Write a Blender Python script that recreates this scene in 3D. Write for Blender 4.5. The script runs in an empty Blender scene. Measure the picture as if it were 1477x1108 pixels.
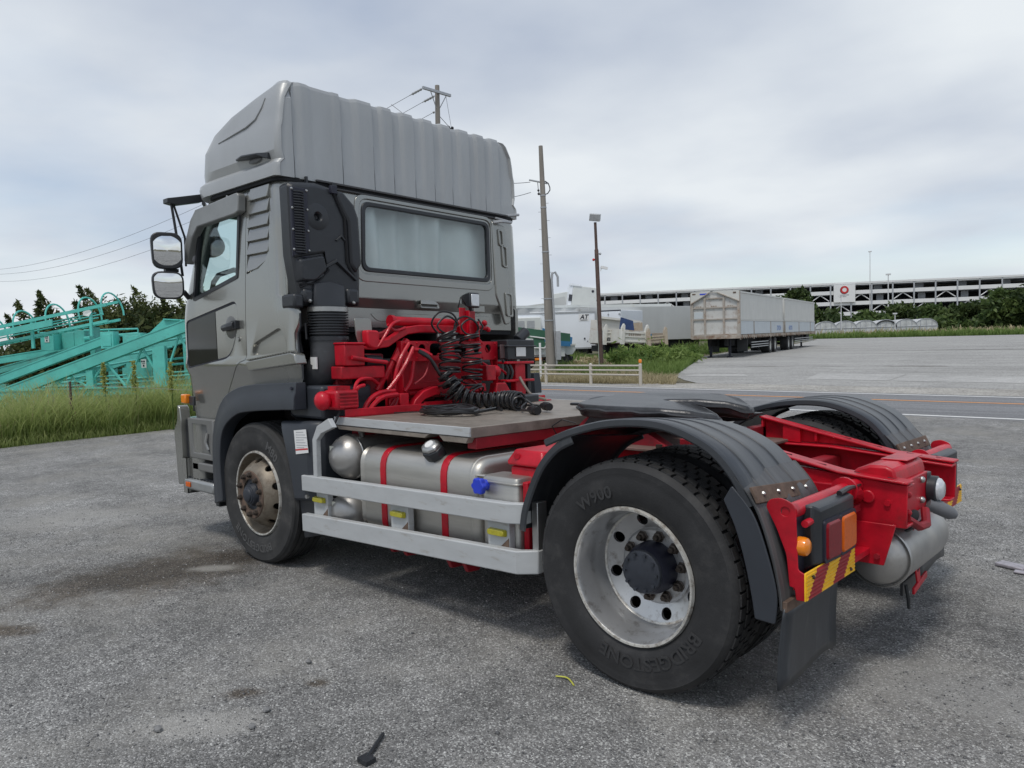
import bpy, bmesh, math, random
import numpy as np
from mathutils import Vector, Matrix, Euler
random.seed(7)
rng = np.random.default_rng(11)
S = bpy.context.scene
C = S.collection
PI = math.pi
R_ = math.radians

# ------------------------------------------------------------------ camera
cam_d = bpy.data.cameras.new("camera")
cam = bpy.data.objects.new("camera", cam_d)
C.objects.link(cam)
S.camera = cam
CAM = Vector((1.8104, -3.9166, 1.5578))
fwd = Vector((-0.67393699, 0.7362671, -0.06098927))
rgt = Vector((0.73855032, 0.67351729, -0.03029658))
upv = Vector((-0.01877095, 0.06546163, 0.99767852))
mw = Matrix((rgt, upv, -fwd)).transposed().to_4x4()
mw.translation = CAM
cam.matrix_world = mw
cam_d.sensor_width = 36.0
cam_d.lens = 1085.82 * 36.0 / 1477.0
cam_d.clip_start = 0.05
cam_d.clip_end = 4000

# ------------------------------------------------------------------ light
SUN_EL, SUN_AZ = R_(64), R_(285)      # azimuth measured in the XY plane
sun_d = bpy.data.lights.new("sun", 'SUN')
sun_d.energy = 1.5
sun_d.angle = R_(12)
sun_d.color = (1.0, 0.95, 0.88)
sun = bpy.data.objects.new("sun", sun_d)
C.objects.link(sun)
sdir = Vector((math.cos(SUN_EL) * math.cos(SUN_AZ), math.cos(SUN_EL) * math.sin(SUN_AZ), math.sin(SUN_EL)))
sun.rotation_euler = sdir.to_track_quat('Z', 'Y').to_euler()

S.view_settings.view_transform = 'Standard'
S.view_settings.look = 'None'
S.view_settings.exposure = 0.2
S.view_settings.gamma = 1.0
S.view_settings.use_curve_mapping = False

world = bpy.data.worlds.new("World")
S.world = world
world.use_nodes = True
wt = world.node_tree
wt.nodes.clear()
wo = wt.nodes.new('ShaderNodeOutputWorld')
sky = wt.nodes.new('ShaderNodeTexSky')
sky.sky_type = 'NISHITA'
sky.sun_disc = False
sky.sun_elevation = SUN_EL
sky.sun_rotation = PI / 2 - SUN_AZ
bg1 = wt.nodes.new('ShaderNodeBackground')
bg1.inputs['Strength'].default_value = 0.13
wt.links.new(sky.outputs[0], bg1.inputs['Color'])
tc = wt.nodes.new('ShaderNodeTexCoord')
sep = wt.nodes.new('ShaderNodeSeparateXYZ')
wt.links.new(tc.outputs['Generated'], sep.inputs[0])
# cloud layer: direction projected on a high plane so clouds flatten towards the horizon
zz = wt.nodes.new('ShaderNodeMath'); zz.operation = 'ABSOLUTE'
wt.links.new(sep.outputs['Z'], zz.inputs[0])
za = wt.nodes.new('ShaderNodeMath'); za.operation = 'ADD'; za.inputs[1].default_value = 0.16
wt.links.new(zz.outputs[0], za.inputs[0])
dv = wt.nodes.new('ShaderNodeVectorMath'); dv.operation = 'DIVIDE'
cmb = wt.nodes.new('ShaderNodeCombineXYZ')
for i in range(3):
    wt.links.new(za.outputs[0], cmb.inputs[i])
wt.links.new(tc.outputs['Generated'], dv.inputs[0])
wt.links.new(cmb.outputs[0], dv.inputs[1])
def wnoise(scale, detail, rough, off):
    mp = wt.nodes.new('ShaderNodeMapping')
    mp.inputs['Location'].default_value = off
    wt.links.new(dv.outputs[0], mp.inputs[0])
    n = wt.nodes.new('ShaderNodeTexNoise')
    n.inputs['Scale'].default_value = scale
    n.inputs['Detail'].default_value = detail
    n.inputs['Roughness'].default_value = rough
    wt.links.new(mp.outputs[0], n.inputs['Vector'])
    return n
n1 = wnoise(0.8, 7, 0.45, (3.1, 1.7, 0.4))
n2 = wnoise(0.62, 6, 0.5, (7.3, 4.2, 2.0))
r1 = wt.nodes.new('ShaderNodeValToRGB')            # cloud brightness: grey bellies to white
r1.color_ramp.elements[0].position = 0.36
r1.color_ramp.elements[0].color = (0.40, 0.455, 0.555, 1)
r1.color_ramp.elements[1].position = 0.64
r1.color_ramp.elements[1].color = (0.70, 0.74, 0.775, 1)
wt.links.new(n1.outputs['Fac'], r1.inputs[0])
r2 = wt.nodes.new('ShaderNodeValToRGB')            # cover: thin gaps of blue
r2.color_ramp.elements[0].position = 0.34
r2.color_ramp.elements[0].color = (0.50, 0.50, 0.50, 1)
r2.color_ramp.elements[1].position = 0.56
r2.color_ramp.elements[1].color = (1, 1, 1, 1)
wt.links.new(n2.outputs['Fac'], r2.inputs[0])
# thicker, paler air towards the horizon, all the way round
hz = wt.nodes.new('ShaderNodeMapRange'); hz.interpolation_type = 'SMOOTHSTEP'
hz.inputs['From Min'].default_value = 0.0; hz.inputs['From Max'].default_value = 0.24
hz.inputs['To Min'].default_value = 0.5; hz.inputs['To Max'].default_value = 0.0
wt.links.new(zz.outputs[0], hz.inputs[0])
hm = wt.nodes.new('ShaderNodeMixRGB'); hm.inputs[2].default_value = (0.68, 0.72, 0.755, 1)
wt.links.new(hz.outputs[0], hm.inputs[0]); wt.links.new(r1.outputs[0], hm.inputs[1])
hadd = wt.nodes.new('ShaderNodeMath'); hadd.operation = 'MAXIMUM'
wt.links.new(r2.outputs[0], hadd.inputs[0]); wt.links.new(hz.outputs[0], hadd.inputs[1])
bg2 = wt.nodes.new('ShaderNodeBackground')
bg2.inputs['Strength'].default_value = 1.0
wt.links.new(hm.outputs[0], bg2.inputs['Color'])
mx = wt.nodes.new('ShaderNodeMixShader')
wt.links.new(hadd.outputs[0], mx.inputs[0])
wt.links.new(bg1.outputs[0], mx.inputs[1])
wt.links.new(bg2.outputs[0], mx.inputs[2])
wt.links.new(mx.outputs[0], wo.inputs['Surface'])

# ------------------------------------------------------------------ materials
MATS = {}
def nn(t, typ, **kw):
    n = t.nodes.new(typ)
    for k, v in kw.items():
        setattr(n, k, v)
    return n
def mat(name, col, rough=.5, metal=0, var=.12, vs=5, bump=0, bs=150, coat=0, dirt=0, dirtcol=(.10, .075, .05), ds=9, stretch=(1, 1, 1), spec=.5, rv=.0, trans=0):
    m = bpy.data.materials.new(name)
    m.use_nodes = True
    t = m.node_tree
    b = t.nodes['Principled BSDF']
    b.inputs['Roughness'].default_value = rough
    b.inputs['Metallic'].default_value = metal
    b.inputs['Coat Weight'].default_value = coat
    b.inputs['Coat Roughness'].default_value = .08
    b.inputs['Specular IOR Level'].default_value = spec
    tcn = nn(t, 'ShaderNodeTexCoord')
    mp = nn(t, 'ShaderNodeMapping')
    mp.inputs['Scale'].default_value = stretch
    t.links.new(tcn.outputs['Object'], mp.inputs[0])
    nz = nn(t, 'ShaderNodeTexNoise')
    nz.inputs['Scale'].default_value = vs
    nz.inputs['Detail'].default_value = 6
    nz.inputs['Roughness'].default_value = .6
    t.links.new(mp.outputs[0], nz.inputs['Vector'])
    rp = nn(t, 'ShaderNodeValToRGB')
    lo = [max(0, c * (1 - var)) for c in col]; hi = [min(1, c * (1 + var)) for c in col]
    rp.color_ramp.elements[0].position = .3; rp.color_ramp.elements[0].color = (*lo, 1)
    rp.color_ramp.elements[1].position = .7; rp.color_ramp.elements[1].color = (*hi, 1)
    t.links.new(nz.outputs['Fac'], rp.inputs[0])
    out = rp.outputs[0]
    if dirt:
        nd = nn(t, 'ShaderNodeTexNoise')
        nd.inputs['Scale'].default_value = ds; nd.inputs['Detail'].default_value = 9; nd.inputs['Roughness'].default_value = .7
        t.links.new(mp.outputs[0], nd.inputs['Vector'])
        rd = nn(t, 'ShaderNodeValToRGB')
        rd.color_ramp.elements[0].position = .64 - .28 * dirt; rd.color_ramp.elements[0].color = (0, 0, 0, 1)
        rd.color_ramp.elements[1].position = .74 - .12 * dirt; rd.color_ramp.elements[1].color = (1, 1, 1, 1)
        t.links.new(nd.outputs['Fac'], rd.inputs[0])
        ml = nn(t, 'ShaderNodeMath', operation='MULTIPLY'); ml.inputs[1].default_value = min(1, .45 + dirt * .5)
        t.links.new(rd.outputs[0], ml.inputs[0])
        mxx = nn(t, 'ShaderNodeMixRGB')
        mxx.inputs[2].default_value = (*dirtcol, 1)
        t.links.new(ml.outputs[0], mxx.inputs[0]); t.links.new(out, mxx.inputs[1])
        out = mxx.outputs[0]
    t.links.new(out, b.inputs['Base Color'])
    if rv:
        rr = nn(t, 'ShaderNodeMapRange')
        rr.inputs['To Min'].default_value = max(.03, rough - rv); rr.inputs['To Max'].default_value = min(1, rough + rv)
        t.links.new(nz.outputs['Fac'], rr.inputs[0]); t.links.new(rr.outputs[0], b.inputs['Roughness'])
    if bump:
        nb = nn(t, 'ShaderNodeTexNoise')
        nb.inputs['Scale'].default_value = bs; nb.inputs['Detail'].default_value = 4
        t.links.new(mp.outputs[0], nb.inputs['Vector'])
        bp = nn(t, 'ShaderNodeBump'); bp.inputs['Strength'].default_value = bump; bp.inputs['Distance'].default_value = .01
        t.links.new(nb.outputs['Fac'], bp.inputs['Height']); t.links.new(bp.outputs[0], b.inputs['Normal'])
    MATS[name] = m
    return m
def glass(name, tint, gl=.10, rough=.01):
    m = bpy.data.materials.new(name); m.use_nodes = True
    t = m.node_tree; t.nodes.clear()
    o = nn(t, 'ShaderNodeOutputMaterial'); tr = nn(t, 'ShaderNodeBsdfTransparent'); gs = nn(t, 'ShaderNodeBsdfGlossy')
    tr.inputs[0].default_value = (*tint, 1); gs.inputs['Roughness'].default_value = rough
    fr = nn(t, 'ShaderNodeLayerWeight'); fr.inputs['Blend'].default_value = .5
    pw = nn(t, 'ShaderNodeMath', operation='POWER'); pw.inputs[1].default_value = 4.5
    ml = nn(t, 'ShaderNodeMath', operation='MULTIPLY_ADD'); ml.inputs[1].default_value = .8; ml.inputs[2].default_value = gl * .5
    t.links.new(fr.outputs['Facing'], pw.inputs[0]); t.links.new(pw.outputs[0], ml.inputs[0])
    mixs = nn(t, 'ShaderNodeMixShader')
    t.links.new(ml.outputs[0], mixs.inputs[0]); t.links.new(tr.outputs[0], mixs.inputs[1]); t.links.new(gs.outputs[0], mixs.inputs[2])
    t.links.new(mixs.outputs[0], o.inputs[0])
    return m
PAINT = mat('grey_metallic_paint', (.295, .296, .276), .25, .65, .05, 1.5, coat=.6, dirt=.05, dirtcol=(.27, .265, .25), ds=1.3, rv=.05)
CAPP = mat('grey_roof_paint', (.38, .39, .39), .40, .25, .07, 2, coat=.25, dirt=.3, dirtcol=(.36, .365, .36), ds=2.2, stretch=(1, 2.5, .5))
RED = mat('red_chassis_paint', (.46, .005, .018), .42, 0, .28, 7, bump=.06, bs=90, dirt=.34, dirtcol=(.13, .016, .018), ds=6, coat=.1, spec=.35)
REDD = mat('red_dull_paint', (.27, .006, .015), .55, 0, .25, 8, bump=.08, bs=90, dirt=.32, dirtcol=(.06, .02, .02), ds=10)
BLK = mat('black_plastic', (.023, .0255, .030), .40, 0, .2, 5, bump=.05, bs=400, dirt=.14, dirtcol=(.07, .072, .075), ds=6)
DGREY = mat('dark_grey_plastic', (.030, .035, .044), .48, 0, .12, 4, bump=.04, bs=500, dirt=.08, dirtcol=(.08, .08, .085), ds=5)
FENDER = mat('worn_black_fender', (.034, .038, .044), .36, 0, .25, 4, dirt=.34, dirtcol=(.10, .103, .105), ds=3.5, stretch=(1, 6, 1), bump=.03, bs=60)
RUBBER = mat('tyre_rubber', (.021, .021, .022), .72, 0, .35, 5, bump=.12, bs=120, dirt=.4, dirtcol=(.055, .053, .051), ds=5)
FRUBBER = mat('grey_tyre_rubber', (.032, .032, .032), .82, 0, .35, 6, bump=.12, bs=120, dirt=.4, dirtcol=(.085, .08, .075), ds=6)
RIM = mat('silver_rim', (.52, .525, .53), .30, .75, .10, 6, dirt=.36, dirtcol=(.12, .09, .065), ds=16)
RIME = mat('rusty_rim_edge', (.60, .59, .55), .45, .45, .15, 10, dirt=.62, dirtcol=(.12, .075, .04), ds=30)
BRONZE = mat('rusty_front_rim', (.21, .18, .14), .5, .4, .22, 9, dirt=.6, dirtcol=(.085, .055, .035), ds=14)
RUSTR = mat('rust_brown', (.12, .08, .058), .8, 0, .4, 16, bump=.2, bs=120)
HUB = mat('hub_blue_black', (.030, .035, .046), .5, .1, .2, 10, bump=.05, bs=100, dirt=.2, dirtcol=(.01, .01, .01))
NUT = mat('nut_dark', (.075, .06, .05), .5, .6, .3, 30)
STEEL = mat('bare_steel', (.42, .42, .41), .35, .85, .12, 9)
ALU = mat('brushed_tank', (.47, .455, .42), .46, .85, .14, 3, stretch=(.6, .6, 6), rv=.1, dirt=.2, dirtcol=(.33, .30, .25), ds=3)
TANKG = mat('air_tank_grey', (.40, .39, .375), .40, .7, .12, 5, dirt=.25, dirtcol=(.25, .23, .2), ds=6)
GUARD = mat('pale_guard_paint', (.44, .455, .46), .45, 0, .07, 5, dirt=.27, dirtcol=(.25, .21, .16), ds=9, stretch=(.8, .8, 3))
DECKM = mat('deck_steel', (.27, .235, .20), .55, .35, .25, 9, dirt=.45, dirtcol=(.17, .14, .11), ds=5, bump=.1, bs=60)
WHITE = mat('white_print', (.75, .75, .74), .5, 0, .04, 20)
BLACKP = mat('black_print', (.015, .016, .03), .5, 0, .05)
REDP = mat('red_print', (.55, .03, .03), .5, 0, .05)
GREYP = mat('grey_print', (.35, .35, .37), .5)
BLUEC = mat('blue_cap', (.02, .05, .55), .4, 0, .1)
REDL = mat('red_lens', (.20, .004, .010), .25, 0, .1, 60, spec=.25)
AMBL = mat('amber_lens', (.62, .11, .004), .25, 0, .1, 60, spec=.3)
ORL = mat('orange_lens', (.85, .24, .01), .2, 0, .08, 60, coat=.5)
YREF = mat('yellow_reflector', (.42, .38, .03), .22, 0, .15, 40, coat=.5)
LAMPG = mat('lamp_glass', (.62, .64, .66), .15, .3, .1, 50, coat=.5)
REFY = mat('reflector_yellow', (.85, .48, .012), .4, 0, .1, 30, dirt=.1)
REFR = mat('reflector_red', (.33, .016, .022), .4, 0, .12, 30, dirt=.1)
BLACKV = mat('dark_void', (.012, .013, .015), .9, 0, .2)
CURT = mat('window_curtain', (.70, .735, .725), .8, 0, .05, 5)
MIRR = mat('mirror_glass', (.85, .87, .88), .02, 1.0, .01)
CABLE = mat('black_cable', (.018, .018, .020), .38, 0, .2, 30)
GREASE = mat('greasy_plate', (.038, .039, .042), .34, .3, .4, 6, bump=.25, bs=30, dirt=.4, dirtcol=(.09, .088, .085), ds=5, stretch=(1, 2.5, 1))
SMOKE = mat('smoked_visor', (.10, .10, .10), .25, 0, .1, coat=.4)
GLASS = glass('cab_glass', (.86, .965, .935), .12)
DGLASS = mat('dark_door_glass', (.008, .011, .011), .03, 0, .05, spec=.4)
WGLASS = glass('clear_window_glass', (.94, .965, .96), .12)

# ------------------------------------------------------------------ mesh helpers
class MB:
    def __init__(s):
        s.v = []; s.f = []
    def add(s, vs, fs):
        o = len(s.v)
        s.v += [tuple(v) for v in vs]
        s.f += [tuple(i + o for i in f) for f in fs]
        return s
    def box(s, x0, x1, y0, y1, z0, z1, M=None):
        vs = [Vector((x, y, z)) for x in (x0, x1) for y in (y0, y1) for z in (z0, z1)]
        if M is not None: vs = [M @ v for v in vs]
        return s.add(vs, [(0, 1, 3, 2), (4, 6, 7, 5), (0, 4, 5, 1), (2, 3, 7, 6), (0, 2, 6, 4), (1, 5, 7, 3)])
    def prism(s, pts, ax, a, b, M=None):
        """polygon pts in the two other axes (kept in x,y,z order) extruded along ax from a to b"""
        def mk(p, h):
            q = [p[0], p[1]]; q.insert(ax, h); return Vector(q)
        n = len(pts)
        vs = [mk(p, a) for p in pts] + [mk(p, b) for p in pts]
        if M is not None: vs = [M @ v for v in vs]
        fs = [tuple(range(n)), tuple(range(2 * n - 1, n - 1, -1))] + [(i, (i + 1) % n, n + (i + 1) % n, n + i) for i in range(n)]
        return s.add(vs, fs)
    def loft(s, rings, closed=True, cap=True):
        n = len(rings[0]); o = len(s.v)
        fs = []
        for k in range(len(rings) - 1):
            for i in range(n if closed else n - 1):
                j = (i + 1) % n
                fs.append((k * n + i, k * n + j, (k + 1) * n + j, (k + 1) * n + i))
        if cap:
            fs.append(tuple(range(n - 1, -1, -1))); fs.append(tuple((len(rings) - 1) * n + i for i in range(n)))
        return s.add([p for r in rings for p in r], fs)
    def tube(s, path, r, n=8, closed=False, cap=True):
        P = [Vector(p) for p in path]; N = len(P)
        rr = r if isinstance(r, (list, tuple)) else [r] * N
        rings = []; up = None
        for i in range(N):
            if closed: t = (P[(i + 1) % N] - P[i - 1])
            else: t = P[min(i + 1, N - 1)] - P[max(i - 1, 0)]
            if t.length < 1e-9: t = Vector((0, 0, 1))
            t.normalize()
            if up is None:
                up = Vector((0, 0, 1)) if abs(t.z) < .9 else Vector((1, 0, 0))
            a = up - t * up.dot(t)
            if a.length < 1e-5: a = t.orthogonal()
            a.normalize(); b = t.cross(a); up = a
            rings.append([P[i] + (a * math.cos(2 * PI * k / n) + b * math.sin(2 * PI * k / n)) * rr[i] for k in range(n)])
        if closed: rings.append(rings[0])
        return s.loft(rings, True, cap and not closed)
    def cyl(s, p0, p1, r0, r1=None, n=16):
        return s.tube([p0, p1], [r0, r0 if r1 is None else r1], n)
    def lathe(s, prof, n=48, axis='Y', org=(0, 0, 0), close=True):
        """prof = [(radius, height along axis)]; a closed loop if close"""
        rings = []
        for k in range(n):
            a = 2 * PI * k / n; c, sn = math.cos(a), math.sin(a)
            ring = []
            for r, h in prof:
                if axis == 'Y': q = (r * c, h, r * sn)
                elif axis == 'Z': q = (r * c, r * sn, h)
                else: q = (h, r * c, r * sn)
                ring.append((q[0] + org[0], q[1] + org[1], q[2] + org[2]))
            rings.append(ring)
        rings.append(rings[0])
        return s.loft(rings, close, False)
    def sphere(s, c, r, n=12, m=8, sc=(1, 1, 1)):
        rings = []
        for i in range(m + 1):
            t = PI * i / m
            rr = max(math.sin(t), 1e-4)
            rings.append([(c[0] + r * sc[0] * rr * math.cos(2 * PI * k / n), c[1] + r * sc[1] * rr * math.sin(2 * PI * k / n), c[2] + r * sc[2] * math.cos(t)) for k in range(n)])
        return s.loft(rings, True, True)
    def ring2(s, outer, inner, ax, a, b):
        """frame between two polygons with equal counts, extruded along ax"""
        def mk(p, h):
            q = [p[0], p[1]]; q.insert(ax, h); return q
        n = len(outer)
        loops = [[mk(p, a) for p in outer], [mk(p, b) for p in outer], [mk(p, b) for p in inner], [mk(p, a) for p in inner]]
        loops.append(loops[0])
        return s.loft(loops, True, False)
    def mesh(s, name, angle=35, smooth=True):
        me = bpy.data.meshes.new(name)
        me.from_pydata(s.v, [], s.f)
        bm = bmesh.new(); bm.from_mesh(me)
        bmesh.ops.remove_doubles(bm, verts=bm.verts, dist=1e-5)
        bmesh.ops.recalc_face_normals(bm, faces=bm.faces)
        bm.to_mesh(me); bm.free()
        if smooth:
            me.polygons.foreach_set('use_smooth', [True] * len(me.polygons))
            me.set_sharp_from_angle(angle=R_(angle))
        return me
CABSH = 0.028
def build(name, mb, m, parent=None, bevel=0, angle=35, seg=2, cab=False, loc=None, rot=None, kind=None):
    if cab:
        mb.v = [(x, y, z - CABSH * y) for x, y, z in mb.v]
    me = mb.mesh(name, angle) if isinstance(mb, MB) else mb
    if m is not None and not me.materials: me.materials.append(m)
    o = bpy.data.objects.new(name, me)
    C.objects.link(o)
    if parent is not None: o.parent = parent
    if loc: o.location = loc
    if rot: o.rotation_euler = rot
    if bevel:
        b = o.modifiers.new('bevel', 'BEVEL'); b.width = bevel; b.segments = seg; b.limit_method = 'ANGLE'; b.angle_limit = R_(40)
    if kind: o['kind'] = kind
    return o
def empty(name, loc=(0, 0, 0), rz=0):
    o = bpy.data.objects.new(name, None); C.objects.link(o)
    o.location = loc; o.rotation_euler = (0, 0, rz); o.empty_display_size = .3
    return o
def tag(o, label, cat, group=None):
    o['label'] = label; o['category'] = cat
    if group: o['group'] = group
    return o
def copy_tree(o, parent=None):
    c = o.copy(); C.objects.link(c)
    if parent is not None: c.parent = parent
    for ch in list(o.children): copy_tree(ch, c)
    return c
def boolean(me, cutter, op='DIFFERENCE', use_self=False):
    """returns a new mesh: me (mesh) op cutter (MB)"""
    a = bpy.data.objects.new('tmp_a', me); b = bpy.data.objects.new('tmp_b', cutter.mesh('tmp_b', smooth=False) if isinstance(cutter, MB) else cutter)
    C.objects.link(a); C.objects.link(b)
    md = a.modifiers.new('b', 'BOOLEAN'); md.operation = op; md.object = b; md.solver = 'EXACT'; md.use_self = use_self
    dg = bpy.context.evaluated_depsgraph_get()
    r = bpy.data.meshes.new_from_object(a.evaluated_get(dg))
    bpy.data.objects.remove(a); bpy.data.objects.remove(b)
    r.polygons.foreach_set('use_smooth', [True] * len(r.polygons)); r.set_sharp_from_angle(angle=R_(35))
    return r
def roundpoly(pts, r, n=5):
    out = []
    N = len(pts)
    for i in range(N):
        p = Vector(pts[i]).to_2d() if len(pts[i]) > 2 else Vector(pts[i]); a = Vector(pts[i - 1]); b = Vector(pts[(i + 1) % N])
        rr = r[i] if isinstance(r, (list, tuple)) else r
        da = (a - p); db = (b - p)
        rr = min(rr, da.length * .45, db.length * .45)
        if rr < 1e-5: out.append((p.x, p.y)); continue
        s0 = p + da.normalized() * rr; s1 = p + db.normalized() * rr
        for k in range(n + 1):
            t = k / n
            q = s0 * (1 - t) ** 2 + p * 2 * t * (1 - t) + s1 * t * t
            out.append((q.x, q.y))
    return out
def inset(pts, d):
    """rough polygon inset toward the centroid-side normal"""
    N = len(pts); P = [Vector(p) for p in pts]
    ar = sum(P[i].x * P[(i + 1) % N].y - P[(i + 1) % N].x * P[i].y for i in range(N))
    sg = 1 if ar > 0 else -1
    out = []
    for i in range(N):
        e1 = (P[i] - P[i - 1]); e2 = (P[(i + 1) % N] - P[i])
        n1 = Vector((-e1.y, e1.x)) * sg; n2 = Vector((-e2.y, e2.x)) * sg
        if n1.length < 1e-9: n1 = n2
        if n2.length < 1e-9: n2 = n1
        n = n1.normalized() + n2.normalized()
        if n.length < 1e-6: n = n1
        n.normalize()
        out.append(tuple(P[i] + n * d))
    return out
def text_mesh(txt, size, ext, off=0.0):
    cu = bpy.data.curves.new('t', 'FONT'); cu.body = txt; cu.size = size; cu.extrude = ext; cu.offset = off
    cu.align_x = 'CENTER'; cu.resolution_u = 3
    o = bpy.data.objects.new('t', cu); C.objects.link(o)
    dg = bpy.context.evaluated_depsgraph_get()
    me = bpy.data.meshes.new_from_object(o.evaluated_get(dg))
    vs = [tuple(v.co) for v in me.vertices]; fs = [tuple(p.vertices) for p in me.polygons]
    bpy.data.objects.remove(o); bpy.data.meshes.remove(me)
    return vs, fs
def text_obj(name, txt, size, origin, xdir, ydir, m, parent=None, ext=.002, off=0, shear=0):
    vs, fs = text_mesh(txt, size, ext, off)
    X = Vector(xdir).normalized(); Y = Vector(ydir).normalized(); Z = X.cross(Y); O = Vector(origin)
    mb = MB().add([O + X * (v[0] + shear * v[1]) + Y * v[1] + Z * v[2] for v in vs], fs)
    return build(name, mb, m, parent)
def fast(name, V, F, m, parent=None, smooth=False):
    V = np.asarray(V, dtype=np.float32); F = np.asarray(F, dtype=np.int32)
    me = bpy.data.meshes.new(name)
    me.vertices.add(len(V)); me.vertices.foreach_set('co', V.ravel())
    k = F.shape[1]
    me.loops.add(F.size); me.loops.foreach_set('vertex_index', F.ravel())
    me.polygons.add(len(F)); me.polygons.foreach_set('loop_start', np.arange(0, F.size, k, dtype=np.int32))
    me.update(calc_edges=True); me.validate()
    me.materials.append(m)
    if smooth: me.polygons.foreach_set('use_smooth', [True] * len(F))
    o = bpy.data.objects.new(name, me); C.objects.link(o)
    if parent is not None: o.parent = parent
    return o

# ================================================================== SETTING
def ground_mat(name, base, agg, vscale, var, stains_patches=(), bump=.5, streak=None, patch=.25, agg2=None, seams=False):
    m = bpy.data.materials.new(name); m.use_nodes = True
    t = m.node_tree; b = t.nodes['Principled BSDF']
    b.inputs['Roughness'].default_value = .92; b.inputs['Specular IOR Level'].default_value = .25
    tcn = nn(t, 'ShaderNodeTexCoord')
    src = tcn.outputs['Object']
    vor = nn(t, 'ShaderNodeTexVoronoi'); vor.inputs['Scale'].default_value = vscale
    t.links.new(src, vor.inputs['Vector'])
    sepc = nn(t, 'ShaderNodeSeparateColor'); t.links.new(vor.outputs['Color'], sepc.inputs[0])
    rp = nn(t, 'ShaderNodeValToRGB'); e = rp.color_ramp.elements
    e[0].position = 0; e[0].color = (*[c * (1 - var) for c in base], 1)
    e[1].position = .82; e[1].color = (*[c * (1 + var * .45) for c in base], 1)
    x = rp.color_ramp.elements.new(.955); x.color = (*agg, 1)
    t.links.new(sepc.outputs[0], rp.inputs[0])
    out = rp.outputs[0]
    # fines between the stones
    ned = nn(t, 'ShaderNodeTexNoise'); ned.inputs['Scale'].default_value = vscale * 2.3; ned.inputs['Detail'].default_value = 3
    t.links.new(src, ned.inputs['Vector'])
    def mul(col, fac, lo, hi, p0=.3, p1=.7):
        mr = nn(t, 'ShaderNodeMapRange'); mr.inputs['From Min'].default_value = p0; mr.inputs['From Max'].default_value = p1
        mr.inputs['To Min'].default_value = lo; mr.inputs['To Max'].default_value = hi
        t.links.new(fac, mr.inputs[0])
        mm = nn(t, 'ShaderNodeMixRGB', blend_type='MULTIPLY'); mm.inputs[0].default_value = 1
        t.links.new(col, mm.inputs[1]); t.links.new(mr.outputs[0], mm.inputs[2])
        return mm.outputs[0]
    out = mul(out, ned.outputs['Fac'], .7, 1.25)
    for sc, am, det in ((.35, patch, 6), (1.7, patch * .9, 6), (9, patch * .8, 5)):
        nz = nn(t, 'ShaderNodeTexNoise'); nz.inputs['Scale'].default_value = sc; nz.inputs['Detail'].default_value = det; nz.inputs['Roughness'].default_value = .62
        if streak:
            mp = nn(t, 'ShaderNodeMapping'); mp.inputs['Scale'].default_value = streak; t.links.new(src, mp.inputs[0]); t.links.new(mp.outputs[0], nz.inputs['Vector'])
        else: t.links.new(src, nz.inputs['Vector'])
        out = mul(out, nz.outputs['Fac'], 1 - am, 1 + am)
    if agg2:
        nz = nn(t, 'ShaderNodeTexNoise'); nz.inputs['Scale'].default_value = .8; nz.inputs['Detail'].default_value = 8; nz.inputs['Roughness'].default_value = .68
        t.links.new(src, nz.inputs['Vector'])
        mr = nn(t, 'ShaderNodeMapRange'); mr.inputs['From Min'].default_value = .47; mr.inputs['From Max'].default_value = .66; mr.inputs['To Max'].default_value = .6
        t.links.new(nz.outputs['Fac'], mr.inputs[0])
        mm = nn(t, 'ShaderNodeMixRGB'); mm.inputs[2].default_value = (*agg2, 1)
        t.links.new(mr.outputs[0], mm.inputs[0]); t.links.new(out, mm.inputs[1]); out = mm.outputs[0]
    wob = nn(t, 'ShaderNodeTexNoise'); wob.inputs['Scale'].default_value = 2.6; wob.inputs['Detail'].default_value = 7; wob.inputs['Roughness'].default_value = .7
    t.links.new(src, wob.inputs['Vector'])
    for (cx, cy, rx, ry, ang, col, amt) in stains_patches:
        mp = nn(t, 'ShaderNodeMapping', vector_type='TEXTURE')
        mp.inputs['Location'].default_value = (cx, cy, 0); mp.inputs['Rotation'].default_value = (0, 0, ang); mp.inputs['Scale'].default_value = (rx, ry, 1)
        t.links.new(src, mp.inputs[0])
        ln = nn(t, 'ShaderNodeVectorMath', operation='LENGTH'); t.links.new(mp.outputs[0], ln.inputs[0])
        ad = nn(t, 'ShaderNodeMath', operation='MULTIPLY_ADD'); ad.inputs[1].default_value = 2.4; ad.inputs[2].default_value = -1.2
        t.links.new(wob.outputs['Fac'], ad.inputs[0])
        su = nn(t, 'ShaderNodeMath', operation='ADD'); t.links.new(ln.outputs['Value'], su.inputs[0]); t.links.new(ad.outputs[0], su.inputs[1])
        mr = nn(t, 'ShaderNodeMapRange', interpolation_type='SMOOTHSTEP'); mr.inputs['From Min'].default_value = .35; mr.inputs['From Max'].default_value = 1.15; mr.inputs['To Min'].default_value = amt; mr.inputs['To Max'].default_value = 0
        t.links.new(su.outputs[0], mr.inputs[0])
        mm = nn(t, 'ShaderNodeMixRGB', blend_type='MULTIPLY' if col[0] <= 1.0 and amt > 0 and col[3:] == () else 'MIX')
        mm.inputs[2].default_value = (*col[:3], 1)
        t.links.new(mr.outputs[0], mm.inputs[0]); t.links.new(out, mm.inputs[1]); out = mm.outputs[0]
    t.links.new(out, b.inputs['Base Color'])
    ve = nn(t, 'ShaderNodeTexVoronoi'); ve.inputs['Scale'].default_value = vscale; t.links.new(src, ve.inputs['Vector'])
    bp = nn(t, 'ShaderNodeBump'); bp.inputs['Strength'].default_value = bump; bp.inputs['Distance'].default_value = .006; bp.invert = True
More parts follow.
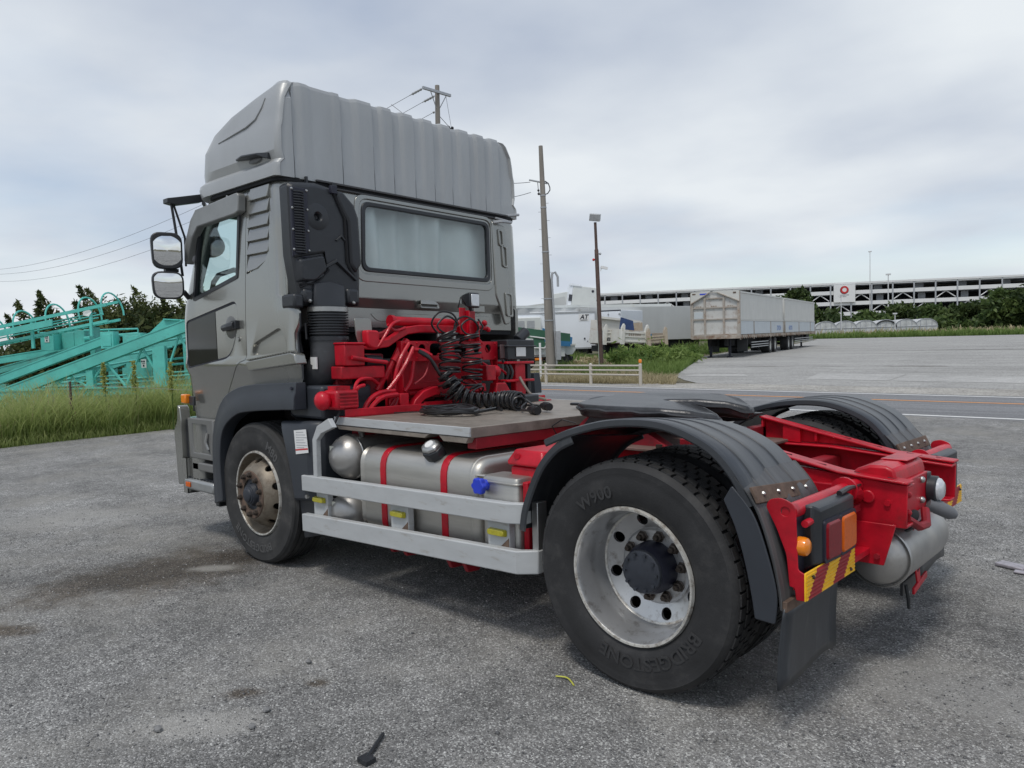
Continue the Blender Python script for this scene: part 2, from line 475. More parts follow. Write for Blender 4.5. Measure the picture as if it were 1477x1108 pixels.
    t.links.new(ve.outputs['Distance'], bp.inputs['Height']); t.links.new(bp.outputs[0], b.inputs['Normal'])
    return m
BR = (.42, .36, .30)
GRAVEL = ground_mat('gravel_lot', (.226, .223, .217), (.50, .50, .48), 150, .52, agg2=(.31, .298, .27),
    stains_patches=[(-3.5, -1.75, 1.15, .62, 1.25, BR, .85), (-3.45, -1.2, .30, .28, .6, BR, .6), (-1.33, -2.32, .13, .07, .9, BR, .9), (-1.16, -2.06, .08, .06, .4, BR, .9),
            (-3.15, -2.8, .26, .12, .5, BR, .9), (-1.24, -2.6, .30, .14, .75, (.42, .41, .385, 1), .55), (-3.3, -1.5, .2, .1, .8, (.40, .39, .36, 1), .6),
            (1.12, -.35, .5, .3, .4, (.33, .325, .31, 1), .5), (-6, -1.6, .9, .5, .6, (.38, .375, .36, 1), .4), (-.6, -.2, 1.6, .5, 0, (.62, .62, .62), .6)],  # last entry: plain grey oval darkening the gravel under the truck
    bump=.9, patch=.28)
ROADM = ground_mat('road_asphalt', (.20, .204, .212), (.26, .26, .26), 60, .25, bump=.2, streak=(.08, 2.2, 1), patch=.16)
LOTM = ground_mat('far_lot_surface', (.33, .325, .31), (.42, .42, .41), 30, .25, bump=.3, patch=.14, streak=(.35, 1, 1),
    stains_patches=[(-11.2, 25.4, 1.2, .35, .1, (.4, .38, .36), .7), (-5.7, 25.7, 1.4, .4, 0, (.4, .38, .36), .75), (-5.5, 41.5, 7, .9, 0, (.45, .44, .43), .8), (-1, 47, 9, 1.4, 0, (.5, .49, .48), .7), (-8.6, 25.6, .9, .25, .1, (.45, .44, .42), .6)])
CONC = ground_mat('pale_concrete', (.38, .375, .36), (.5, .5, .49), 40, .12, bump=.15, patch=.12)
KERBM = ground_mat('sandy_shoulder', (.36, .345, .315), (.5, .48, .45), 35, .35, bump=.5, patch=.2)
EARTH = ground_mat('earth', (.12, .105, .07), (.2, .18, .13), 25, .5, bump=.6, patch=.3, agg2=(.11, .13, .04))
LINEW = mat('road_paint_white', (.68, .68, .66), .7, 0, .08, 8, dirt=.3, dirtcol=(.3, .3, .3), ds=14)
LINEO = mat('road_paint_orange', (.62, .26, .07), .7, 0, .1, 8, dirt=.3, dirtcol=(.3, .25, .2), ds=14)

def zfar(y):          # the land beyond the road climbs very slightly
    return max(0.0, min(.22, (y - 17) * .0125))
def sheet(name, m, outline_fn=None, xs=None, ys=None, z0=0, kind='structure'):
    V = []; F = []
    for j, y in enumerate(ys):
        for i, x in enumerate(xs):
            V.append((x, y, zfar(y) + z0))
    n = len(xs)
    for j in range(len(ys) - 1):
        for i in range(n - 1):
            F.append((j * n + i, j * n + i + 1, (j + 1) * n + i + 1, (j + 1) * n + i))
    o = fast(name, V, F, m); o['kind'] = kind; return o
ys_all = [-300, -60, 0, 10, 17, 20, 24, 28, 31, 34.6, 40, 60, 100, 200, 400, 900, 1500]
sheet('ground', EARTH, xs=[-1500, -300, -60, -13, 0, 60, 300, 1500], ys=ys_all, z0=-.012)
def strip(name, m, poly, z):
    o = fast(name, [(x, y, z) for x, y in poly], [tuple(range(len(poly)))], m); o['kind'] = 'structure'; return o
ed = [(-12.95, -60)] + [(-12.82 + .10 * math.sin(i * 1.7) + .06 * math.sin(i * 4.1), -12 + i * .5) for i in range(45)] + [(-12.8, 10.3)]
gl = strip('gravel_lot', GRAVEL, [(120, -60), (120, 10.3)] + ed[::-1], 0.0)
strip('road', ROADM, [(-400, 10.3), (400, 10.3), (400, 15.0), (-400, 15.0)], 0.0)
sp = [(-400, 15.0), (400, 15.0), (400, 17.0), (60, 17.0), (-9.2, 17.0), (-10.4, 16.7), (-12, 15.9), (-400, 15.9)]
strip('road_shoulder', KERBM, sp, 0.0)
for nm, m, y0, y1 in (('road_edge_line', LINEW, 10.42, 10.56), ('road_edge_line', LINEW, 14.62, 14.76), ('road_centre_line', LINEO, 13.16, 13.30)):
    strip(nm, m, [(-300, y0), (300, y0), (300, y1), (-300, y1)], .004)
# far lot : rows along y with a left border that follows the weeds
rows = [(16.98, -9.6), (18, -10.6), (20, -12.2), (24, -14.6), (28, -16.4), (31, -17.6), (34.6, -18.6), (40, -20.3), (50, -22.4), (60, -24.3), (75, -28.5), (90, -33), (96, -36)]
V = []; F = []
for y, xl in rows:
    for k in range(2): V.append((xl if k == 0 else 130, y, zfar(y) + .002))
for j in range(len(rows) - 1): F.append((2 * j, 2 * j + 1, 2 * j + 3, 2 * j + 2))
fl = fast('far_lot', V, F, LOTM); fl['kind'] = 'structure'
def slab(pts):
    o = fast('concrete_patch', [(x, y, zfar(y) + .008) for x, y in pts], [tuple(range(len(pts)))], CONC); o['kind'] = 'structure'
slab([(-11.6, 19.6), (-9.3, 19.9), (-9.9, 20.9), (-11.7, 20.8)])
slab([(-7.1, 19.1), (-4.7, 19.0), (-4.9, 21.6), (-7.6, 21.7)])
slab([(-4.6, 18.9), (4.6, 18.4), (4.6, 20.4), (-4.8, 21.2)])

# ------------------------------------------------------------------ vegetation
def leafmat(name, dark, light, trans=.35, rough=.6):
    m = bpy.data.materials.new(name); m.use_nodes = True
    t = m.node_tree; t.nodes.clear()
    o = nn(t, 'ShaderNodeOutputMaterial')
    at = nn(t, 'ShaderNodeAttribute'); at.attribute_name = 'tint'
    rp = nn(t, 'ShaderNodeValToRGB'); rp.color_ramp.elements[0].color = (*dark, 1); rp.color_ramp.elements[1].color = (*light, 1)
    t.links.new(at.outputs['Fac'], rp.inputs[0])
    d = nn(t, 'ShaderNodeBsdfDiffuse'); tr = nn(t, 'ShaderNodeBsdfTranslucent'); g = nn(t, 'ShaderNodeBsdfGlossy'); g.inputs['Roughness'].default_value = rough
    g.inputs['Color'].default_value = (.5, .5, .5, 1)
    t.links.new(rp.outputs[0], d.inputs[0]); t.links.new(rp.outputs[0], tr.inputs[0])
    m1 = nn(t, 'ShaderNodeMixShader'); m1.inputs[0].default_value = trans
    t.links.new(d.outputs[0], m1.inputs[1]); t.links.new(tr.outputs[0], m1.inputs[2])
    m2 = nn(t, 'ShaderNodeMixShader'); m2.inputs[0].default_value = .04
    t.links.new(m1.outputs[0], m2.inputs[1]); t.links.new(g.outputs[0], m2.inputs[2])
    t.links.new(m2.outputs[0], o.inputs[0])
    return m
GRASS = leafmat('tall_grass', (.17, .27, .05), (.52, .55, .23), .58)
DRYG = leafmat('dry_grass', (.26, .21, .11), (.62, .54, .34), .45)
WEED = leafmat('green_weeds', (.06, .125, .022), (.27, .36, .10), .45)
LEAFD = leafmat('dark_leaves', (.022, .045, .015), (.10, .14, .04), .3)
LEAFJ = leafmat('juniper_leaves', (.026, .045, .015), (.17, .19, .06), .3)
LEAFM = leafmat('mid_leaves', (.035, .07, .02), (.15, .21, .06), .3)
BARK = mat('bark', (.07, .055, .04), .9, 0, .3, 10, bump=.5, bs=40)
def set_tint(o, arr):
    a = o.data.attributes.new('tint', 'FLOAT', 'POINT'); a.data.foreach_set('value', np.asarray(arr, dtype=np.float32))
def grass(name, pos, hmin, hmax, w, m, lean=.45, kind='stuff', tip=(.35, 1.0), zf=None):
    """pos (N,2). bent 3-segment blades"""
    N = len(pos)
    h = rng.uniform(hmin, hmax, N) * rng.uniform(.65, 1, N) * (.86 + .16 * np.sin(pos[:, 0] * 1.9 + 2 * np.sin(pos[:, 1] * .8)) + .14 * np.sin(pos[:, 1] * 2.7 + 1.3 * pos[:, 0])); az = rng.uniform(0, 2 * PI, N); ln = rng.uniform(.1, 1, N) * lean * h
    wd = w * rng.uniform(.6, 1.3, N); a2 = rng.uniform(0, PI, N)
    z0 = np.array([zf(y) if zf else 0 for y in pos[:, 1]]) - .02
    dx, dy = np.cos(az), np.sin(az); wx, wy = np.cos(a2), np.sin(a2)
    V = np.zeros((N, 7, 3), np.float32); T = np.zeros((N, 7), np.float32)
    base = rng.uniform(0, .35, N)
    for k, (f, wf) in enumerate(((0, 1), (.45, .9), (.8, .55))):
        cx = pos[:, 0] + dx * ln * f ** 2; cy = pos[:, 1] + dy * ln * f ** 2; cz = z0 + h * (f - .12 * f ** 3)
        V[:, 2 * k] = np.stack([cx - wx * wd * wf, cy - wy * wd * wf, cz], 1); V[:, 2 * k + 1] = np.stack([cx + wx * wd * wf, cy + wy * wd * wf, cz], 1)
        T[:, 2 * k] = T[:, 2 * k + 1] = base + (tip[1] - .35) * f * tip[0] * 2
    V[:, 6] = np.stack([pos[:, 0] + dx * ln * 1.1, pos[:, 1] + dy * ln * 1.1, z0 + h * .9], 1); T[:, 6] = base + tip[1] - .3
    i = np.arange(N)[:, None] * 7
    F = np.concatenate([i + np.array([[0, 1, 3]]), i + np.array([[0, 3, 2]]), i + np.array([[2, 3, 5]]), i + np.array([[2, 5, 4]]), i + np.array([[4, 5, 6]])])
    o = fast(name, V.reshape(-1, 3), F, m); set_tint(o, np.clip(T.ravel(), 0, 1)); o['kind'] = kind
    return o
def leaves(V0, N, size, m, name, parent=None, elong=1.6):
    """V0: (N,3) leaf centres -> random quads with a tint"""
    N = len(V0)
    a = rng.normal(size=(N, 3)); a /= np.linalg.norm(a, axis=1)[:, None]
    b = np.cross(a, rng.normal(size=(N, 3))); b /= np.linalg.norm(b, axis=1)[:, None]
    s = (size * rng.uniform(.55, 1.3, N))[:, None]
    V = np.stack([V0 - a * s * elong, V0 + b * s * .6, V0 + a * s * elong, V0 - b * s * .6], 1)
    F = np.arange(N * 4).reshape(N, 4)
    o = fast(name, V.reshape(-1, 3), F, m, parent)
    return o, N
def tree(name, label, x, y, h, rad, m, nclump=26, nleaf=70, size=.25, group=None, z0=0, trunk=.35, cat='tree', low=.15, seed=0, flat=1.0):
    r = np.random.default_rng(seed * 77 + 5)
    root = empty(name, (x, y, z0)); tag(root, label, cat, group)
    P = []; T = []; mb = MB()
    tr = max(.05, h * .022)
    mb.tube([(0, 0, -.1), (.02 * h, 0, h * .3), (-.01 * h, .02 * h, h * .6), (0, 0, h * .85)], [tr, tr * .8, tr * .5, tr * .15], 7)
    for c in range(nclump):
        f = r.uniform(low, 1); ang = r.uniform(0, 2 * PI)
        prof = math.sin(PI * (0.12 + .82 * f)) ** .7
        rr = rad * prof * r.uniform(.45, 1.0)
        c0 = np.array([math.cos(ang) * rr, math.sin(ang) * rr * flat, h * (.08 + .88 * f)])
        cs = rad * r.uniform(.22, .42)
        q = r.normal(size=(nleaf, 3)) * np.array([cs, cs, cs * .62]) * .55 + c0
        P.append(q); T.append(np.clip(r.uniform(.05, .75) + r.normal(size=nleaf) * .15, 0, 1))
        mb.tube([(0, 0, h * (.1 + .5 * f)), tuple(c0 * .6 + np.array([0, 0, h * .05])), tuple(c0)], [tr * .35, tr * .22, tr * .08], 4)
    P = np.concatenate(P); T = np.concatenate(T)
    o, N = leaves(P, len(P), size, m, 'crown', root)
    set_tint(o, np.repeat(T, 4))
    build('trunk', mb, BARK, root)
    return root

# tall grass strip on the left, beyond the gravel
n = 42000
gx = -12.95 - rng.uniform(0, 1, n) ** 1.5 * 4.2; gy = rng.uniform(-6.5, 8.5, n)
dens = .5 + .5 * np.sin(gy * 1.9 + 1) * np.sin(gx * 2.3 + gy) 
keep = rng.uniform(0, 1, n) < .55 + .45 * dens
gp = np.stack([gx, gy], 1)[keep]
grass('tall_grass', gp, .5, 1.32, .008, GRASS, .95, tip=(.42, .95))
n = 9000
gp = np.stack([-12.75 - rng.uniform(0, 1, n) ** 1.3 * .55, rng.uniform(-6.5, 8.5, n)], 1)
grass('short_grass', gp, .06, .32, .006, GRASS, .9, tip=(.45, 1.0))
n = 1500
gp = np.stack([-12.95 - rng.uniform(0, 1, n) * 3.2, rng.uniform(-6.5, 8.5, n)], 1)
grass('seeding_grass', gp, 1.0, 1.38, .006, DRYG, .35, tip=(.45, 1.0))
def yard(s, nf, z=0):      # metres to the right / ahead of where the photographer stands
    return Vector((CAM.x + fwd_h.x * nf + rgt_h.x * s, CAM.y + fwd_h.y * nf + rgt_h.y * s, z))
fwd_h = Vector((fwd.x, fwd.y, 0)).normalized(); rgt_h = Vector((-fwd_h.y, fwd_h.x, 0)) * -1
SEEDM = leafmat('dock_seed', (.16, .20, .04), (.42, .44, .13), .4)
# three dock stalks standing above the grass
for i, (s, hh) in enumerate(((-7.75, 1.30), (-7.17, 1.32), (-6.48, 1.28))):
    r = np.random.default_rng(i); p = yard(s, 14.3)
    zc = r.uniform(.55, 1.0, 260); q = np.stack([r.normal(size=260) * .035 * (1.5 - zc), r.normal(size=260) * .035 * (1.5 - zc), zc * hh + .02], 1)
    root = empty('dock_weed', p); tag(root, ('tall yellow-green weed stalk at left of the three, before the sign on the teal steel', 'tall yellow-green weed stalk in the middle of the three above the grass', 'tall yellow-green weed stalk closest to the cab')[i], 'weed', 'seeding weed stalks in the tall grass')
    o, N = leaves(q, 260, .022, SEEDM, 'seed_head', root); set_tint(o, np.repeat(r.uniform(.5, 1, 260), 4))
    build('stem', MB().tube([(0, 0, 0), (.01, .01, hh * .6), (.03, 0, hh)], [.009, .007, .003], 5), WEED, root)

# verge beyond the road: dry grass at the rail, green weeds behind
def area_pts(n, poly_fn): return poly_fn(n)
n = 12000
yy = 16.1 + rng.uniform(0, 1, n) * 3.2; xx = -21 + rng.uniform(0, 1, n) * 12.0
k = (xx < -9.9 - (yy - 16.2) * .55)
grass('dry_grass', np.stack([xx, yy], 1)[k], .12, .42, .010, DRYG, .9, zf=zfar)
n = 17000
yy = 18.8 + rng.uniform(0, 1, n) * 13; lim = -11.6 - (yy - 19) * .46
xx = lim - rng.uniform(0, 1, n) ** 1.1 * (6 + (yy - 18) * .2)
hs = .35 + .75 * (.5 + .5 * np.sin(xx * 1.1) * np.sin(yy * .9))
grass('green_weeds', np.stack([xx, yy], 1), .2, .7, .014, WEED, .7, zf=zfar)
n = 5000
yy = rng.uniform(31, 96, n); lim = -18.0 - (yy - 31) * .275
grass('green_weeds', np.stack([lim - rng.uniform(.1, 3.2, n), yy], 1), .4, 1.1, .03, WEED, .5, zf=zfar)
n = 20000
xx = rng.uniform(-62, 40, n); yy = 96 + rng.uniform(0, 1, n) * 9
grass('green_weeds', np.stack([xx, yy], 1), .3, 1.3, .06, WEED, .5, zf=zfar)
n = 4000
xx = rng.uniform(-45, 60, n); yy = rng.uniform(118, 140, n)
grass('dry_grass', np.stack([xx, yy], 1), .5, 1.6, .10, DRYG, .5, zf=zfar)
def shrub(label, x, y, h, rad, m, seed, group, size=.07, nl=1500):
    r = np.random.default_rng(seed); root = empty('bush', (x, y, zfar(y))); tag(root, label, 'bush', group)
    nc = 14; P = []; T = []
    mb = MB()
    for c in range(nc):
        a = r.uniform(0, 2 * PI); rr = rad * r.uniform(.1, .9); hh = h * r.uniform(.45, 1) * (1 - .35 * rr / rad)
        c0 = np.array([math.cos(a) * rr, math.sin(a) * rr, hh * .62])
        P.append(r.normal(size=(nl // nc, 3)) * np.array([rad * .22, rad * .22, hh * .26]) + c0); T.append(np.clip(r.uniform(.1, .9) + r.normal(size=nl // nc) * .2, 0, 1))
        mb.tube([(0, 0, 0), tuple(c0 * .6), tuple(c0)], [.015, .01, .005], 4)
    P = np.concatenate(P); P[:, 2] = np.abs(P[:, 2]); T = np.concatenate(T)
    o, N = leaves(P, len(P), size, m, 'foliage', root, 2.0); set_tint(o, np.repeat(T, 4)); build('stem', mb, BARK, root)
g = 'bushes on the verge beyond the guard rail'
shrub('bushy green weed clump right of the brown lamp post', -16.6, 23.4, 1.0, 1.0, WEED, 1, g)
shrub('broad green bush in the middle of the verge below the dump bodies', -16.3, 25.2, 1.1, 1.2, WEED, 2, g)
shrub('green bush behind the orange-topped rail post', -16.4, 27.6, .75, .9, WEED, 3, g)
shrub('low green bush at the left foot of the rusty trailer', -17.9, 30.8, .75, 1.0, WEED, 4, g)
shrub('low brownish bush between the utility pole and lamp post', -17.0, 21.6, .7, .8, DRYG, 5, g)

# ------------------------------------------------------------------ far buildings, trees
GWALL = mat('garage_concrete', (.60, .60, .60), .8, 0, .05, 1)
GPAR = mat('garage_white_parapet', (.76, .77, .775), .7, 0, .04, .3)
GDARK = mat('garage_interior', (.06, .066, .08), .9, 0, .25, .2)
GCOL = mat('garage_steel', (.40, .42, .45), .7, 0, .1, .5)
gr = empty('parking_garage', (-235, 301, .2), R_(27.0))
tag(gr, 'long white multi-storey parking garage with a round red logo panel', 'parking garage')
LG = 219
build('roof', MB().box(0, LG, -1.0, 45, 20.9, 22.1).box(0, LG, -1.25, -1.02, 21.5, 22.3), GPAR, gr)
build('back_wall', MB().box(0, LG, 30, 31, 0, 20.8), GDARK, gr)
for z0, z1 in ((16.8, 18.5), (11.8, 13.5), (7.0, 8.7)):
    build('parapet', MB().box(0, LG, -.8, -.45, z0, z1), GPAR, gr)
    build('floor_slab', MB().box(0, LG, -.4, 29.9, z0 - .1, z0 + .5), GCOL, gr)
build('base_wall', MB().box(0, LG, -.5, -.1, 0, 3.6), GWALL, gr)
cm = MB().box(-.3, .3, -1.0, -.84, 0, 21.4).mesh('column'); cm.materials.append(GCOL)
nb = 25; bay = LG / nb
for i in range(nb + 1):
    build('column', cm, None, gr, loc=(i * bay, 0, 0))
r = random.Random(4)
bA = MB().tube([(.6, 0, 8.95), (bay / 2, 0, 11.75)], .22, 4).tube([(bay - .6, 0, 8.95), (bay / 2, 0, 11.75)], .22, 4).mesh('brace'); bA.materials.append(GPAR)
for i in range(nb):
    for lev in range(3):
        if (i + lev) % 2 == 0: build('brace', bA, None, gr, loc=(i * bay, -.15, (0, 4.95, 9.9)[lev] if lev < 2 else -4.9))
# half-seen car roofs / inner frames on the decks
for i in range(0, nb, 2):
    build('inner_frame', MB().box(i * bay + 2, i * bay + 5.5, 6, 6.4, 17, 20.9).box(i * bay + 3, i * bay + 6, 5, 5.4, 13, 16.6), GCOL, gr)
# logo panel
sx = 128.5
pnl = build('sign_panel', MB().box(sx - 4.6, sx + 4.6, -1.7, -1.3, 13.2, 21.3), GPAR, gr)
def ringxz(cx, cz, r0, r1, y0, y1, n=28):
    o = [(cx + r1 * math.cos(2 * PI * k / n), cz + r1 * math.sin(2 * PI * k / n)) for k in range(n)]
    i_ = [(cx + r0 * math.cos(2 * PI * k / n), cz + r0 * math.sin(2 * PI * k / n)) for k in range(n)]
    return MB().ring2(o, i_, 1, y0, y1)
build('logo_ring', ringxz(sx, 18.9, .95, 1.75, -1.76, -1.71), REDP, pnl)
build('logo_ring', ringxz(sx - .05, 18.75, 1.2, 1.9, -1.708, -1.702), BLACKP, pnl)
build('logo_line', MB().box(sx - 1.9, sx + 1.9, -1.74, -1.71, 16.3, 16.7).box(sx - .8, sx + .8, -1.74, -1.71, 15.6, 15.9), GREYP, pnl)
# masts
MASTM = mat('mast_white', (.62, .63, .64), .6)
def mast(label, x, y, z0, h, r, head=False):
    root = empty('mast', (x, y, z0)); tag(root, label, 'mast')
    build('pole', MB().tube([(0, 0, 0), (0, 0, h)], [r, r * .6], 8), MASTM, root)
    build('cap', MB().box(-r * 3, r * 3, -r, r, h, h + r * 2) if not head else MB().box(-.5, .5, -.12, .12, h, h + .16).box(-.3, -.1, -.2, .2, h - .2, h), MASTM, root)
mast('very tall thin antenna mast behind the parking garage', -79.7, 263.1, .2, 26.2, .17)
mast('thin white pole in front of the garage with its base behind trees', -66.5, 236.5, .2, 16.5, .22)
mast('slim lamp post standing before the greenhouses', -47.6, 141.3, .2, 7.2, .10, True)
mast('short bare post in front of the greenhouses', -39.9, 147.0, .2, 3.6, .12)
# greenhouses
PLAS = bpy.data.materials.new('greenhouse_plastic'); PLAS.use_nodes = True
t = PLAS.node_tree; t.nodes.clear()
o_ = nn(t, 'ShaderNodeOutputMaterial'); d_ = nn(t, 'ShaderNodeBsdfDiffuse'); tl_ = nn(t, 'ShaderNodeBsdfTranslucent'); tp_ = nn(t, 'ShaderNodeBsdfTransparent')
d_.inputs[0].default_value = (.84, .85, .85, 1); tl_.inputs[0].default_value = (.7, .72, .72, 1)
a_ = nn(t, 'ShaderNodeMixShader'); a_.inputs[0].default_value = .35; b_ = nn(t, 'ShaderNodeMixShader'); b_.inputs[0].default_value = .10
t.links.new(d_.outputs[0], a_.inputs[1]); t.links.new(tl_.outputs[0], a_.inputs[2]); t.links.new(a_.outputs[0], b_.inputs[1]); t.links.new(tp_.outputs[0], b_.inputs[2]); t.links.new(b_.outputs[0], o_.inputs[0])
GEND = mat('greenhouse_end_film', (.52, .54, .54), .5, 0, .25, .9)
where = ('leftmost greenhouse, half hidden by the white trailer', 'second greenhouse from the trailer', 'third greenhouse, right behind the lamp post', 'greenhouse with a dark torn arch over its end', 'greenhouse behind the short post', 'rightmost greenhouse with its long side showing')
for i in range(6):
    f = i / 5
    gx_ = -49.8 + 13.9 * f; gy_ = 139.6 + 12.4 * f
    root = empty('greenhouse', (gx_, gy_, .2), R_(22)); tag(root, 'white plastic tunnel, ' + where[i], 'greenhouse', 'greenhouses at the edge of the far field')
    hw = 1.86; prof = [(-hw, 0), (-hw, 1.3)] + [(-hw * math.cos(PI * k / 12), 1.3 + 1.35 * math.sin(PI * k / 12)) for k in range(1, 12)] + [(hw, 1.3), (hw, 0)]
    build('film', MB().loft([[(x, y, z) for x, z in prof] for y in (0, 4, 8, 12, 18)], False, False), PLAS, root)
    build('end_wall', MB().prism(inset(prof, .04), 1, .05, .09), GEND, root)
    mb = MB()
    for y in (-.02, 6, 12): mb.tube([(x, y, z) for x, z in prof], .05, 4)
    for x in (-.95, 0, .95): mb.tube([(x, -.02, 0), (x, -.02, 2.3 if x else 2.6)], .045, 4)
    mb.tube([(-hw, -.02, 1.3), (hw, -.02, 1.3)], .045, 4)
    build('hoop_frame', mb, GCOL, root)
    if i == 3:
        build('torn_edge', MB().tube([(x * .93, -.08, z * .93) for x, z in prof[1:-1]], .09, 5), BLACKV, root)
# tree line beyond the far lot
tl = [(-74, 176, 9.0, 3.6, LEAFD), (-66, 168, 10.2, 3.6, LEAFD), (-63.5, 160, 6.6, 3.6, LEAFM), (-57, 163, 5.2, 4.0, LEAFD), (-51, 168, 4.6, 3.8, LEAFM), (-47, 176, 5.6, 4.2, LEAFD), (-42.5, 182, 5.4, 4.4, LEAFM),
      (-37.5, 186, 5.2, 4.2, LEAFD), (-33.5, 186, 5.6, 4.2, LEAFD), (-30.0, 184, 6.2, 3.8, LEAFD), (-25.5, 178, 7.4, 3.8, LEAFD), (-22.0, 176, 8.2, 4.0, LEAFD), (-19, 172, 11.4, 4.0, LEAFD), (-15, 172, 11.5, 5.0, LEAFD), (-27.5, 176, 8.0, 4.2, LEAFM), (-70, 176, 8.5, 5, LEAFM)]
tlab = ['dark tree whose round top shows above the white trailer', 'dark tree left of the garage logo panel', 'lighter green tree just below the logo panel', 'dark tree right of the logo panel', 'mid green tree behind the middle greenhouses',
        'dark tree under the garage antenna', 'low mid green tree behind the right greenhouses', 'dark low tree at the end of the greenhouse row', 'dark tree standing right of the greenhouses', 'dark tree left of the tall clump at the picture edge',
        'tall dark tree at the left of the edge clump', 'tall dark tree in the middle of the edge clump', 'tallest dark tree at the right picture edge', 'dark tree beyond the right picture edge', 'lighter tree in front of the edge clump', 'pale green tree behind the second white trailer']
for i, (x, y, h, rd, m) in enumerate(tl):
    tree('broadleaf_tree', tlab[i], x, y, h, rd, m, 26, 75, .42, 'trees in front of the parking garage', .2, seed=i + 1, low=.02)
# low hedge band behind greenhouses
n = 9000
q = np.stack([rng.uniform(-80, -8, n), np.zeros(n), np.abs(rng.normal(size=n)) * 1.6], 1); q[:, 1] = 158 + (q[:, 0] + 55) * .55 + rng.normal(size=n) * 1.5 + 4
q[:, 2] = np.minimum(q[:, 2], 3.6) * (.75 + .25 * np.sin(q[:, 0] * .6))+.2
o, N = leaves(q, n, .42, LEAFM, 'hedge'); set_tint(o, np.repeat(rng.uniform(0, .8, n), 4)); o['kind'] = 'stuff'
# ------------------------------------------------------------------ junipers behind the teal steel
jl = ['leftmost juniper, small with a spreading top, above the teal ladder', 'juniper with one leaning pointed shoot behind the ladder hoops', 'juniper with the tallest leaning shoot left of the cab', 'dense dark juniper between the ladder end and the cab', 'dense dark juniper right beside the cab mirrors', 'dark juniper half hidden behind the cab']
for i, (s, nf, h, rad) in enumerate(((-16.1, 25.6, 3.35, .8), (-14.9, 25.0, 3.65, .9), (-13.7, 25.4, 3.9, 1.0), (-12.6, 25.0, 3.75, 1.35), (-11.4, 25.2, 3.85, 1.45), (-9.8, 25.4, 3.8, 1.6))):
    r = np.random.default_rng(100 + i); p = yard(s, nf)
    root = empty('juniper_tree', p); tag(root, jl[i], 'tree', 'junipers behind the teal steel')
    P = []; T = []; mb = MB().tube([(0, 0, 0), (.05, .03, h * .5), (0, 0, h * .8)], [.12, .08, .03], 6)
    nsh = 9 if i < 3 else 22
    ncl = 20 if i < 3 else 46
    for c in range(ncl):                     # body of the bush
        a = r.uniform(0, 2 * PI); rr = rad * 1.25 * math.sqrt(r.uniform(0, 1)); zc_ = h * r.uniform(.15, .82 if i > 2 else .7) * (1 - .22 * (rr / (rad * 1.25)) ** 2)
        c0 = np.array([math.cos(a) * rr, math.sin(a) * rr, zc_]); k = 190; cs = r.uniform(.16, .30)
        P.append(r.normal(size=(k, 3)) * np.array([cs, cs, cs * .7]) + c0); T.append(np.clip(r.uniform(.0, .65) + r.normal(size=k) * .15, 0, 1))
        mb.tube([(0, 0, h * .12), tuple(c0 * np.array([.5, .5, .8])), tuple(c0)], [.045, .025, .008], 4)
    for c in range(4 if i < 3 else 6):       # twisted leaning shoots
        a = r.uniform(0, 2 * PI); rr = rad * r.uniform(.0, .9) if c else .1
        top = h * (1 if c == 0 else r.uniform(.72, .95)); b0 = np.array([math.cos(a) * rr, math.sin(a) * rr, top * .5])
        lean = -rgt_h * (.5 * top * r.uniform(.25, .75)) + fwd_h * r.normal() * .2; tp = b0 + np.array([lean.x * .8, lean.y * .8, top * .5 * r.uniform(.8, 1)])
        k = 330; f = r.uniform(0, 1, k) ** .8; wd = .30 * (1.03 - f) * (.5 + .6 * np.sin(f * 6 + c * 1.7) ** 2) + .025
        sw = np.stack([np.sin(f * 5 + c), np.cos(f * 4 + c), 0 * f], 1) * .07
        P.append(b0 + (tp - b0) * f[:, None] + sw + r.normal(size=(k, 3)) * wd[:, None] * .75); T.append(np.clip(r.uniform(.1, .5) + r.normal(size=k) * .2 + f * .12, 0, 1))
        mb.tube([(0, 0, h * .15), tuple(b0), tuple(b0 + (tp - b0) * .95)], [.05, .03, .008], 4)
    P = np.concatenate(P); T = np.concatenate(T)
    o, N = leaves(P, len(P), .05, LEAFJ, 'crown', root, 2.0); set_tint(o, np.repeat(T, 4)); build('trunk', mb, BARK, root)
# dark undergrowth behind the steel
n = 9000
ss = rng.uniform(-20, -5, n); nf = 24.2 + rng.normal(size=n) * .7
q = np.array([[*yard(a, b).xy, 0] for a, b in zip(ss, nf)]); q[:, 2] = rng.uniform(0, 1, n) * (2.1 + .5 * np.clip((ss + 14) / 3, -1, 1))
o, N = leaves(q, n, .085, LEAFJ, 'undergrowth'); set_tint(o, np.repeat(rng.uniform(0, .6, n), 4)); o['kind'] = 'stuff'

# ================================================================== THINGS IN THE DISTANCE
TEAL = mat('teal_paint', (.12, .55, .485), .45, 0, .12, 3, dirt=.2, dirtcol=(.10, .28, .25), ds=5)
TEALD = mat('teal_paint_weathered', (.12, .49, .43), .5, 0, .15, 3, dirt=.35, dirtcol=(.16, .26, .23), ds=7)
YR = R_(42.47)
def inclined(mb, x0, z0, x1, z1, h, y0, y1, fl=.004):
    """box girder sloping from (x0,z0) to (x1,z1) (top edge), web height h, flanges proud by fl"""
    mb.prism([(x0, z0 - .03), (x1, z1 - .03), (x1, z1 - h + .03), (x0, z0 - h + .03)], 1, y0 + fl, y1 - fl)
    mb.prism([(x0, z0), (x1, z1), (x1, z1 - .028), (x0, z0 - .028)], 1, y0 - .006, y1 + .03)
    mb.prism([(x0, z0 - h + .028), (x1, z1 - h + .028), (x1, z1 - h), (x0, z0 - h)], 1, y0, y1)
    return mb
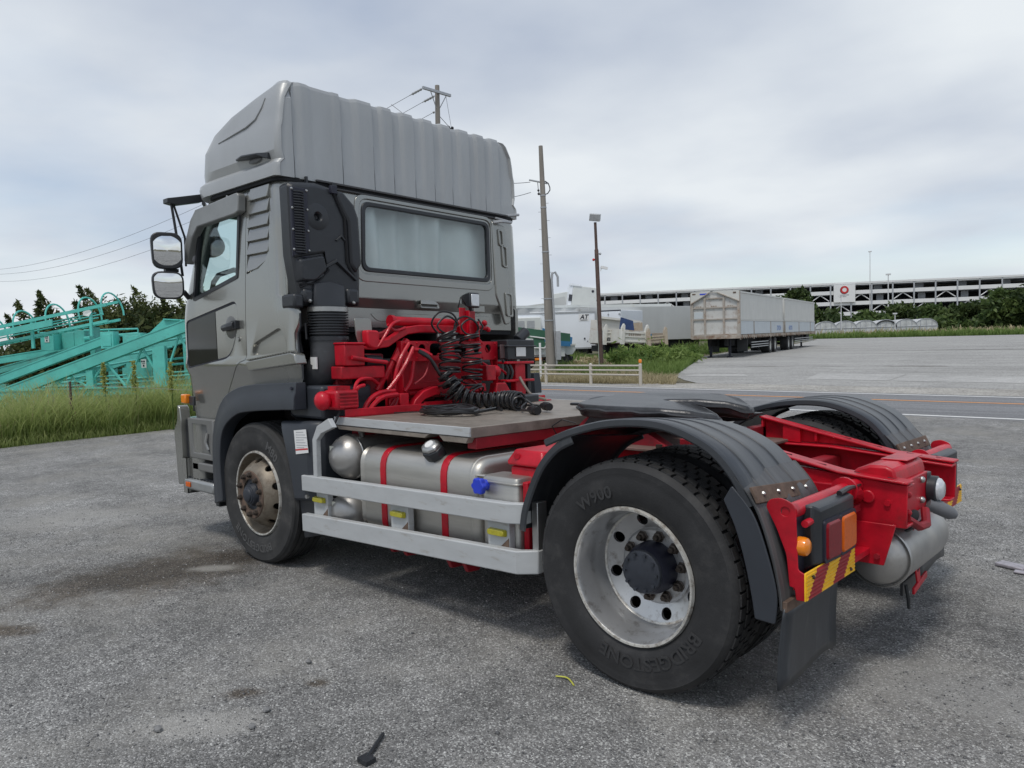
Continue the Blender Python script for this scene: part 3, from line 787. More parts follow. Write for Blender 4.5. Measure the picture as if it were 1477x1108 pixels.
def sign_on(root, x, y, z, w=.12, h=.2):
    p = build('sign', MB().box(x - w / 2, x + w / 2, y - .012, y, z - h / 2, z + h / 2), WHITE, root)
    m = MB()
    for dx, dz, sx, sz in ((-.3, .25, .12, .1), (.1, .25, .16, .1), (.0, .02, .3, .03), (0, -.25, .14, .12)):
        m.box(x + (dx - sx) * w, x + (dx + sx) * w, y - .016, y - .0125, z + (dz - sz) * h, z + (dz + sz) * h)
    build('sign_print', m, BLACKP, p)
# frame A, nearest
rA = empty('teal_steel_frame', yard(-9.5, 17), YR)
tag(rA, 'teal steel frame with the long sloping girder nearest the grass', 'steel frame', 'teal steel frames stored behind the grass')
build('girder', inclined(MB(), -2.9, .46, 4.2, 2.86, .27, -.1, .1), TEAL, rA)
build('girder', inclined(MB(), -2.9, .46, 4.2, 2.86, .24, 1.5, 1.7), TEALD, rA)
for x, zt, w in ((0, 1.12, .15), (1.58, 1.62, .27), (3.2, 2.2, .2)):
    build('post', MB().box(x - w / 2, x + w / 2, -.07, -.01, .05, zt).box(x - w / 2, x + w / 2, .02, .08, .05, zt).box(x - .02, x + .02, -.008, .018, .05, zt), TEAL, rA)
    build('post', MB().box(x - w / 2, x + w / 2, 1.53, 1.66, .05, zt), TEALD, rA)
build('base_beam', MB().box(-2.6, 4, -.09, .09, .55, .72).box(-2.6, 4, -.12, -.092, .7, .74), TEAL, rA)
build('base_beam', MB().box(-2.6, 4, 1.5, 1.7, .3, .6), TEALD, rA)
for z, y in ((.82, .5), (.90, .9), (.98, 1.25)):
    build('tie_rod', MB().tube([(-2, y, z - .1), (3.6, y, z + .06)], .022, 6), TEAL, rA)
build('panel', MB().box(.35, .95, .9, .95, .1, 1.25).box(1.05, 1.3, .8, .85, .1, 1.3), TEALD, rA)
sign_on(rA, .83, .78, 1.22)
for k in range(7):
    x = -2.2 + k * .85; zb = .46 + (x + 2.9) * .338 - .27
    if zb > .62: build('lattice_bar', MB().tube([(x, 0, zb + .02), (x + .42, 0, .74)], .028, 6), TEAL, rA); build('lattice_bar', MB().tube([(x + .42, 0, .74), (x + .85, 0, zb + .30)], .028, 6), TEAL, rA)
    build('lattice_bar', MB().tube([(x, .12, zb + .1), (x + .85, 1.48, zb + .3)], .025, 6), TEALD, rA)
for x in (-1.8, -.4, 2.3): build('cross_member', MB().box(x - .06, x + .06, .11, 1.49, .45 + (x + 2.9) * .338 - .25, .45 + (x + 2.9) * .338 - .1), TEALD, rA)
# frame B
rB = empty('teal_steel_frame', yard(-10.2, 18.9), YR)
tag(rB, 'teal steel frame with a sloping girder ending at a square box, behind the nearest frame', 'steel frame', 'teal steel frames stored behind the grass')
build('girder', inclined(MB(), -3.4, .75, .0, 1.9, .22, -.1, .1), TEAL, rB)
build('girder', inclined(MB(), .35, 1.66, 2.9, 2.52, .2, -.08, .12), TEAL, rB)
build('end_box', MB().box(.02, .34, -.16, .12, 1.6, 2.02).box(.07, .29, -.175, -.162, 1.66, 1.96), TEAL, rB, bevel=.006)
build('end_box', MB().box(.5, .95, -.02, .3, .5, 1.97).box(.56, .89, -.035, -.022, 1.2, 1.9), TEALD, rB, bevel=.006)
build('gusset', MB().prism([(1.25, 1.97), (1.62, 2.3), (2.0, 2.27), (2.15, 2.12), (1.25, 1.85)], 1, -.14, -.09).prism([(1.62, 2.3), (2.0, 2.27), (2.0, 2.24), (1.62, 2.27)], 1, -.2, .2), TEAL, rB)
for x in (-1.7, -.3, 1.2, 2.3):
    build('post', MB().box(x - .1, x + .1, -.06, .06, .05, 1.0 + x * .3 + .15), TEALD, rB)
build('base_beam', MB().box(-3.4, 2.8, -.1, .1, .25, .5), TEALD, rB)
build('rail_bar', MB().tube([(.4, -.1, 1.18), (2.4, -.1, 1.34)], .03, 6).tube([(.4, -.1, 1.05), (2.4, -.1, 1.2)], .03, 6), TEAL, rB)
# frame C
rC = empty('teal_steel_frame', yard(-12.3, 20.6), YR)
tag(rC, 'teal steel frame with a low rail and two upright boxes, farthest of the stored frames', 'steel frame', 'teal steel frames stored behind the grass')
build('girder', inclined(MB(), -2.2, 1.05, 1.6, 1.98, .17, -.1, .1), TEALD, rC)
build('girder', inclined(MB(), -2.6, 1.4, .35, 1.78, .2, .5, .7), TEAL, rC)
build('upright_box', MB().box(-.4, -.05, -.2, .2, 1.6, 2.1), TEAL, rC, bevel=.006)
build('upright_box', MB().box(.0, .62, .1, .5, 1.55, 2.13).box(.04, .34, .085, .098, 1.6, 2.08), TEALD, rC, bevel=.006)
build('hand_rail', MB().tube([(.62, .1, 2.12), (2.1, .1, 2.12)], .025, 6).tube([(1.3, .1, 1.75), (1.3, .1, 2.12)], .02, 6).tube([(2.1, .1, 1.8), (2.1, .1, 2.12)], .02, 6).tube([(.62, .1, 1.9), (2.1, .1, 1.98)], .05, 6), TEAL, rC)
for x in (-1.6, 0, 1.4): build('post', MB().box(x - .09, x + .09, -.07, .07, .05, 1.1 + x * .24), TEALD, rC)
sign_on(rC, -.22, -.2, 1.92)
# ladder with hoops
rL = empty('caged_ladder', yard(-11.6, 19.4), YR)
tag(rL, 'teal caged ladder with round hoops lying sloped over the frames', 'ladder')
def lz(x, a): return a + .175 * x
for y, a, nm in ((-.25, 2.02, 'side_rail'), (.35, 2.06, 'side_rail'), (-.28, 2.42, 'cage_rail'), (.3, 2.52, 'cage_rail')):
    build(nm, MB().prism([(-3.2, lz(-3.2, a)), (1.42, lz(1.42, a)), (1.42, lz(1.42, a) + .07), (-3.2, lz(-3.2, a) + .07)], 1, y - .03, y + .03), TEAL, rL)
build('channel_rail', MB().prism([(-3.2, lz(-3.2, 2.2)), (.1, lz(.1, 2.2)), (.1, lz(.1, 2.2) + .16), (-3.2, lz(-3.2, 2.2) + .16)], 1, -.42, -.38), TEAL, rL)
for y, a in ((-.1, 2.2), (.1, 2.3), (.2, 2.12), (-.2, 2.32)):
    build('cage_rail', MB().tube([(-3.2, y, lz(-3.2, a)), (1.1, y, lz(1.1, a))], .018, 5), TEAL, rL)
for i in range(22):
    x = -3.0 + i * .2
    build('rung', MB().tube([(x, -.25, lz(x, 2.05)), (x, .35, lz(x, 2.09))], .018, 5), TEAL, rL)
for x in (-1.75, -.95, -.12, .72, 1.3):
    mb = MB(); path = []
    for k in range(15):
        a = PI * 1.16 * (k / 14) - PI * .08
        path.append((x + .12 - .12 * math.cos(a) - .08 * math.sin(a), -.0 - .30 * math.cos(a), lz(x, 2.34) + .46 * math.sin(a)))
    build('hoop', mb.tube(path, .022, 6), TEAL, rL)
for x in (-2.3, -.5, 1.0): build('strut', MB().box(x - .03, x + .03, -.3, -.24, lz(x, 1.75), lz(x, 2.5)), TEAL, rL)
for x in (-2.6, .9): build('support_leg', MB().box(x - .06, x + .06, -.1, .2, .0, lz(x, 2.0)), TEALD, rL)
build('white_cloth', MB().loft([[(.82, -.30, lz(.9, 2.30)), (.98, -.32, lz(.9, 2.27)), (1.05, -.30, lz(.9, 2.38)), (.97, -.31, lz(.9, 2.47)), (.84, -.3, lz(.9, 2.42))], [(.85, -.27, lz(.9, 2.31)), (.98, -.26, lz(.9, 2.29)), (1.03, -.27, lz(.9, 2.38)), (.96, -.27, lz(.9, 2.45)), (.86, -.27, lz(.9, 2.41))]]), WHITE, rL)
# fence post with wire at the grass edge
fp = empty('fence_post', yard(-7.94, 13.5)); tag(fp, 'thin rusty iron fence post standing in the tall grass', 'fence post')
build('rod', MB().box(-.022, .022, -.006, .006, -.1, 1.02).box(-.006, .006, .006, .03, -.1, 1.02), RUSTR, fp)
RUSTP_ = mat('wire_grey', (.25, .24, .22), .6)
wv = [yard(-7.94 + i * .5, 13.5 - i * .02, .93 - .025 * i + .02 * math.sin(i)) for i in range(9)]
tag(build('fence_wire', MB().tube(wv, .003, 4), RUSTP_), 'single slack wire running from the rusty post into the grass by the cab', 'wire')

# ------------------------------------------------------------------ guard rail by the road
RAILP = mat('cream_rail_paint', (.50, .46, .40), .5, 0, .06, 4, dirt=.2, dirtcol=(.3, .25, .18), ds=8)
gr_ = empty('guard_rail', (-10.76, 15.62, 0)); tag(gr_, 'low cream pipe guard rail with three bars along the far road edge', 'guard rail')
for z in (.60, .455, .315):
    build('rail', MB().tube([(-16, -.02, z), (0, -.02, z)], .026, 8), RAILP, gr_)
for i in range(9):
    build('post', MB().tube([(-i * 1.87, 0, -.1), (-i * 1.87, 0, .63)], .05, 10).sphere((-i * 1.87, 0, .63), .05, 10, 6), RAILP, gr_)
build('reflector', MB().lathe([(0.001, .62), (.02, .63), (.02, .68), (.045, .69), (.055, .74), (.04, .79), (.001, .80)], 12, 'Z', close=False), ORL, gr_)
wp = empty('marker_post', (-15.9, 17.0, 0)); tag(wp, 'thin white post behind the rail, left of the utility pole', 'post')
build('pole', MB().tube([(0, 0, 0), (0, 0, 1.35)], .04, 8), WHITE, wp)

# ------------------------------------------------------------------ poles
CPOLE = mat('pole_concrete', (.23, .21, .185), .85, 0, .15, 2, stretch=(3, 3, .3), bump=.1, bs=40)
GALV = mat('galvanised', (.42, .43, .44), .45, .5, .1, 8)
RUSTP = mat('rusty_brown_pole', (.075, .045, .035), .7, 0, .35, 6, bump=.15, bs=60)
WIREM = mat('wire_dark', (.10, .105, .12), .5)
pA = empty('utility_pole', (-18.11, 20.28, .04)); tag(pA, 'tall bare concrete utility pole right of the cab with a grey box on its foot', 'utility pole', 'utility poles')
def pa(z): return Vector((-.55 * z / 9.47, .38 * z / 9.47, z))
build('pole', MB().tube([pa(-.2), pa(9.47)], [.205, .088], 14), CPOLE, pA)
side = rgt_h
for z in (5.05, 3.1, 6.9, 2.2, 7.4):
    q = pa(z); rr = .205 - .0124 * z
    build('band', MB().lathe([(rr + .002, -.025), (rr + .014, -.025), (rr + .014, .025), (rr + .002, .025)], 14, 'Z', org=tuple(q)), GALV, pA)
sb = MB()
for i in range(14):
    q = pa(2.4 + i * .36); s_ = (1 if i % 2 else -1); rr = .2 - .0124 * (2.4 + i * .36)
    sb.tube([q + side * s_ * (rr - .01), q + side * s_ * (rr + .11)], .009, 5)
build('step_bolt', sb, GALV, pA)
q = pa(7.95); build('cross_arm', MB().tube([q + side * -.55 + Vector((0, 0, .12)), q + side * .22 - Vector((0, 0, .05))], .035, 6), GALV, pA)
q = pa(7.5)
build('insulator', MB().sphere(tuple(q - side * .18 + Vector((0, 0, .12))), .05, 8, 6).sphere(tuple(q - side * .17 + Vector((0, 0, -.02))), .055, 8, 6).tube([q - side * .2 + Vector((0, 0, .45)), q - side * .18 + Vector((0, 0, .1)), q - side * .1 + Vector((0, 0, -.1))], .014, 5), CABLE, pA)
build('cable_loop', MB().tube([q + side * .1 + Vector((0, 0, .5)), q + side * .24 + Vector((0, 0, .40)), q + side * .30 + Vector((0, 0, .22)), q + side * .30 + Vector((0, 0, .12)), q + side * .2 + Vector((0, 0, -.02)), q + side * .05 + Vector((0, 0, -.06))], .022, 6), CABLE, pA)
q = pa(4.1)
build('conduit', MB().tube([pa(.3) + side * .25, pa(3.9) + side * .2, pa(4.15) + side * .24, pa(4.2) + side * .36, pa(4.0) + side * .46, pa(3.6) + side * .45], .05, 8), GALV, pA)
build('control_box', MB().box(.23, .43, -.12, .12, .55, 1.75), GALV, pA, bevel=.01, rot=(0, 0, YR))
pB = empty('utility_pole', (-24.93, 20.4, .04)); tag(pB, 'distant utility pole whose cross arm shows above the cab roof', 'utility pole', 'utility poles')
def pb(z): return Vector((-.42 * z / 13.66, .7 * z / 13.66, z))
build('pole', MB().tube([pb(-.2), pb(13.66)], [.2, .11], 12), CPOLE, pB)
aC = pb(13.3)
build('cross_arm', MB().box(-.05, .05, -1.05, .72, -.06, .06), GALV, pB, loc=aC + Vector((.15, 0, 0)))
build('brace', MB().tube([aC + Vector((.12, -.55, 0)), pb(12.4)], .022, 5).tube([aC + Vector((.12, .5, 0)), pb(12.4)], .022, 5), GALV, pB)
ins = MB(); atts = []
for y, z in ((-1.0, 13.28), (-.25, 13.1)):
    p0 = Vector((aC.x + .1, y + aC.y, z)); p1 = p0 + Vector((-.95, 0, -.10))
    for k in range(7):
        c = p0.lerp(p1, .15 + k * .1); ins.sphere(tuple(c), .065 if k % 2 == 0 else .05, 8, 5)
    ins.tube([p0, p1], .02, 5); atts.append(p1)
build('insulator', ins, GALV, pB)
build('insulator', MB().sphere(tuple(pb(12.45) + Vector((-.28, 0, 0))), .06, 8, 6), GALV, pB)
build('lower_arm', MB().box(-.9, .9, -.05, .05, -.05, .05, Matrix.Rotation(R_(80), 4, 'Z')).sphere((-.2, -.7, .1), .09, 8, 5).sphere((-.1, -.5, .1), .09, 8, 5).sphere((.1, .6, .1), .09, 8, 5).sphere((.15, .8, .1), .08, 8, 5), CABLE, pB, loc=pb(11.65))
build('stay_wire', MB().tube([aC + Vector((.1, .45, 0)), pb(11.7) + Vector((.15, .75, 0))], .012, 4).tube([pb(12.3), pb(11.7) + Vector((.15, .7, 0))], .016, 4), WIREM, pB)
WB0 = Vector((-24.93, 20.4, .04))
atts.append(pb(12.45) + Vector((-.3, 0, 0)))
for i, a in enumerate(atts):
    a = a + WB0; e = Vector((-140, a.y - 1.5 + i * .3, a.z + 3.0)); pts = []
    for k in range(25):
        f = k / 24; q = a.lerp(e, f); q.z -= 4 * f * (1 - f) * (4.6 + i * .25); pts.append(q)
    tag(build('overhead_wire', MB().tube(pts, .012, 4), WIREM), ('highest of the three overhead wires leaving the distant pole to the left', 'middle overhead wire leaving the distant pole to the left', 'lowest of the three overhead wires running left behind the cab')[i], 'wire', 'overhead wires left of the cab')
WA0 = Vector((-18.11, 20.28, .04))
for i, (za, zb) in enumerate(((7.98, 9.75), (7.55, 8.95))):
    a = WA0 + pa(za) - side * .5; b = WB0 + pb(zb); pts = []
    for k in range(15):
        f = k / 14; q = a.lerp(b, f); q.z -= 4 * f * (1 - f) * (.30 + .15 * i); pts.append(q)
    tag(build('overhead_wire', MB().tube(pts, .012, 4), WIREM), ('upper wire from the bare pole to behind the cab roof', 'lower slack wire from the bare pole to behind the cab roof')[i], 'wire', 'wires on the bare pole')
ju = MB()
for p0, p1 in ((atts[0] + Vector((-1.4, 0, -.1)), pb(11.75) + Vector((-.3, -.6, 0))), (atts[2] + Vector((-.8, 0, -.15)), pb(11.75) + Vector((-.15, -.3, 0)))):
    ju.tube([p0, p0.lerp(p1, .5) + Vector((0, 0, -.12)), p1], .012, 4)
build('jumper_wire', ju, WIREM, pB)
lp = empty('lamp_post', (-15.78, 20.63, .05)); tag(lp, 'rusty brown lamp post with a square floodlight and small cameras', 'lamp post')
def pl(z): return Vector((-.31 * z / 6.25, .2 * z / 6.25, z))
build('pole', MB().tube([pl(-.1), pl(4.9), pl(4.95), pl(6.0)], [.085, .08, .058, .055], 12), RUSTP, lp)
build('flood_light', MB().box(-.21, .21, -.15, .15, -.12, .16), GALV, lp, bevel=.015, loc=pl(6.18), rot=(R_(12), R_(8), R_(30)))
build('beacon', MB().sphere(tuple(pl(4.52) - side * .13), .055, 8, 6), REDP, lp)
build('camera', MB().box(-.02, .26, -.05, .05, -.05, .05).box(.0, .03, -.02, .02, -.16, -.05), WHITE, lp, loc=pl(4.22) + side * .16, rot=(0, R_(14), YR))
build('camera', MB().sphere((0, 0, 0), .05, 8, 6).box(-.1, 0, -.015, .015, -.015, .015), GALV, lp, loc=pl(4.75) + side * .14, rot=(0, 0, YR))
gp_ = empty('thin_post', (-15.95, 20.75, .05)); tag(gp_, 'thin pale green post leaning on the brown lamp post', 'post')
build('pole', MB().tube([(0, 0, 0), (-.1, .06, 2.55)], .04, 8), mat('pale_green_paint', (.38, .43, .40), .6), gp_)

# ------------------------------------------------------------------ rusty white trailers
TRW = mat('trailer_white', (.58, .58, .55), .6, 0, .06, 1.2, dirt=.12, dirtcol=(.30, .22, .15), ds=2, stretch=(1, 1, .5))
TRB = mat('trailer_frame_rusty', (.40, .37, .33), .7, 0, .2, 3, dirt=.6, dirtcol=(.20, .105, .055), ds=3)
TRF = mat('trailer_front_rusty', (.54, .535, .515), .6, 0, .07, 2, dirt=.42, dirtcol=(.22, .12, .07), ds=2.4)
TRG = mat('trailer_panel_blue_grey', (.52, .56, .58), .55, 0, .05, 2, dirt=.12, dirtcol=(.28, .22, .18), ds=4)
TRR = mat('trailer_rust', (.40, .36, .31), .8, 0, .25, 3, dirt=.75, dirtcol=(.17, .085, .045), ds=2.5)
BLUEP = mat('blue_print', (.12, .20, .42), .6, 0, .1, dirt=.4, dirtcol=(.5, .53, .55), ds=30)
def far_wheel(root, x, y, r=.48, w=.5):
    wl = build('wheel', MB().lathe([(r * .6, -w / 2), (r * .93, -w / 2), (r, -w / 2 + .04), (r, w / 2 - .04), (r * .93, w / 2), (r * .6, w / 2)], 24, 'X'), RUBBER, root, loc=(x, y, r))
    build('rim', MB().lathe([(r * .6, w / 2 - .03), (r * .52, w / 2 - .10), (r * .25, w / 2 - .12), (.001, w / 2 - .1)], 20, 'X', close=False).lathe([(r * .6, -w / 2 + .03), (r * .52, -w / 2 + .10), (.001, -w / 2 + .1)], 20, 'X', close=False), TRW, wl)
def old_trailer(name, label, loc, L, front, wheels, txt, legs):
    root = empty(name, loc, R_(12)); tag(root, label, 'trailer', 'rusty white trailers parked back to back')
    W_ = 2.49; z0, zm, z1 = 1.04, 1.93, 3.42
    body = build('box_body', MB().box(.03, W_ - .03, .06, L - .05, z0 + .2, z1 - .02), TRW, root)
    # upper side skin with shallow vertical ribs
    n = int(L / .28); pts = []
    for i in range(n):
        y = .1 + (L - .25) * i / n; d = (L - .25) / n
        pts += [(W_ - .005, y), (W_ - .005, y + d * .68), (W_ - .018, y + d * .74), (W_ - .018, y + d * .94)]
    pts += [(W_ - .025, L - .12), (W_ - .025, .1)]
    build('side_skin', MB().prism(pts, 2, zm + .06, z1 - .1), TRW, root)
    build('side_rail', MB().box(W_ - .028, W_ + .015, .05, L - .05, zm - .02, zm + .05).box(W_ - .028, W_ + .02, .05, L - .05, z1 - .09, z1), TRW, root)
    seg = [0, .27, .66, 1.0] if txt == 0 else [0, .42, .82, 1.0]
    for a, b in zip(seg[:-1], seg[1:]):
        build('drop_side', MB().box(W_ - .027, W_ + .005, .1 + (L - .2) * a + .06, .1 + (L - .2) * b - .06, z0 + .17, zm - .04), TRG, root, bevel=.01)
    for a in seg:
        y = .1 + (L - .2) * a
        build('stake_post', MB().box(W_ - .02, W_ + .025, y - .045, y + .045, z0 - .1, zm - .03), TRR, root)
    build('floor_rail', MB().box(-.01, W_ + .03, .03, L, z0, z0 + .15), TRR, root)
    hk = MB()
    for i in range(int(L / .45)): hk.box(W_ + .031, W_ + .06, .3 + i * .45, .36 + i * .45, z0 - .05, z0 + .12)
    build('rope_hooks', hk, TRR, root, kind='stuff')
    if front:
        F_ = front
        build('front_wall', MB().box(0, W_, .0, .055, z0 + .16, z1), TRF, root)
        for x in (.06, .72, 1.70, W_ - .06):
            build('front_post', MB().box(x - .05, x + .05, -.075, -.003, z0 + .1, z1 - (.45 if x in (.06, W_ - .06) else .25)), TRB, root)
        for z, h_ in ((2.62, .07), (2.02, .06), (1.22, .07), (z1 - .32, .06)):
            build('front_bar', MB().box(.11 if z < 2.9 else .7, W_ - .11 if z < 2.9 else 1.72, -.065, -.004, z - h_ / 2, z + h_ / 2), TRB, root)
        build('gable_panel', MB().prism([(.0, z1 - .55), (.0, z1 + .03), (1.05, z1 + .06), (.98, z1 - .02)], 1, -.09, -.051).prism([(1.05, z1 + .06), (1.4, z1 + .06), (W_, z1 + .03), (W_, z1 - .5), (1.36, z1 - .02)], 1, -.09, -.051), TRW, root)
        build('gable_edge', MB().tube([(.0, -.1, z1 - .57), (.98, -.1, z1 - .03)], .035, 5).tube([(W_, -.1, z1 - .52), (1.38, -.1, z1 - .03)], .035, 5), TRB, root)
        build('corner_post', MB().box(-.04, .03, -.06, .04, z0, z1 - .02).box(W_ - .03, W_ + .04, -.06, .04, z0, z1 - .02), TRB, root)
        build('vent', MB().box(.15, .62, -.02, -.002, 2.08, 2.42), TRG, root)
        lab = MB()
        for x in (.4, 1.2, 2.05):
            for k in range(3): lab.box(x - .16 + k * .11, x - .08 + k * .11, -.06, -.046, 2.6, 2.72)
        build('rust_plates', lab, TRR, root, kind='stuff')
        build('corner_marker', MB().box(.08, .26, -.1, -.092, z1 - .1, z1 - .04).box(W_ - .3, W_ - .15, -.1, -.092, z1 - .12, z1 - .04), RUSTR, root)
        build('blue_label', MB().box(.48, .95, -.1, -.092, z1 - .12, z1 - .05), BLUEC, root)
        build('bumper_plate', MB().box(.0, W_, -.07, -.02, z0 - .03, z0 + .15), TRR, root)
    for y in wheels:
        for x in (W_ - .28, .28): far_wheel(root, x, y)
        build('axle', MB().cyl((.2, y, .48), (W_ - .2, y, .48), .07, n=8), BLACKV, root)
    build('chassis_beam', MB().box(.75, .87, .3, L - .2, .62, 1.0).box(1.62, 1.74, .3, L - .2, .62, 1.0), BLACKV, root)
    build('under_box', MB().box(.6, 1.9, legs + 1.2, legs + 2.6, .5, .98), BLACKV, root)
    for x in (.75, 1.74):
        build('landing_leg', MB().box(x - .06, x + .06, legs - .06, legs + .06, .08, 1.0).box(x - .14, x + .14, legs - .13, legs + .13, .0, .08), BLACKP, root)
    ya, yb = (2.6, wheels[0] - .7) if front else (wheels[-1] + .7, L - 1.0)
    for z in (.5, .62, .76): build('side_guard_rail', MB().box(W_ - .05, W_ - .01, ya, yb, z - .025, z + .025), GALV, root)
    return root
o1 = Vector((-17.91, 31.72, .18)); dirL = Vector((-math.sin(R_(12)), math.cos(R_(12)), 0))
t1 = old_trailer('box_trailer', 'rusty white trailer with gabled front wall and landing legs toward the road', o1, 11.35, True, (7.6, 9.0), 0, .9)
build('mud_flap', MB().box(.42, 1.0, 1.6, 1.63, .28, .95).box(1.95, 2.5, 1.6, 1.63, .3, .95), BLK, t1)
t2 = old_trailer('box_trailer', 'second rusty white trailer, standing behind the gabled one', o1 + dirL * 11.75, 12.2, False, (1.6, 3.0), 1, 10.6)
c12, s12 = math.cos(R_(12)), math.sin(R_(12))
text_obj('side_text', 'DYOH', .42, (2.498, 9.9, 1.36), (0, 1, 0), (0, 0, 1), BLUEP, t1, .004, .006)
text_obj('side_text', 'HOYO', .42, (2.498, 2.0, 1.36), (0, 1, 0), (0, 0, 1), BLUEP, t2, .004, .006)

# ------------------------------------------------------------------ yard of trucks across the road
BOXW = mat('box_white', (.80, .83, .87), .35, 0, .03, .6, coat=.2)
BOXG = mat('box_silver', (.50, .51, .50), .5, .1, .06, .6, stretch=(1.5, 1, .6))
BINW = mat('bin_white', (.60, .62, .60), .5, 0, .06, 1, dirt=.18, dirtcol=(.45, .33, .18), ds=1.4)
DUMPW = mat('dump_white', (.66, .65, .60), .5, 0, .08, 2, dirt=.28, dirtcol=(.34, .23, .13), ds=3)
DUMPR = mat('dump_rusty', (.47, .40, .31), .6, 0, .15, 3, dirt=.45, dirtcol=(.25, .12, .05), ds=3)
TARP = mat('tarp_blue', (.03, .06, .16), .7, 0, .25, 4)
GREENP = mat('green_body', (.035, .12, .07), .5, 0, .1, 3)
BLUEB = mat('blue_body', (.03, .17, .35), .5, 0, .1, 3)
def logo(root, x, y, z, s, m=None):
    pl_ = build('logo_plate', MB().box(x - s * .75, x + s * .75, y - .012, y - .003, z - s * .55, z + s * .55), WHITE, root)
    text_obj('logo_text', 'AT', s * .9, (x, y - .016, z - s * .22), (1, 0, 0), (0, 0, 1), BLACKP, pl_, .003, .012, .25)
    build('logo_bar', MB().box(x - s * .5, x + s * .5, y - .02, y - .0135, z - s * .42, z - s * .34), BLACKP, pl_)
wb = empty('box_truck', yard(5.25, 46.3, .2), YR); tag(wb, 'white box truck body with a small logo, between the utility pole and brown post', 'truck body')
build('box', MB().box(-6.2, 0, 0, 2.3, .62, 2.82), BOXW, wb, bevel=.02)
build('top_rail', MB().box(-6.2, .01, -.03, .05, 2.76, 2.86).box(-6.2, .01, -.025, .04, .56, .66).box(-.06, .02, -.03, .03, .66, 2.76), GALV, wb)
build('chassis', MB().box(-6, -.2, .5, 1.8, .25, .55), BLACKV, wb)
for x in (-.9, -4.6): far_wheel_root = build('wheel', MB().lathe([(.05, 0), (.4, 0), (.42, .05), (.42, .25), (.4, .28), (.05, .28)], 20, 'Y'), RUBBER, wb, loc=(x, .1, .42))
logo(wb, -.72, -.0, 2.48, .42)
build('lock', MB().box(-.75, -.66, -.03, -.002, 1.14, 1.24).box(-.55, -.5, -.03, -.002, 1.0, 1.05), BLACKP, wb)
wb2 = empty('box_truck', yard(6.25, 49.6, .2), YR - R_(35)); tag(wb2, 'white box body showing its hinged rear doors, right of the brown post', 'truck body')
build('box', MB().box(-.6, 1.15, 0, 5, .75, 2.95), BOXW, wb2, bevel=.02)
build('door', MB().box(-.55, .24, -.03, -.003, .8, 2.9), BOXW, wb2); build('door', MB().box(.27, 1.1, -.03, -.003, .8, 2.9), BOXW, wb2)
hg = MB()
for z in (1.0, 1.7, 2.3, 2.7): hg.box(1.0, 1.14, -.06, -.031, z - .05, z + .05).box(.2, .31, -.05, -.031, z - .05, z + .05)
build('hinge', hg, GALV, wb2)
build('top_seal', MB().box(-.6, 1.15, -.04, -.004, 2.91, 2.98), BLACKP, wb2)
build('chassis', MB().box(-.4, 1.0, .3, 4.5, .2, .72), BLACKV, wb2)
sv = empty('curtain_trailer', yard(11.49, 54, .22), R_(64)); tag(sv, 'long silver curtain-sided trailer with two tall rear doors', 'trailer')
pts = []
for i in range(160):
    x = -13 + 13 * i / 160.0; pts.append((x, -.03 + .045 * math.sin(x * 6.2) + .012 * math.sin(x * 13)))
pts += [(0, -.03), (0, .1), (-13, .1)]
build('curtain', MB().prism(pts, 2, 1.0, 3.25), BOXG, sv)
build('box', MB().box(-13, -.02, .11, 2.4, .9, 3.38), BOXG, sv)
build('roof_rail', MB().box(-13, .03, -.06, .1, 3.26, 3.44).box(-13, .03, -.05, .1, .85, .99).box(-.07, .02, -.06, .1, 1, 3.25), BINW, sv)
for k in range(2):
    y = .15 + k * 1.18
    d = build('rear_door', MB().box(.0, .05, y, y + 1.12, .85, 3.35), BINW, sv, bevel=.01)
    build('lock_bar', MB().tube([(.09, y + .3 + .5 * k, .8), (.09, y + .3 + .5 * k, 3.35)], .025, 6), GALV, d)
build('door_gap_dark', MB().box(.02, .056, 1.265, 1.335, .86, 3.34).box(.02, .056, .10, .155, .86, 3.34), BLACKP, sv)  # black strips colour in the dark gaps beside and between the doors
build('side_box', MB().box(-2.2, -.4, -.04, .1, .35, .98), BOXW, sv)
build('chassis', MB().box(-12, -.2, .5, 1.9, .35, .84), BLACKV, sv)
pl_ = build('logo_plate', MB().box(.052, .058, 1.75, 2.15, 2.55, 2.95), WHITE, sv)
text_obj('logo_text', 'AT', .34, (.062, 1.95, 2.62), (0, 1, 0), (0, 0, 1), BLACKP, pl_, .003, .012, .25)
sv2 = empty('curtain_trailer', yard(13.6, 53.4, .22), R_(64)); tag(sv2, 'silver trailer squeezed between the curtain-sided one and the rusty trailer', 'trailer')
build('box', MB().box(-9, 0, 0, 2.4, .9, 3.2), BOXG, sv2, bevel=.02)
build('chassis', MB().box(-8, -.1, .3, 2.0, .3, .88), BLACKV, sv2)
build('lock_bar', MB().tube([(.03, .5, .9), (.03, .5, 3.2)], .03, 6).tube([(.03, 1.4, .9), (.03, 1.4, 3.2)], .03, 6), GALV, sv2)
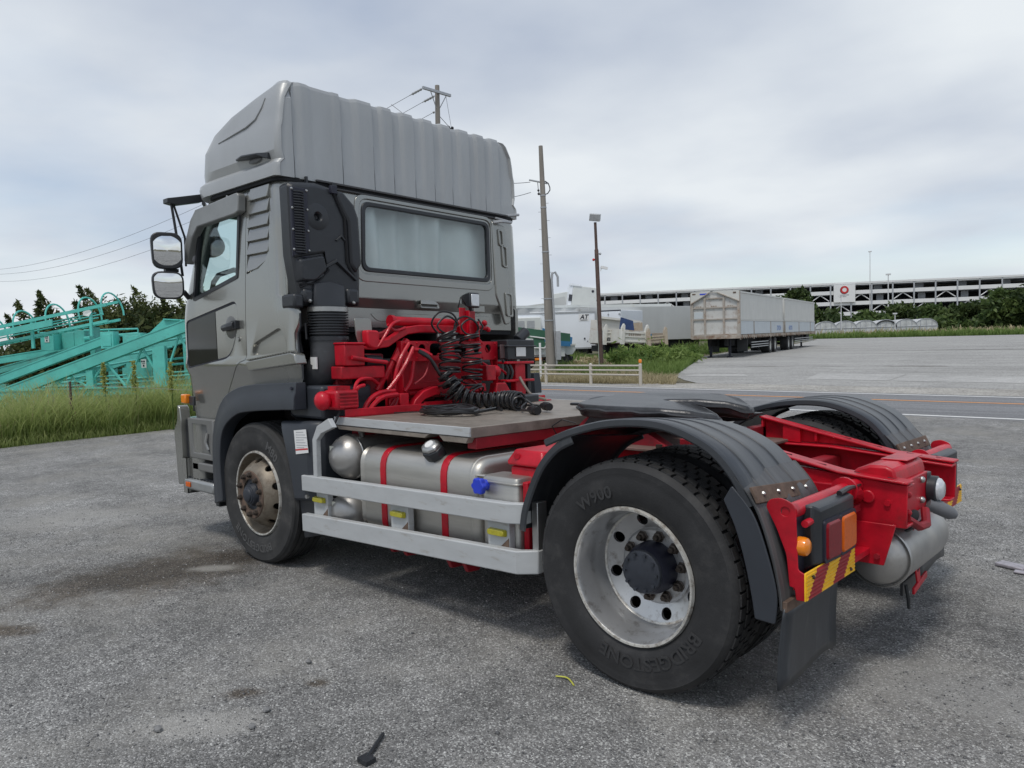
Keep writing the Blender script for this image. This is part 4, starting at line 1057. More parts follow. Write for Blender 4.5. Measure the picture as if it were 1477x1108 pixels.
# raised tipping bins behind the white box
b1 = empty('tipping_bin', yard(4.9, 52, .2), YR); tag(b1, 'white tipping bin raised high with a grille on its side, left of the brown post', 'tipping bin', 'raised tipping bins')
M_ = Matrix.Translation((0, 0, 3.0)) @ Matrix.Rotation(R_(9), 4, 'Y')
build('bin_body', MB().box(-.75, .95, 0, 2.4, .05, 1.75, M_), BINW, b1, bevel=.03)
build('end_plate', MB().box(-.98, -.76, .02, 2.3, .12, 1.72, M_).box(-1.05, -.2, -.05, .4, 1.72, 1.86, M_), BOXW, b1)
gm = MB()
for k in range(3): gm.box(-.97 + k * .08, -.91 + k * .08, -.02, .018, .65, 1.1, M_)
build('grille', gm, BLACKP, b1); build('hole', MB().cyl(M_ @ Vector((.62, -.02, 1.5)), M_ @ Vector((.62, .01, 1.5)), .09, n=12), BLACKP, b1)
build('hoist_frame', MB().box(-.6, .8, .5, 1.8, .3, 3.0), GCOL, b1)
b2 = empty('tipping_bin', yard(3.2, 54, .2), YR); tag(b2, 'plain white tipping bin behind the utility pole', 'tipping bin', 'raised tipping bins')
build('bin_body', MB().prism([(-.35, 3.1), (-.42, 4.35), (1.0, 4.55), (1.15, 3.3)], 1, 0, 2.4), BINW, b2, bevel=.03)
build('side_panel', MB().prism([(-.15, 3.2), (-.2, 4.05), (.75, 4.2), (.85, 3.3)], 1, -.04, -.002), BOXG, b2)
build('hoist_frame', MB().box(-.2, 1, .5, 1.8, .2, 3.1), GCOL, b2)
b3 = empty('awning', yard(1.0, 56, .2), YR); tag(b3, 'flat pale canopy roof with a dark underside just right of the cab', 'canopy')
build('roof', MB().prism([(-1.2, 3.42), (-.6, 3.62), (1.6, 3.85), (2.2, 3.85), (2.2, 3.6), (-1.2, 3.36)], 1, 0, 3), BINW, b3)
build('beam', MB().box(-1.0, 2.1, .1, .5, 3.1, 3.36), RUSTP, b3); build('red_panel', MB().box(.2, .5, .02, .09, 3.12, 3.34), REDP, b3)
build('post', MB().box(-.9, -.75, .5, .65, 0, 3.1).box(1.9, 2.05, .5, .65, 0, 3.1), GCOL, b3)
wb3 = empty('box_truck', yard(1.5, 50, .2), YR); tag(wb3, 'white box body half hidden between the cab and the utility pole', 'truck body')
build('box', MB().box(-.9, 3.0, 0, 2.3, .9, 3.0), BOXW, wb3, bevel=.02)
build('post', MB().box(.25, .4, -.05, -.003, 1.0, 2.95).box(-.9, 3.02, -.04, -.004, 2.85, 2.98), GALV, wb3)
build('chassis', MB().box(-.8, 2.8, .4, 1.8, .0, .88), BLACKV, wb3)
wb4 = empty('panel_van', yard(.75, 45, .2), YR); tag(wb4, 'small white van body with a window strip right of the cab edge', 'van')
build('body', MB().box(-.9, 1.1, 0, 3, .6, 2.55), BINW, wb4, bevel=.05)
build('window', MB().box(-.5, .1, -.02, -.003, 1.9, 2.35).box(.25, .7, -.02, -.003, 1.9, 2.35), GALV, wb4)
build('chassis', MB().box(-.8, 1.0, .3, 2.5, .0, .58), BLACKV, wb4)
def dump(name, label, s, nf, rz, W_, z0, h, m, L=3.4, tarp=False, lean=0, g='old dump bodies across the road'):
    root = empty(name, yard(s, nf, .18), YR + R_(rz)); tag(root, label, 'tipper truck', g)
    T = Matrix.Translation((0, 0, z0)) @ Matrix.Rotation(R_(lean), 4, 'Y')
    build('tailgate', MB().box(-W_ / 2, W_ / 2, 0, .06, 0, h, T), m, root)
    for z in (.04, h - .08, h * .5): build('gate_bar', MB().box(-W_ / 2 + .1, W_ / 2 - .1, -.06, -.003, z, z + .07, T), m, root)
    for k in range(6):
        x = -W_ * .22 + k * W_ * .09
        build('gate_rib', MB().box(x - .03, x + .03, -.045, -.003, h * .56, h * .86, T), TRR, root)
    for sx in (-1, 1):
        build('corner_post', MB().prism([(sx * W_ / 2 - .09, -.1), (sx * W_ / 2 + .09, -.1), (sx * W_ / 2 + .09, h + .32), (sx * W_ / 2 + .02, h + .42), (sx * W_ / 2 - .09, h + .2)], 1, -.1, .1, T), m, root)
        build('side_wall', MB().box(sx * W_ / 2 - .04, sx * W_ / 2 + .04, .101, L, 0, h + .1, T), m, root)
    build('head_board', MB().box(-W_ / 2, W_ / 2, L - .02, L + .05, 0, h + .75, T), m, root)
    if tarp: build('tarp', MB().prism([(-W_ / 2 + .1, h + .15), (W_ / 2 - .4, h + .1), (W_ / 2 - .5, h + .62), (-W_ / 2 + .15, h + .78)], 1, .7, .76, T), TARP, root)
    build('floor', MB().box(-W_ / 2 + .04, W_ / 2 - .04, .07, L - .05, -.08, -.02, T), RUSTP, root)
    build('chassis', MB().box(-.5, .5, .3, L, z0 - .45, z0 - .1), BLACKV, root)
    for sx in (-1, 1): build('wheel', MB().lathe([(.05, -.2), (.36, -.2), (.4, -.15), (.4, .15), (.36, .2), (.05, .2)], 18, 'X'), RUBBER, root, loc=(sx * (W_ / 2 - .3), .9, .4))
    return root
d1 = dump('tipper_truck', 'cream dump body with ribbed tailgate and a dark blue cover, behind the weeds', 6.55, 40, 14, 1.35, .92, .58, DUMPW, tarp=True, lean=4)
build('blue_plate', MB().box(.72, .95, -.14, -.11, .95, 1.38), BLUEB, d1)
d2 = dump('tipper_truck', 'smaller dump body stained with orange rust, right of the cream one', 7.78, 40, 10, .95, .86, .42, DUMPR, lean=-3)
d3 = dump('tipper_truck', 'white dump truck body seen from the side, lettered G T, right of the white doors', 5.75, 41.5, 8, 1.2, .9, .62, DUMPW, lean=5)
build('cab_guard', MB().prism([(-.75, 1.62), (-.75, 2.34), (.45, 2.2), (.62, 1.72)], 1, .3, .36).prism([(-.75, 2.3), (1.55, 2.0), (1.55, 2.1), (-.75, 2.42)], 1, .1, .3), DUMPW, d3)
text_obj('side_text', 'G T', .3, (-.25, -.05, 1.02), (1, 0, -.08), (0.08, 0, 1), BLACKP, d3, .004, .008)
# left: colourful small dump trucks behind the pole
d4 = empty('dump_truck', yard(1.2, 33.5, .12), YR); tag(d4, 'small dump truck with green side boards and a blue panel, left of the utility pole', 'dump truck')
build('side_board', MB().prism([(-.9, 1.92), (1.45, 1.55), (1.45, 1.2), (-.9, 1.45)], 1, 0, .06), GREENP, d4)
build('side_board', MB().prism([(-.2, 1.4), (.25, 1.42), (.35, 1.1), (.2, .9), (-.2, .95)], 1, -.12, -.06), GREENP, d4)
build('frame_edge', MB().tube([(-.35, -.14, 1.48), (.3, -.14, 1.38), (.42, -.14, 1.2), (.3, -.14, .95), (-.3, -.14, .98)], .03, 5), WHITE, d4)
build('blue_panel', MB().prism([(.4, 1.3), (1.45, 1.18), (1.45, .98), (.4, 1.08)], 1, -.05, -.003), BLUEB, d4)
build('body', MB().prism([(-.9, .95), (1.2, 1.0), (1.2, .55), (-.9, .6)], 1, .07, 1.6), BINW, d4)
build('mesh_rack', MB().box(-.9, .3, -.1, -.06, .5, .53).box(-.9, .3, -.1, -.06, .38, .41).box(-.9, .3, -.1, -.06, .62, .65).box(-.5, -.46, -.1, -.06, .1, .65).box(.1, .14, -.1, -.06, .1, .65), RUSTP, d4)
build('orange_lamp', MB().box(-.15, .15, -.14, -.101, .42, .52), ORL, d4)
for x in (-.5, 1.0): build('wheel', MB().lathe([(.05, 0), (.34, 0), (.38, .05), (.38, .25), (.05, .3)], 18, 'Y'), RUBBER, d4, loc=(x, .15, .38))
d5 = empty('dump_truck', yard(2.35, 33.8, .12), YR); tag(d5, 'small white tipper with a bright blue load board, right of the utility pole', 'dump truck')
build('load_board', MB().prism([(-.9, 1.85), (.45, 1.38), (.4, .98), (-.15, 1.0), (-.9, 1.25)], 1, .3, .36), BLUEB, d5)
build('body', MB().prism([(-.9, 1.0), (.52, 1.08), (.55, .82), (.4, .62), (-.9, .55)], 1, .0, .29), BINW, d5, bevel=.01)
build('body_rail', MB().prism([(-.9, .98), (.55, 1.1), (.55, 1.03), (-.9, .92)], 1, -.05, -.003), DUMPW, d5)
build('chassis', MB().box(-.9, .45, .3, 1.2, .2, .52), BLACKV, d5)
for x in (-.5, .1): build('wheel', MB().lathe([(.05, 0), (.3, 0), (.33, .05), (.33, .25), (.05, .3)], 18, 'Y'), RUBBER, d5, loc=(x, .1, .33))

# ================================================================== THE TRUCK  (x = rearwards, y = to its right, rear axle at x=0)
TRUCK = empty('tractor_truck', (0, 0, 0))
tag(TRUCK, 'grey high-roof tractor unit with a red chassis parked on the gravel, no trailer', 'truck')
def P(name, mb, m, bevel=0, parent=None, cab=True, **k):
    return build(name, mb, m, parent or TRUCK, bevel, cab=cab, **k)
XA = -3.17            # front axle
def smooth_path(pts, n=8):
    out = []
    Pn = [Vector(p) for p in pts]
    for i in range(len(Pn) - 1):
        p0 = Pn[max(0, i - 1)]; p1 = Pn[i]; p2 = Pn[i + 1]; p3 = Pn[min(len(Pn) - 1, i + 2)]
        for k in range(n):
            t_ = k / n
            out.append(.5 * ((2 * p1) + (-p0 + p2) * t_ + (2 * p0 - 5 * p1 + 4 * p2 - p3) * t_ ** 2 + (-p0 + 3 * p1 - 3 * p2 + p3) * t_ ** 3))
    out.append(Pn[-1]); return out
# ------------------------------------------------------------------ cab
def outline(xF, xR, hw, rF, rR, nr=60, rib=None):
    pts = []
    ys = [-hw + rR + (2 * hw - 2 * rR) * i / (nr - 1) for i in range(nr)]
    if rib: ys = [max(-hw + rR, min(hw - rR, y)) for y in RU]
    for y in ys: pts.append((xR + (rib(y) if rib else 0), y))
    for k in range(1, 7):
        a = k / 7 * PI / 2; pts.append((xR - rR + rR * math.cos(a), hw - rR + rR * math.sin(a)))
    for k in range(9): pts.append((xR - rR + (xF + rF - xR + rR) * k / 8, hw))
    for k in range(1, 9):
        a = PI / 2 + k / 9 * PI / 2; pts.append((xF + rF + rF * math.cos(a), hw - rF + rF * math.sin(a)))
    for k in range(7): pts.append((xF, (hw - rF) * (1 - k / 3)))
    for k in range(1, 9):
        a = PI + k / 9 * PI / 2; pts.append((xF + rF + rF * math.cos(a), -hw + rF + rF * math.sin(a)))
    for k in range(9): pts.append((xF + rF + (xR - rR - xF - rF) * k / 8, -hw))
    for k in range(1, 7):
        a = 3 * PI / 2 + k / 7 * PI / 2; pts.append((xR - rR + rR * math.cos(a), -hw + rR + rR * math.sin(a)))
    return pts
secs = [(.95, -4.42, -2.57, 1.145), (1.30, -4.42, -2.57, 1.178), (1.365, -4.43, -2.57, 1.203), (1.395, -4.43, -2.57, 1.207), (1.45, -4.43, -2.57, 1.196), (1.74, -4.41, -2.57, 1.20), (1.80, -4.395, -2.60, 1.20), (1.86, -4.375, -2.735, 1.20), (2.3, -4.15, -2.735, 1.192), (2.58, -3.99, -2.735, 1.18), (2.66, -3.94, -2.755, 1.15)]
th = .035
mbs = MB()
mbs.loft([[(x, y, z) for x, y in outline(a, b, h, .24, .10, 24)] for z, a, b, h in secs])
shell = MB.mesh(mbs, 'cab_shell', smooth=False)
inn = MB().loft([[(x, y, z) for x, y in outline(a + th, b - th, h - th, .21, .07, 24)] for z, a, b, h in [(max(.99, min(s[0], 2.62)), *s[1:]) for s in secs]])
shell = boolean(shell, inn)
cut = MB()
win_side = roundpoly([(-3.88, 2.545), (-3.245, 2.515), (-3.325, 2.015), (-4.06, 1.88)], [.05, .03, .02, .05])
cut.prism(win_side, 1, -2, 2)
shell = boolean(shell, cut)
shell = boolean(shell, MB().prism(roundpoly([(-1.03, 1.98), (1.03, 1.98), (.98, 2.56), (-.98, 2.56)], .06), 0, -5, -3.86))
rw = roundpoly([(-.515, 2.565), (.80, 2.565), (.80, 2.075), (-.535, 2.075)], .06)
shell = boolean(shell, MB().prism(rw, 0, -2.95, -2.5))
arch = [(-3.86, .2), (-3.80, .75), (-3.74, .95), (-3.60, 1.12), (-3.41, 1.208), (-3.14, 1.25), (-2.4, 1.275), (-2.4, .2)]
shell = boolean(shell, MB().prism(arch, 1, -2, 2))
shell = boolean(shell, MB().box(-3.6, -2.4, -1.13, 1.13, .5, 1.655))
shell = boolean(shell, MB().box(-2.775, -2.4, -1.155, 1.4, .6, 1.869))
shell = boolean(shell, MB().box(-2.735, -2.4, -1.155, 1.4, 1.86, 2.10))
shell = boolean(shell, MB().prism([(-2.68, 1.20), (-2.3, 1.0), (-2.3, 1.95), (-2.733, 2.0), (-2.733, 1.83), (-2.64, 1.80), (-2.59, 1.74), (-2.605, 1.66), (-2.63, 1.60), (-2.63, 1.50), (-2.60, 1.42), (-2.59, 1.30)][1:], 1, -1.4, -1.0))
door_poly = [(-3.915, 2.615), (-3.17, 2.622), (-3.265, 1.42), (-3.35, 1.41), (-3.51, 1.30), (-3.66, 1.13), (-3.80, .975), (-3.85, .93), (-4.50, .93), (-4.50, 1.86)]
door_poly = roundpoly(door_poly, [.08, .03, .04, .05, .05, .05, .03, .02, 0, 0], 3)
door = boolean(shell.copy(), MB().prism(inset(door_poly, .005), 1, -1.6, -1.02), 'INTERSECT')
cabm = boolean(shell, MB().prism(door_poly, 1, -1.6, -1.02))
pan = roundpoly([(-4.205, 1.735), (-3.37, 1.86), (-3.345, 1.70), (-3.49, 1.44), (-4.22, 1.355)], [.05, .06, .08, .12, .06])
door = boolean(door, MB().prism(pan, 1, -1.6, -1.02))
lou = roundpoly([(-3.12, 2.625), (-2.86, 2.622), (-2.895, 2.10), (-3.205, 2.03)], [.01, .02, .14, .01])
cabm = boolean(cabm, MB().prism(lou, 1, -1.4, -1.178))
scoop = roundpoly([(-3.19, 1.455), (-3.155, 1.54), (-2.80, 1.645), (-2.745, 1.60), (-2.72, 1.49)], [.05, .08, .04, .04, .02])
M_s = Matrix.Identity(4)
cabm = boolean(cabm, MB().prism(scoop, 1, -1.3, -1.175))
def wrap(me):
    mb = MB(); mb.v = [tuple(v.co) for v in me.vertices]; mb.f = [tuple(p.vertices) for p in me.polygons]; return mb
cab = P('cab', wrap(cabm), PAINT, .004)
doorO = P('door', wrap(door), PAINT, .003)
inp = inset(pan, .014)
hp = [p for p in inp if p[0] > -3.72]; hp = [(-3.715, 1.405), (-3.715, 1.80)][::-1] + hp if False else None
def clip(poly, x, keep_gt):
    out = []
    n = len(poly)
    for i in range(n):
        a, b = poly[i], poly[(i + 1) % n]
        ia = (a[0] > x) == keep_gt; ib = (b[0] > x) == keep_gt
        if ia: out.append(a)
        if ia != ib:
            t_ = (x - a[0]) / (b[0] - a[0]); out.append((x, a[1] + (b[1] - a[1]) * t_))
    return out
P('handle_panel', MB().prism(clip(inp, -3.712, True), 1, -1.192, -1.165), PAINT, .004, doorO)
P('lower_window', MB().prism(clip(inp, -3.718, False), 1, -1.192, -1.185), DGLASS, 0, doorO)
P('inset_seal', MB().ring2(inset(pan, -.001), inset(pan, .013), 1, -1.193, -1.16), BLACKP, 0, doorO)
P('lower_window_backing', MB().prism(clip(inp, -3.718, False), 1, -1.13, -1.125), mat('door_card', (.03, .035, .035), .6), 0, doorO)
hd = MB().lathe([(.001, 0), (.085, 0), (.10, .006), (.10, .012), (.001, .012)], 24, 'Y', (0, 0, 0), False)
P('handle_cup', MB().sphere((-3.475, -1.19, 1.665), .09, 20, 10, (1.05, .12, .95)), mat('handle_cup_grey', (.15, .15, .145), .35, .3), 0, doorO)
P('handle', MB().tube([(-3.57, -1.205, 1.65), (-3.52, -1.228, 1.66), (-3.42, -1.232, 1.672), (-3.36, -1.222, 1.68)], [.014, .024, .026, .03], 10).box(-3.40, -3.335, -1.235, -1.195, 1.65, 1.712), BLK, .004, doorO)
P('key_lock', MB().cyl((-3.36, -1.2, 1.575), (-3.36, -1.208, 1.575), .016, n=12), STEEL, 0, doorO)
# side window glass, frame and visor
P('window_frame', MB().ring2(win_side, inset(win_side, .028), 1, -1.203, -1.168), BLK, 0, doorO)
P('window_glass', MB().prism(inset(win_side, .02), 1, -1.182, -1.178), GLASS, 0, doorO)
P('window_frame', MB().ring2(win_side, inset(win_side, .03), 1, 1.168, 1.203), BLK, 0, cab)
P('window_glass', MB().prism(inset(win_side, .02), 1, 1.178, 1.182), GLASS, 0, cab)
vis = [(-4.07, 2.20), (-4.055, 2.32), (-3.93, 2.50), (-3.84, 2.565), (-3.2, 2.60), (-3.175, 2.58), (-3.185, 2.47), (-3.25, 2.455), (-3.82, 2.435), (-3.92, 2.36), (-4.03, 2.17)]
P('visor', MB().loft([[(x, y, z) for x, z in vis] for y in (-1.186, -1.235, -1.247)]), mat('visor_grey', (.23, .235, .23), .4, .2, coat=.3), .008, doorO)
P('visor_clip', MB().sphere((-3.42, -1.20, 2.61), .009, 8, 5).sphere((-3.85, -1.20, 2.575), .009, 8, 5), STEEL, 0, doorO)
# louver panel with six slats
ztop, zbot = 2.62, 2.06
for i in range(6):
    a = ztop - i * .092; b = a - .088
    sl = [(-3.115 - (2.625 - a) * .15, a), (-2.868 - (2.622 - a) * .065, a), (-2.868 - (2.622 - b) * .065, b), (-3.115 - (2.625 - b) * .15, b)]
    if i == 5: sl = [sl[0], sl[1], (-2.93, b + .035), (-3.05, b - .012), (sl[3][0], b - .028)]
    pass
    mb = MB()
    n = len(sl)
    mb.loft([[(x, -1.165, z) for x, z in sl], [(x, -1.184 - .020 * max(0, min(1, (a - z) / .09)), z) for x, z in sl]])
    P('louver_slat', mb, PAINT, .004, cab)
# front corner details: marker lamp, bumper corner, steps
P('side_marker', MB().box(-4.30, -4.215, -1.235, -1.186, 1.075, 1.15), ORL, .01)
P('side_marker_base', MB().box(-4.215, -4.13, -1.205, -1.186, 1.06, 1.135), BLK, .006)
P('bumper', MB().loft([[(x, y, z) for x, y in outline(-4.50, -4.1, 1.19, .26, .05, 12)] for z in (.38, .5, .95)]).loft([[(x, y, z) for x, y in outline(-4.52, -4.34, 1.21, .2, .05, 12)] for z in (.33, .37, .62)]), PAINT, .01)
P('corner_fairing', MB().prism(roundpoly([(-4.44, 1.06), (-4.40, 1.03), (-4.385, .92), (-4.40, .84), (-4.395, .40), (-4.50, .38), (-4.53, .84), (-4.46, .92)], .03), 1, -1.205, -1.12), PAINT, .012)
P('corner_gap_dark', MB().box(-4.41, -4.29, -1.16, -1.10, .46, .94), BLK, .006)  # black box put in for the shaded gap behind the fairing
st = mat('step_panel_grey', (.17, .17, .165), .42, .2, .06, 3, dirt=.15, dirtcol=(.3, .28, .25))
P('step_panel', MB().prism([(-4.29, .955), (-3.845, .955), (-3.80, .75), (-3.83, .63), (-4.27, .63)], 1, -1.165, -1.13).ring2([(-4.29, .955), (-3.845, .955), (-3.83, .63), (-4.27, .63)], [(-4.20, .91), (-3.97, .91), (-3.92, .68), (-4.20, .68)], 1, -1.195, -1.164), st, .012)
P('step_panel', MB().box(-4.26, -3.85, -1.19, -1.10, .53, .60), st, .012)
P('step_recess', MB().sphere((-3.95, -1.165, .79), .11, 14, 8, (.8, .2, 1)), DGREY)
P('grab_recess', MB().tube([(-3.93, -1.2, .72), (-3.95, -1.21, .78), (-3.93, -1.2, .85)], .013, 8), STEEL)
stp = P('step', MB().box(-4.37, -3.86, -1.215, -.95, .365, .455), mat('step_metal', (.33, .34, .34), .4, .5, dirt=.2), .02)
for i in range(9):
    P('step_tread', MB().box(-4.33 + i * .05, -4.305 + i * .05, -1.19, -.98, .456, .466), DGREY, 0, stp)
P('step_lamp', MB().box(-4.32, -4.24, -1.225, -1.2155, .39, .43), AMBL, .004, stp)
P('step_side', MB().box(-3.862, -3.80, -1.2, -.95, .28, .45), BLK, .01)
# wheel arch trim (dark) and splash guards
outer = [(-3.80, .315), (-3.79, .73), (-3.73, .95), (-3.595, 1.122), (-3.40, 1.21), (-3.13, 1.25), (-2.565, 1.275)]
inner = [(-3.62, .36), (-3.63, .68), (-3.56, .90), (-3.365, 1.02), (-3.155, 1.058), (-2.76, 1.085), (-2.565, 1.093)]
mb = MB()
for sy in (-1, 1):
    mb = MB(); rg_ = []
    oo = smooth_path(outer, 5); ii = smooth_path(inner, 5)
    for o2, i2 in zip(oo, ii):
        rg_.append([(o2.x, sy * 1.16, o2.y), (o2.x, sy * 1.238, o2.y), (o2.x * .62 + i2.x * .38, sy * 1.246, o2.y * .62 + i2.y * .38), (o2.x * .45 + i2.x * .55, sy * 1.258, o2.y * .45 + i2.y * .55), (i2.x, sy * 1.260, i2.y), (i2.x, sy * 1.16, i2.y)])
    P('wheel_arch_trim', mb.loft(rg_), DGREY, .006, angle=50)
P('trim_bolt', MB().cyl((-2.60, -1.247, 1.235), (-2.60, -1.255, 1.235), .012, n=8).cyl((-2.60, -1.247, 1.12), (-2.60, -1.255, 1.12), .012, n=8), BLACKP)
mb = MB()
for sy in (-1, 1):
    mb.loft([[(x, sy * .55, z) for x, z in [(-3.78, .5), (-3.68, .95), (-3.42, 1.12), (-2.9, 1.16), (-2.70, 1.0)]], [(x, sy * 1.155, z) for x, z in [(-3.78, .4), (-3.68, .93), (-3.42, 1.10), (-2.9, 1.15), (-2.70, 1.0)]]], False, False)
P('inner_arch_liner', mb, BLACKV)
0 and P('cab_side_extension', MB().prism([(-2.9, 1.22), (-2.57, 1.268), (-2.575, 1.40), (-2.61, 1.48), (-2.61, 1.60), (-2.575, 1.64), (-2.575, 1.74), (-2.62, 1.85), (-2.9, 1.85)], 1, -1.199, -1.15).prism([(-2.9, 1.22), (-2.57, 1.268), (-2.575, 1.40), (-2.61, 1.48), (-2.61, 1.60), (-2.575, 1.74), (-2.62, 1.8), (-2.9, 1.85)], 1, 1.13, 1.199), PAINT, .012)
P('edge_seal', MB().tube([(-2.57, -1.175, 1.29), (-2.573, -1.175, 1.40), (-2.607, -1.175, 1.485), (-2.607, -1.175, 1.6), (-2.572, -1.175, 1.645), (-2.572, -1.175, 1.73)], .007, 6), BLK)
P('side_step_ledge', MB().prism([(-3.225, 1.415), (-2.62, 1.475), (-2.57, 1.46), (-2.55, 1.395), (-3.18, 1.345)], 1, -1.235, -1.15), PAINT, .01)
tr_ = MB()
for i in range(18): tr_.box(-3.20 + i * .034, -3.178 + i * .034, -1.237, -1.195, 1.421 + i * .0033, 1.429 + i * .0033)
P('ledge_tread', tr_, PAINT)
P('fender_panel', MB().loft([[(-2.846, -1.2, 1.005), (-2.50, -1.2, 1.02), (-2.42, -1.16, 1.02), (-2.42, -.75, 1.02), (-2.82, -.75, 1.0)], [(-2.80, -1.228, .95), (-2.49, -1.228, .965), (-2.40, -1.16, .96), (-2.40, -.75, .96), (-2.78, -.75, .95)], [(-2.735, -1.225, .73), (-2.49, -1.225, .74), (-2.40, -1.16, .74), (-2.40, -.75, .74), (-2.70, -.75, .72)], [(-2.68, -1.225, .475), (-2.49, -1.225, .495), (-2.41, -1.17, .5), (-2.41, -.75, .5), (-2.64, -.75, .48)]]), DGREY, .02)
P('fender_panel', MB().box(-2.80, -2.40, -1.15, -.75, 1.03, 1.25), DGREY, .02)
P('splash_flap', MB().prism([(-2.66, .5), (-2.44, .5), (-2.30, .30), (-2.62, .225)], 1, -1.19, -1.17), BLK)
P('flap_bolt', MB().cyl((-2.5, -1.2, .525), (-2.5, -1.24, .525), .014, n=8), STEEL)
stk = P('caution_sticker', MB().prism([(-2.625, .955), (-2.48, .97), (-2.462, .818), (-2.612, .796)], 1, -1.2315, -1.2292), WHITE)
mb = MB()
for k in range(7):
    z = .945 - k * .017; mb.prism([(-2.60, z), (-2.60 + .09 + .02 * (k % 3), z + .007), (-2.60 + .09 + .02 * (k % 3), z + .003), (-2.60, z - .004)], 1, -1.2325, -1.2318)
P('sticker_print', mb, GREYP, 0, stk)
P('sticker_band', MB().prism([(-2.613, .83), (-2.467, .848), (-2.465, .838), (-2.612, .82)], 1, -1.2325, -1.2318), REDP, 0, stk)
# ------------------------------------------------------------------ rear wall furniture
rf = P('rear_window_frame', MB().ring2(roundpoly([(-.525, 2.577), (.81, 2.577), (.81, 2.063), (-.545, 2.063)], .07), roundpoly([(-.492, 2.546), (.778, 2.546), (.778, 2.096), (-.512, 2.096)], .055), 0, -2.725, -2.76), BLK, .006)
P('rear_window_glass', MB().prism(roundpoly([(-.50, 2.555), (.785, 2.555), (.785, 2.088), (-.52, 2.088)], .05), 0, -2.745, -2.741), WGLASS, 0, rf)
pts = []
for i in range(121):
    y = -.58 + 1.44 * i / 120; pts.append((-2.83 + .030 * math.sin(y * 24 + 2 * math.sin(y * 5)) + .022 * math.sin(y * 10), y))
vs0 = [[(x + .02 * math.sin((y - .1) * 6 + z * 5), y + .03 * (2.6 - z) * math.sin(y * 9), z) for x, y in pts] for z in (2.63, 2.5, 2.35, 2.2, 2.02)]
P('curtain', MB().loft(vs0, False, False), CURT, 0, cab)
P('rear_raised_border', MB().ring2(roundpoly([(-.585, 2.625), (.845, 2.625), (.845, 1.99), (-.60, 1.99)], .09), roundpoly([(-.545, 2.595), (.83, 2.595), (.83, 2.045), (-.565, 2.045)], .08), 0, -2.737, -2.727), PAINT, .006, cab)
P('lower_rear_panel', MB().prism([(-2.733, 2.055), (-2.733, 1.875), (-2.79, 1.80), (-2.79, 1.655), (-2.81, 1.655), (-2.81, 1.87), (-2.775, 1.89), (-2.775, 2.055)], 1, -1.16, 1.12), PAINT, .004, cab)
P('rear_tab', MB().loft([[(-2.735, .01, 1.885), (-2.735, .155, 1.885), (-2.735, .155, 1.86), (-2.735, .01, 1.86)], [(-2.70, -.015, 1.845), (-2.70, .18, 1.845), (-2.70, .18, 1.815), (-2.70, -.015, 1.815)], [(-2.79, -.015, 1.845), (-2.79, .18, 1.845), (-2.79, .18, 1.81), (-2.79, -.015, 1.81)]]), PAINT, .005, cab)
P('rear_tab', MB().box(-2.79, -2.745, .60, .75, 1.80, 1.90), PAINT, .01, cab)
P('embossed_panel', MB().prism(roundpoly([(-.45, 1.765), (.84, 1.775), (.84, 1.70), (-.38, 1.705)], .03), 0, -2.805, -2.786), PAINT, .008, cab)
P('rear_seam', MB().tube([(-2.796, -.68, 1.75), (-2.796, -.60, 1.745), (-2.796, -.56, 1.765), (-2.796, -.50, 1.765), (-2.796, -.45, 1.715), (-2.796, -.1, 1.695), (-2.796, .80, 1.69)], .006, 6), BLACKV, 0, cab)
P('gutter', MB().box(-2.745, -2.722, -.90, 1.05, 2.655, 2.67).box(-2.745, -2.726, -.80, .98, 2.622, 2.634), mat('gutter_dark', (.05, .05, .052), .5), .003, cab)
P('corner_column', MB().prism(roundpoly([(.845, 2.60), (1.02, 2.56), (1.05, 1.72), (.97, 1.70), (.92, 1.85), (.87, 1.95)], .03), 0, -2.745, -2.722), PAINT, .01, cab)
for z0, z1, y0, y1 in ((2.38, 2.535, .915, .965), (2.20, 2.40, .955, 1.01), (1.77, 1.99, .985, 1.06)):
    P('grip_recess', MB().ring2(roundpoly([(y0 - .012, z1), (y1, z1 - .01), (y1 + .01, z0), (y0, z0 + .01)], .02), roundpoly([(y0 + .002, z1 - .016), (y1 - .014, z1 - .024), (y1 - .004, z0 + .016), (y0 + .014, z0 + .024)], .02), 0, -2.724, -2.708), PAINT, .004, cab)
P('hinge', MB().tube([(-2.72, .86, 2.585), (-2.66, .90, 2.59), (-2.66, 1.02, 2.595)], .014, 6).tube([(-2.72, .88, 2.625), (-2.66, .98, 2.60)], .009, 5).tube([(-2.75, 1.05, 2.67), (-2.72, 1.19, 2.69)], .012, 6), GALV, 0, cab)
P('under_floor', MB().box(-4.2, -2.80, -1.12, 1.12, 1.62, 1.654), BLACKV, 0, cab)
P('firewall', MB().box(-4.38, -4.34, -1.1, 1.1, 1.0, 1.97), BLACKV, 0, cab)
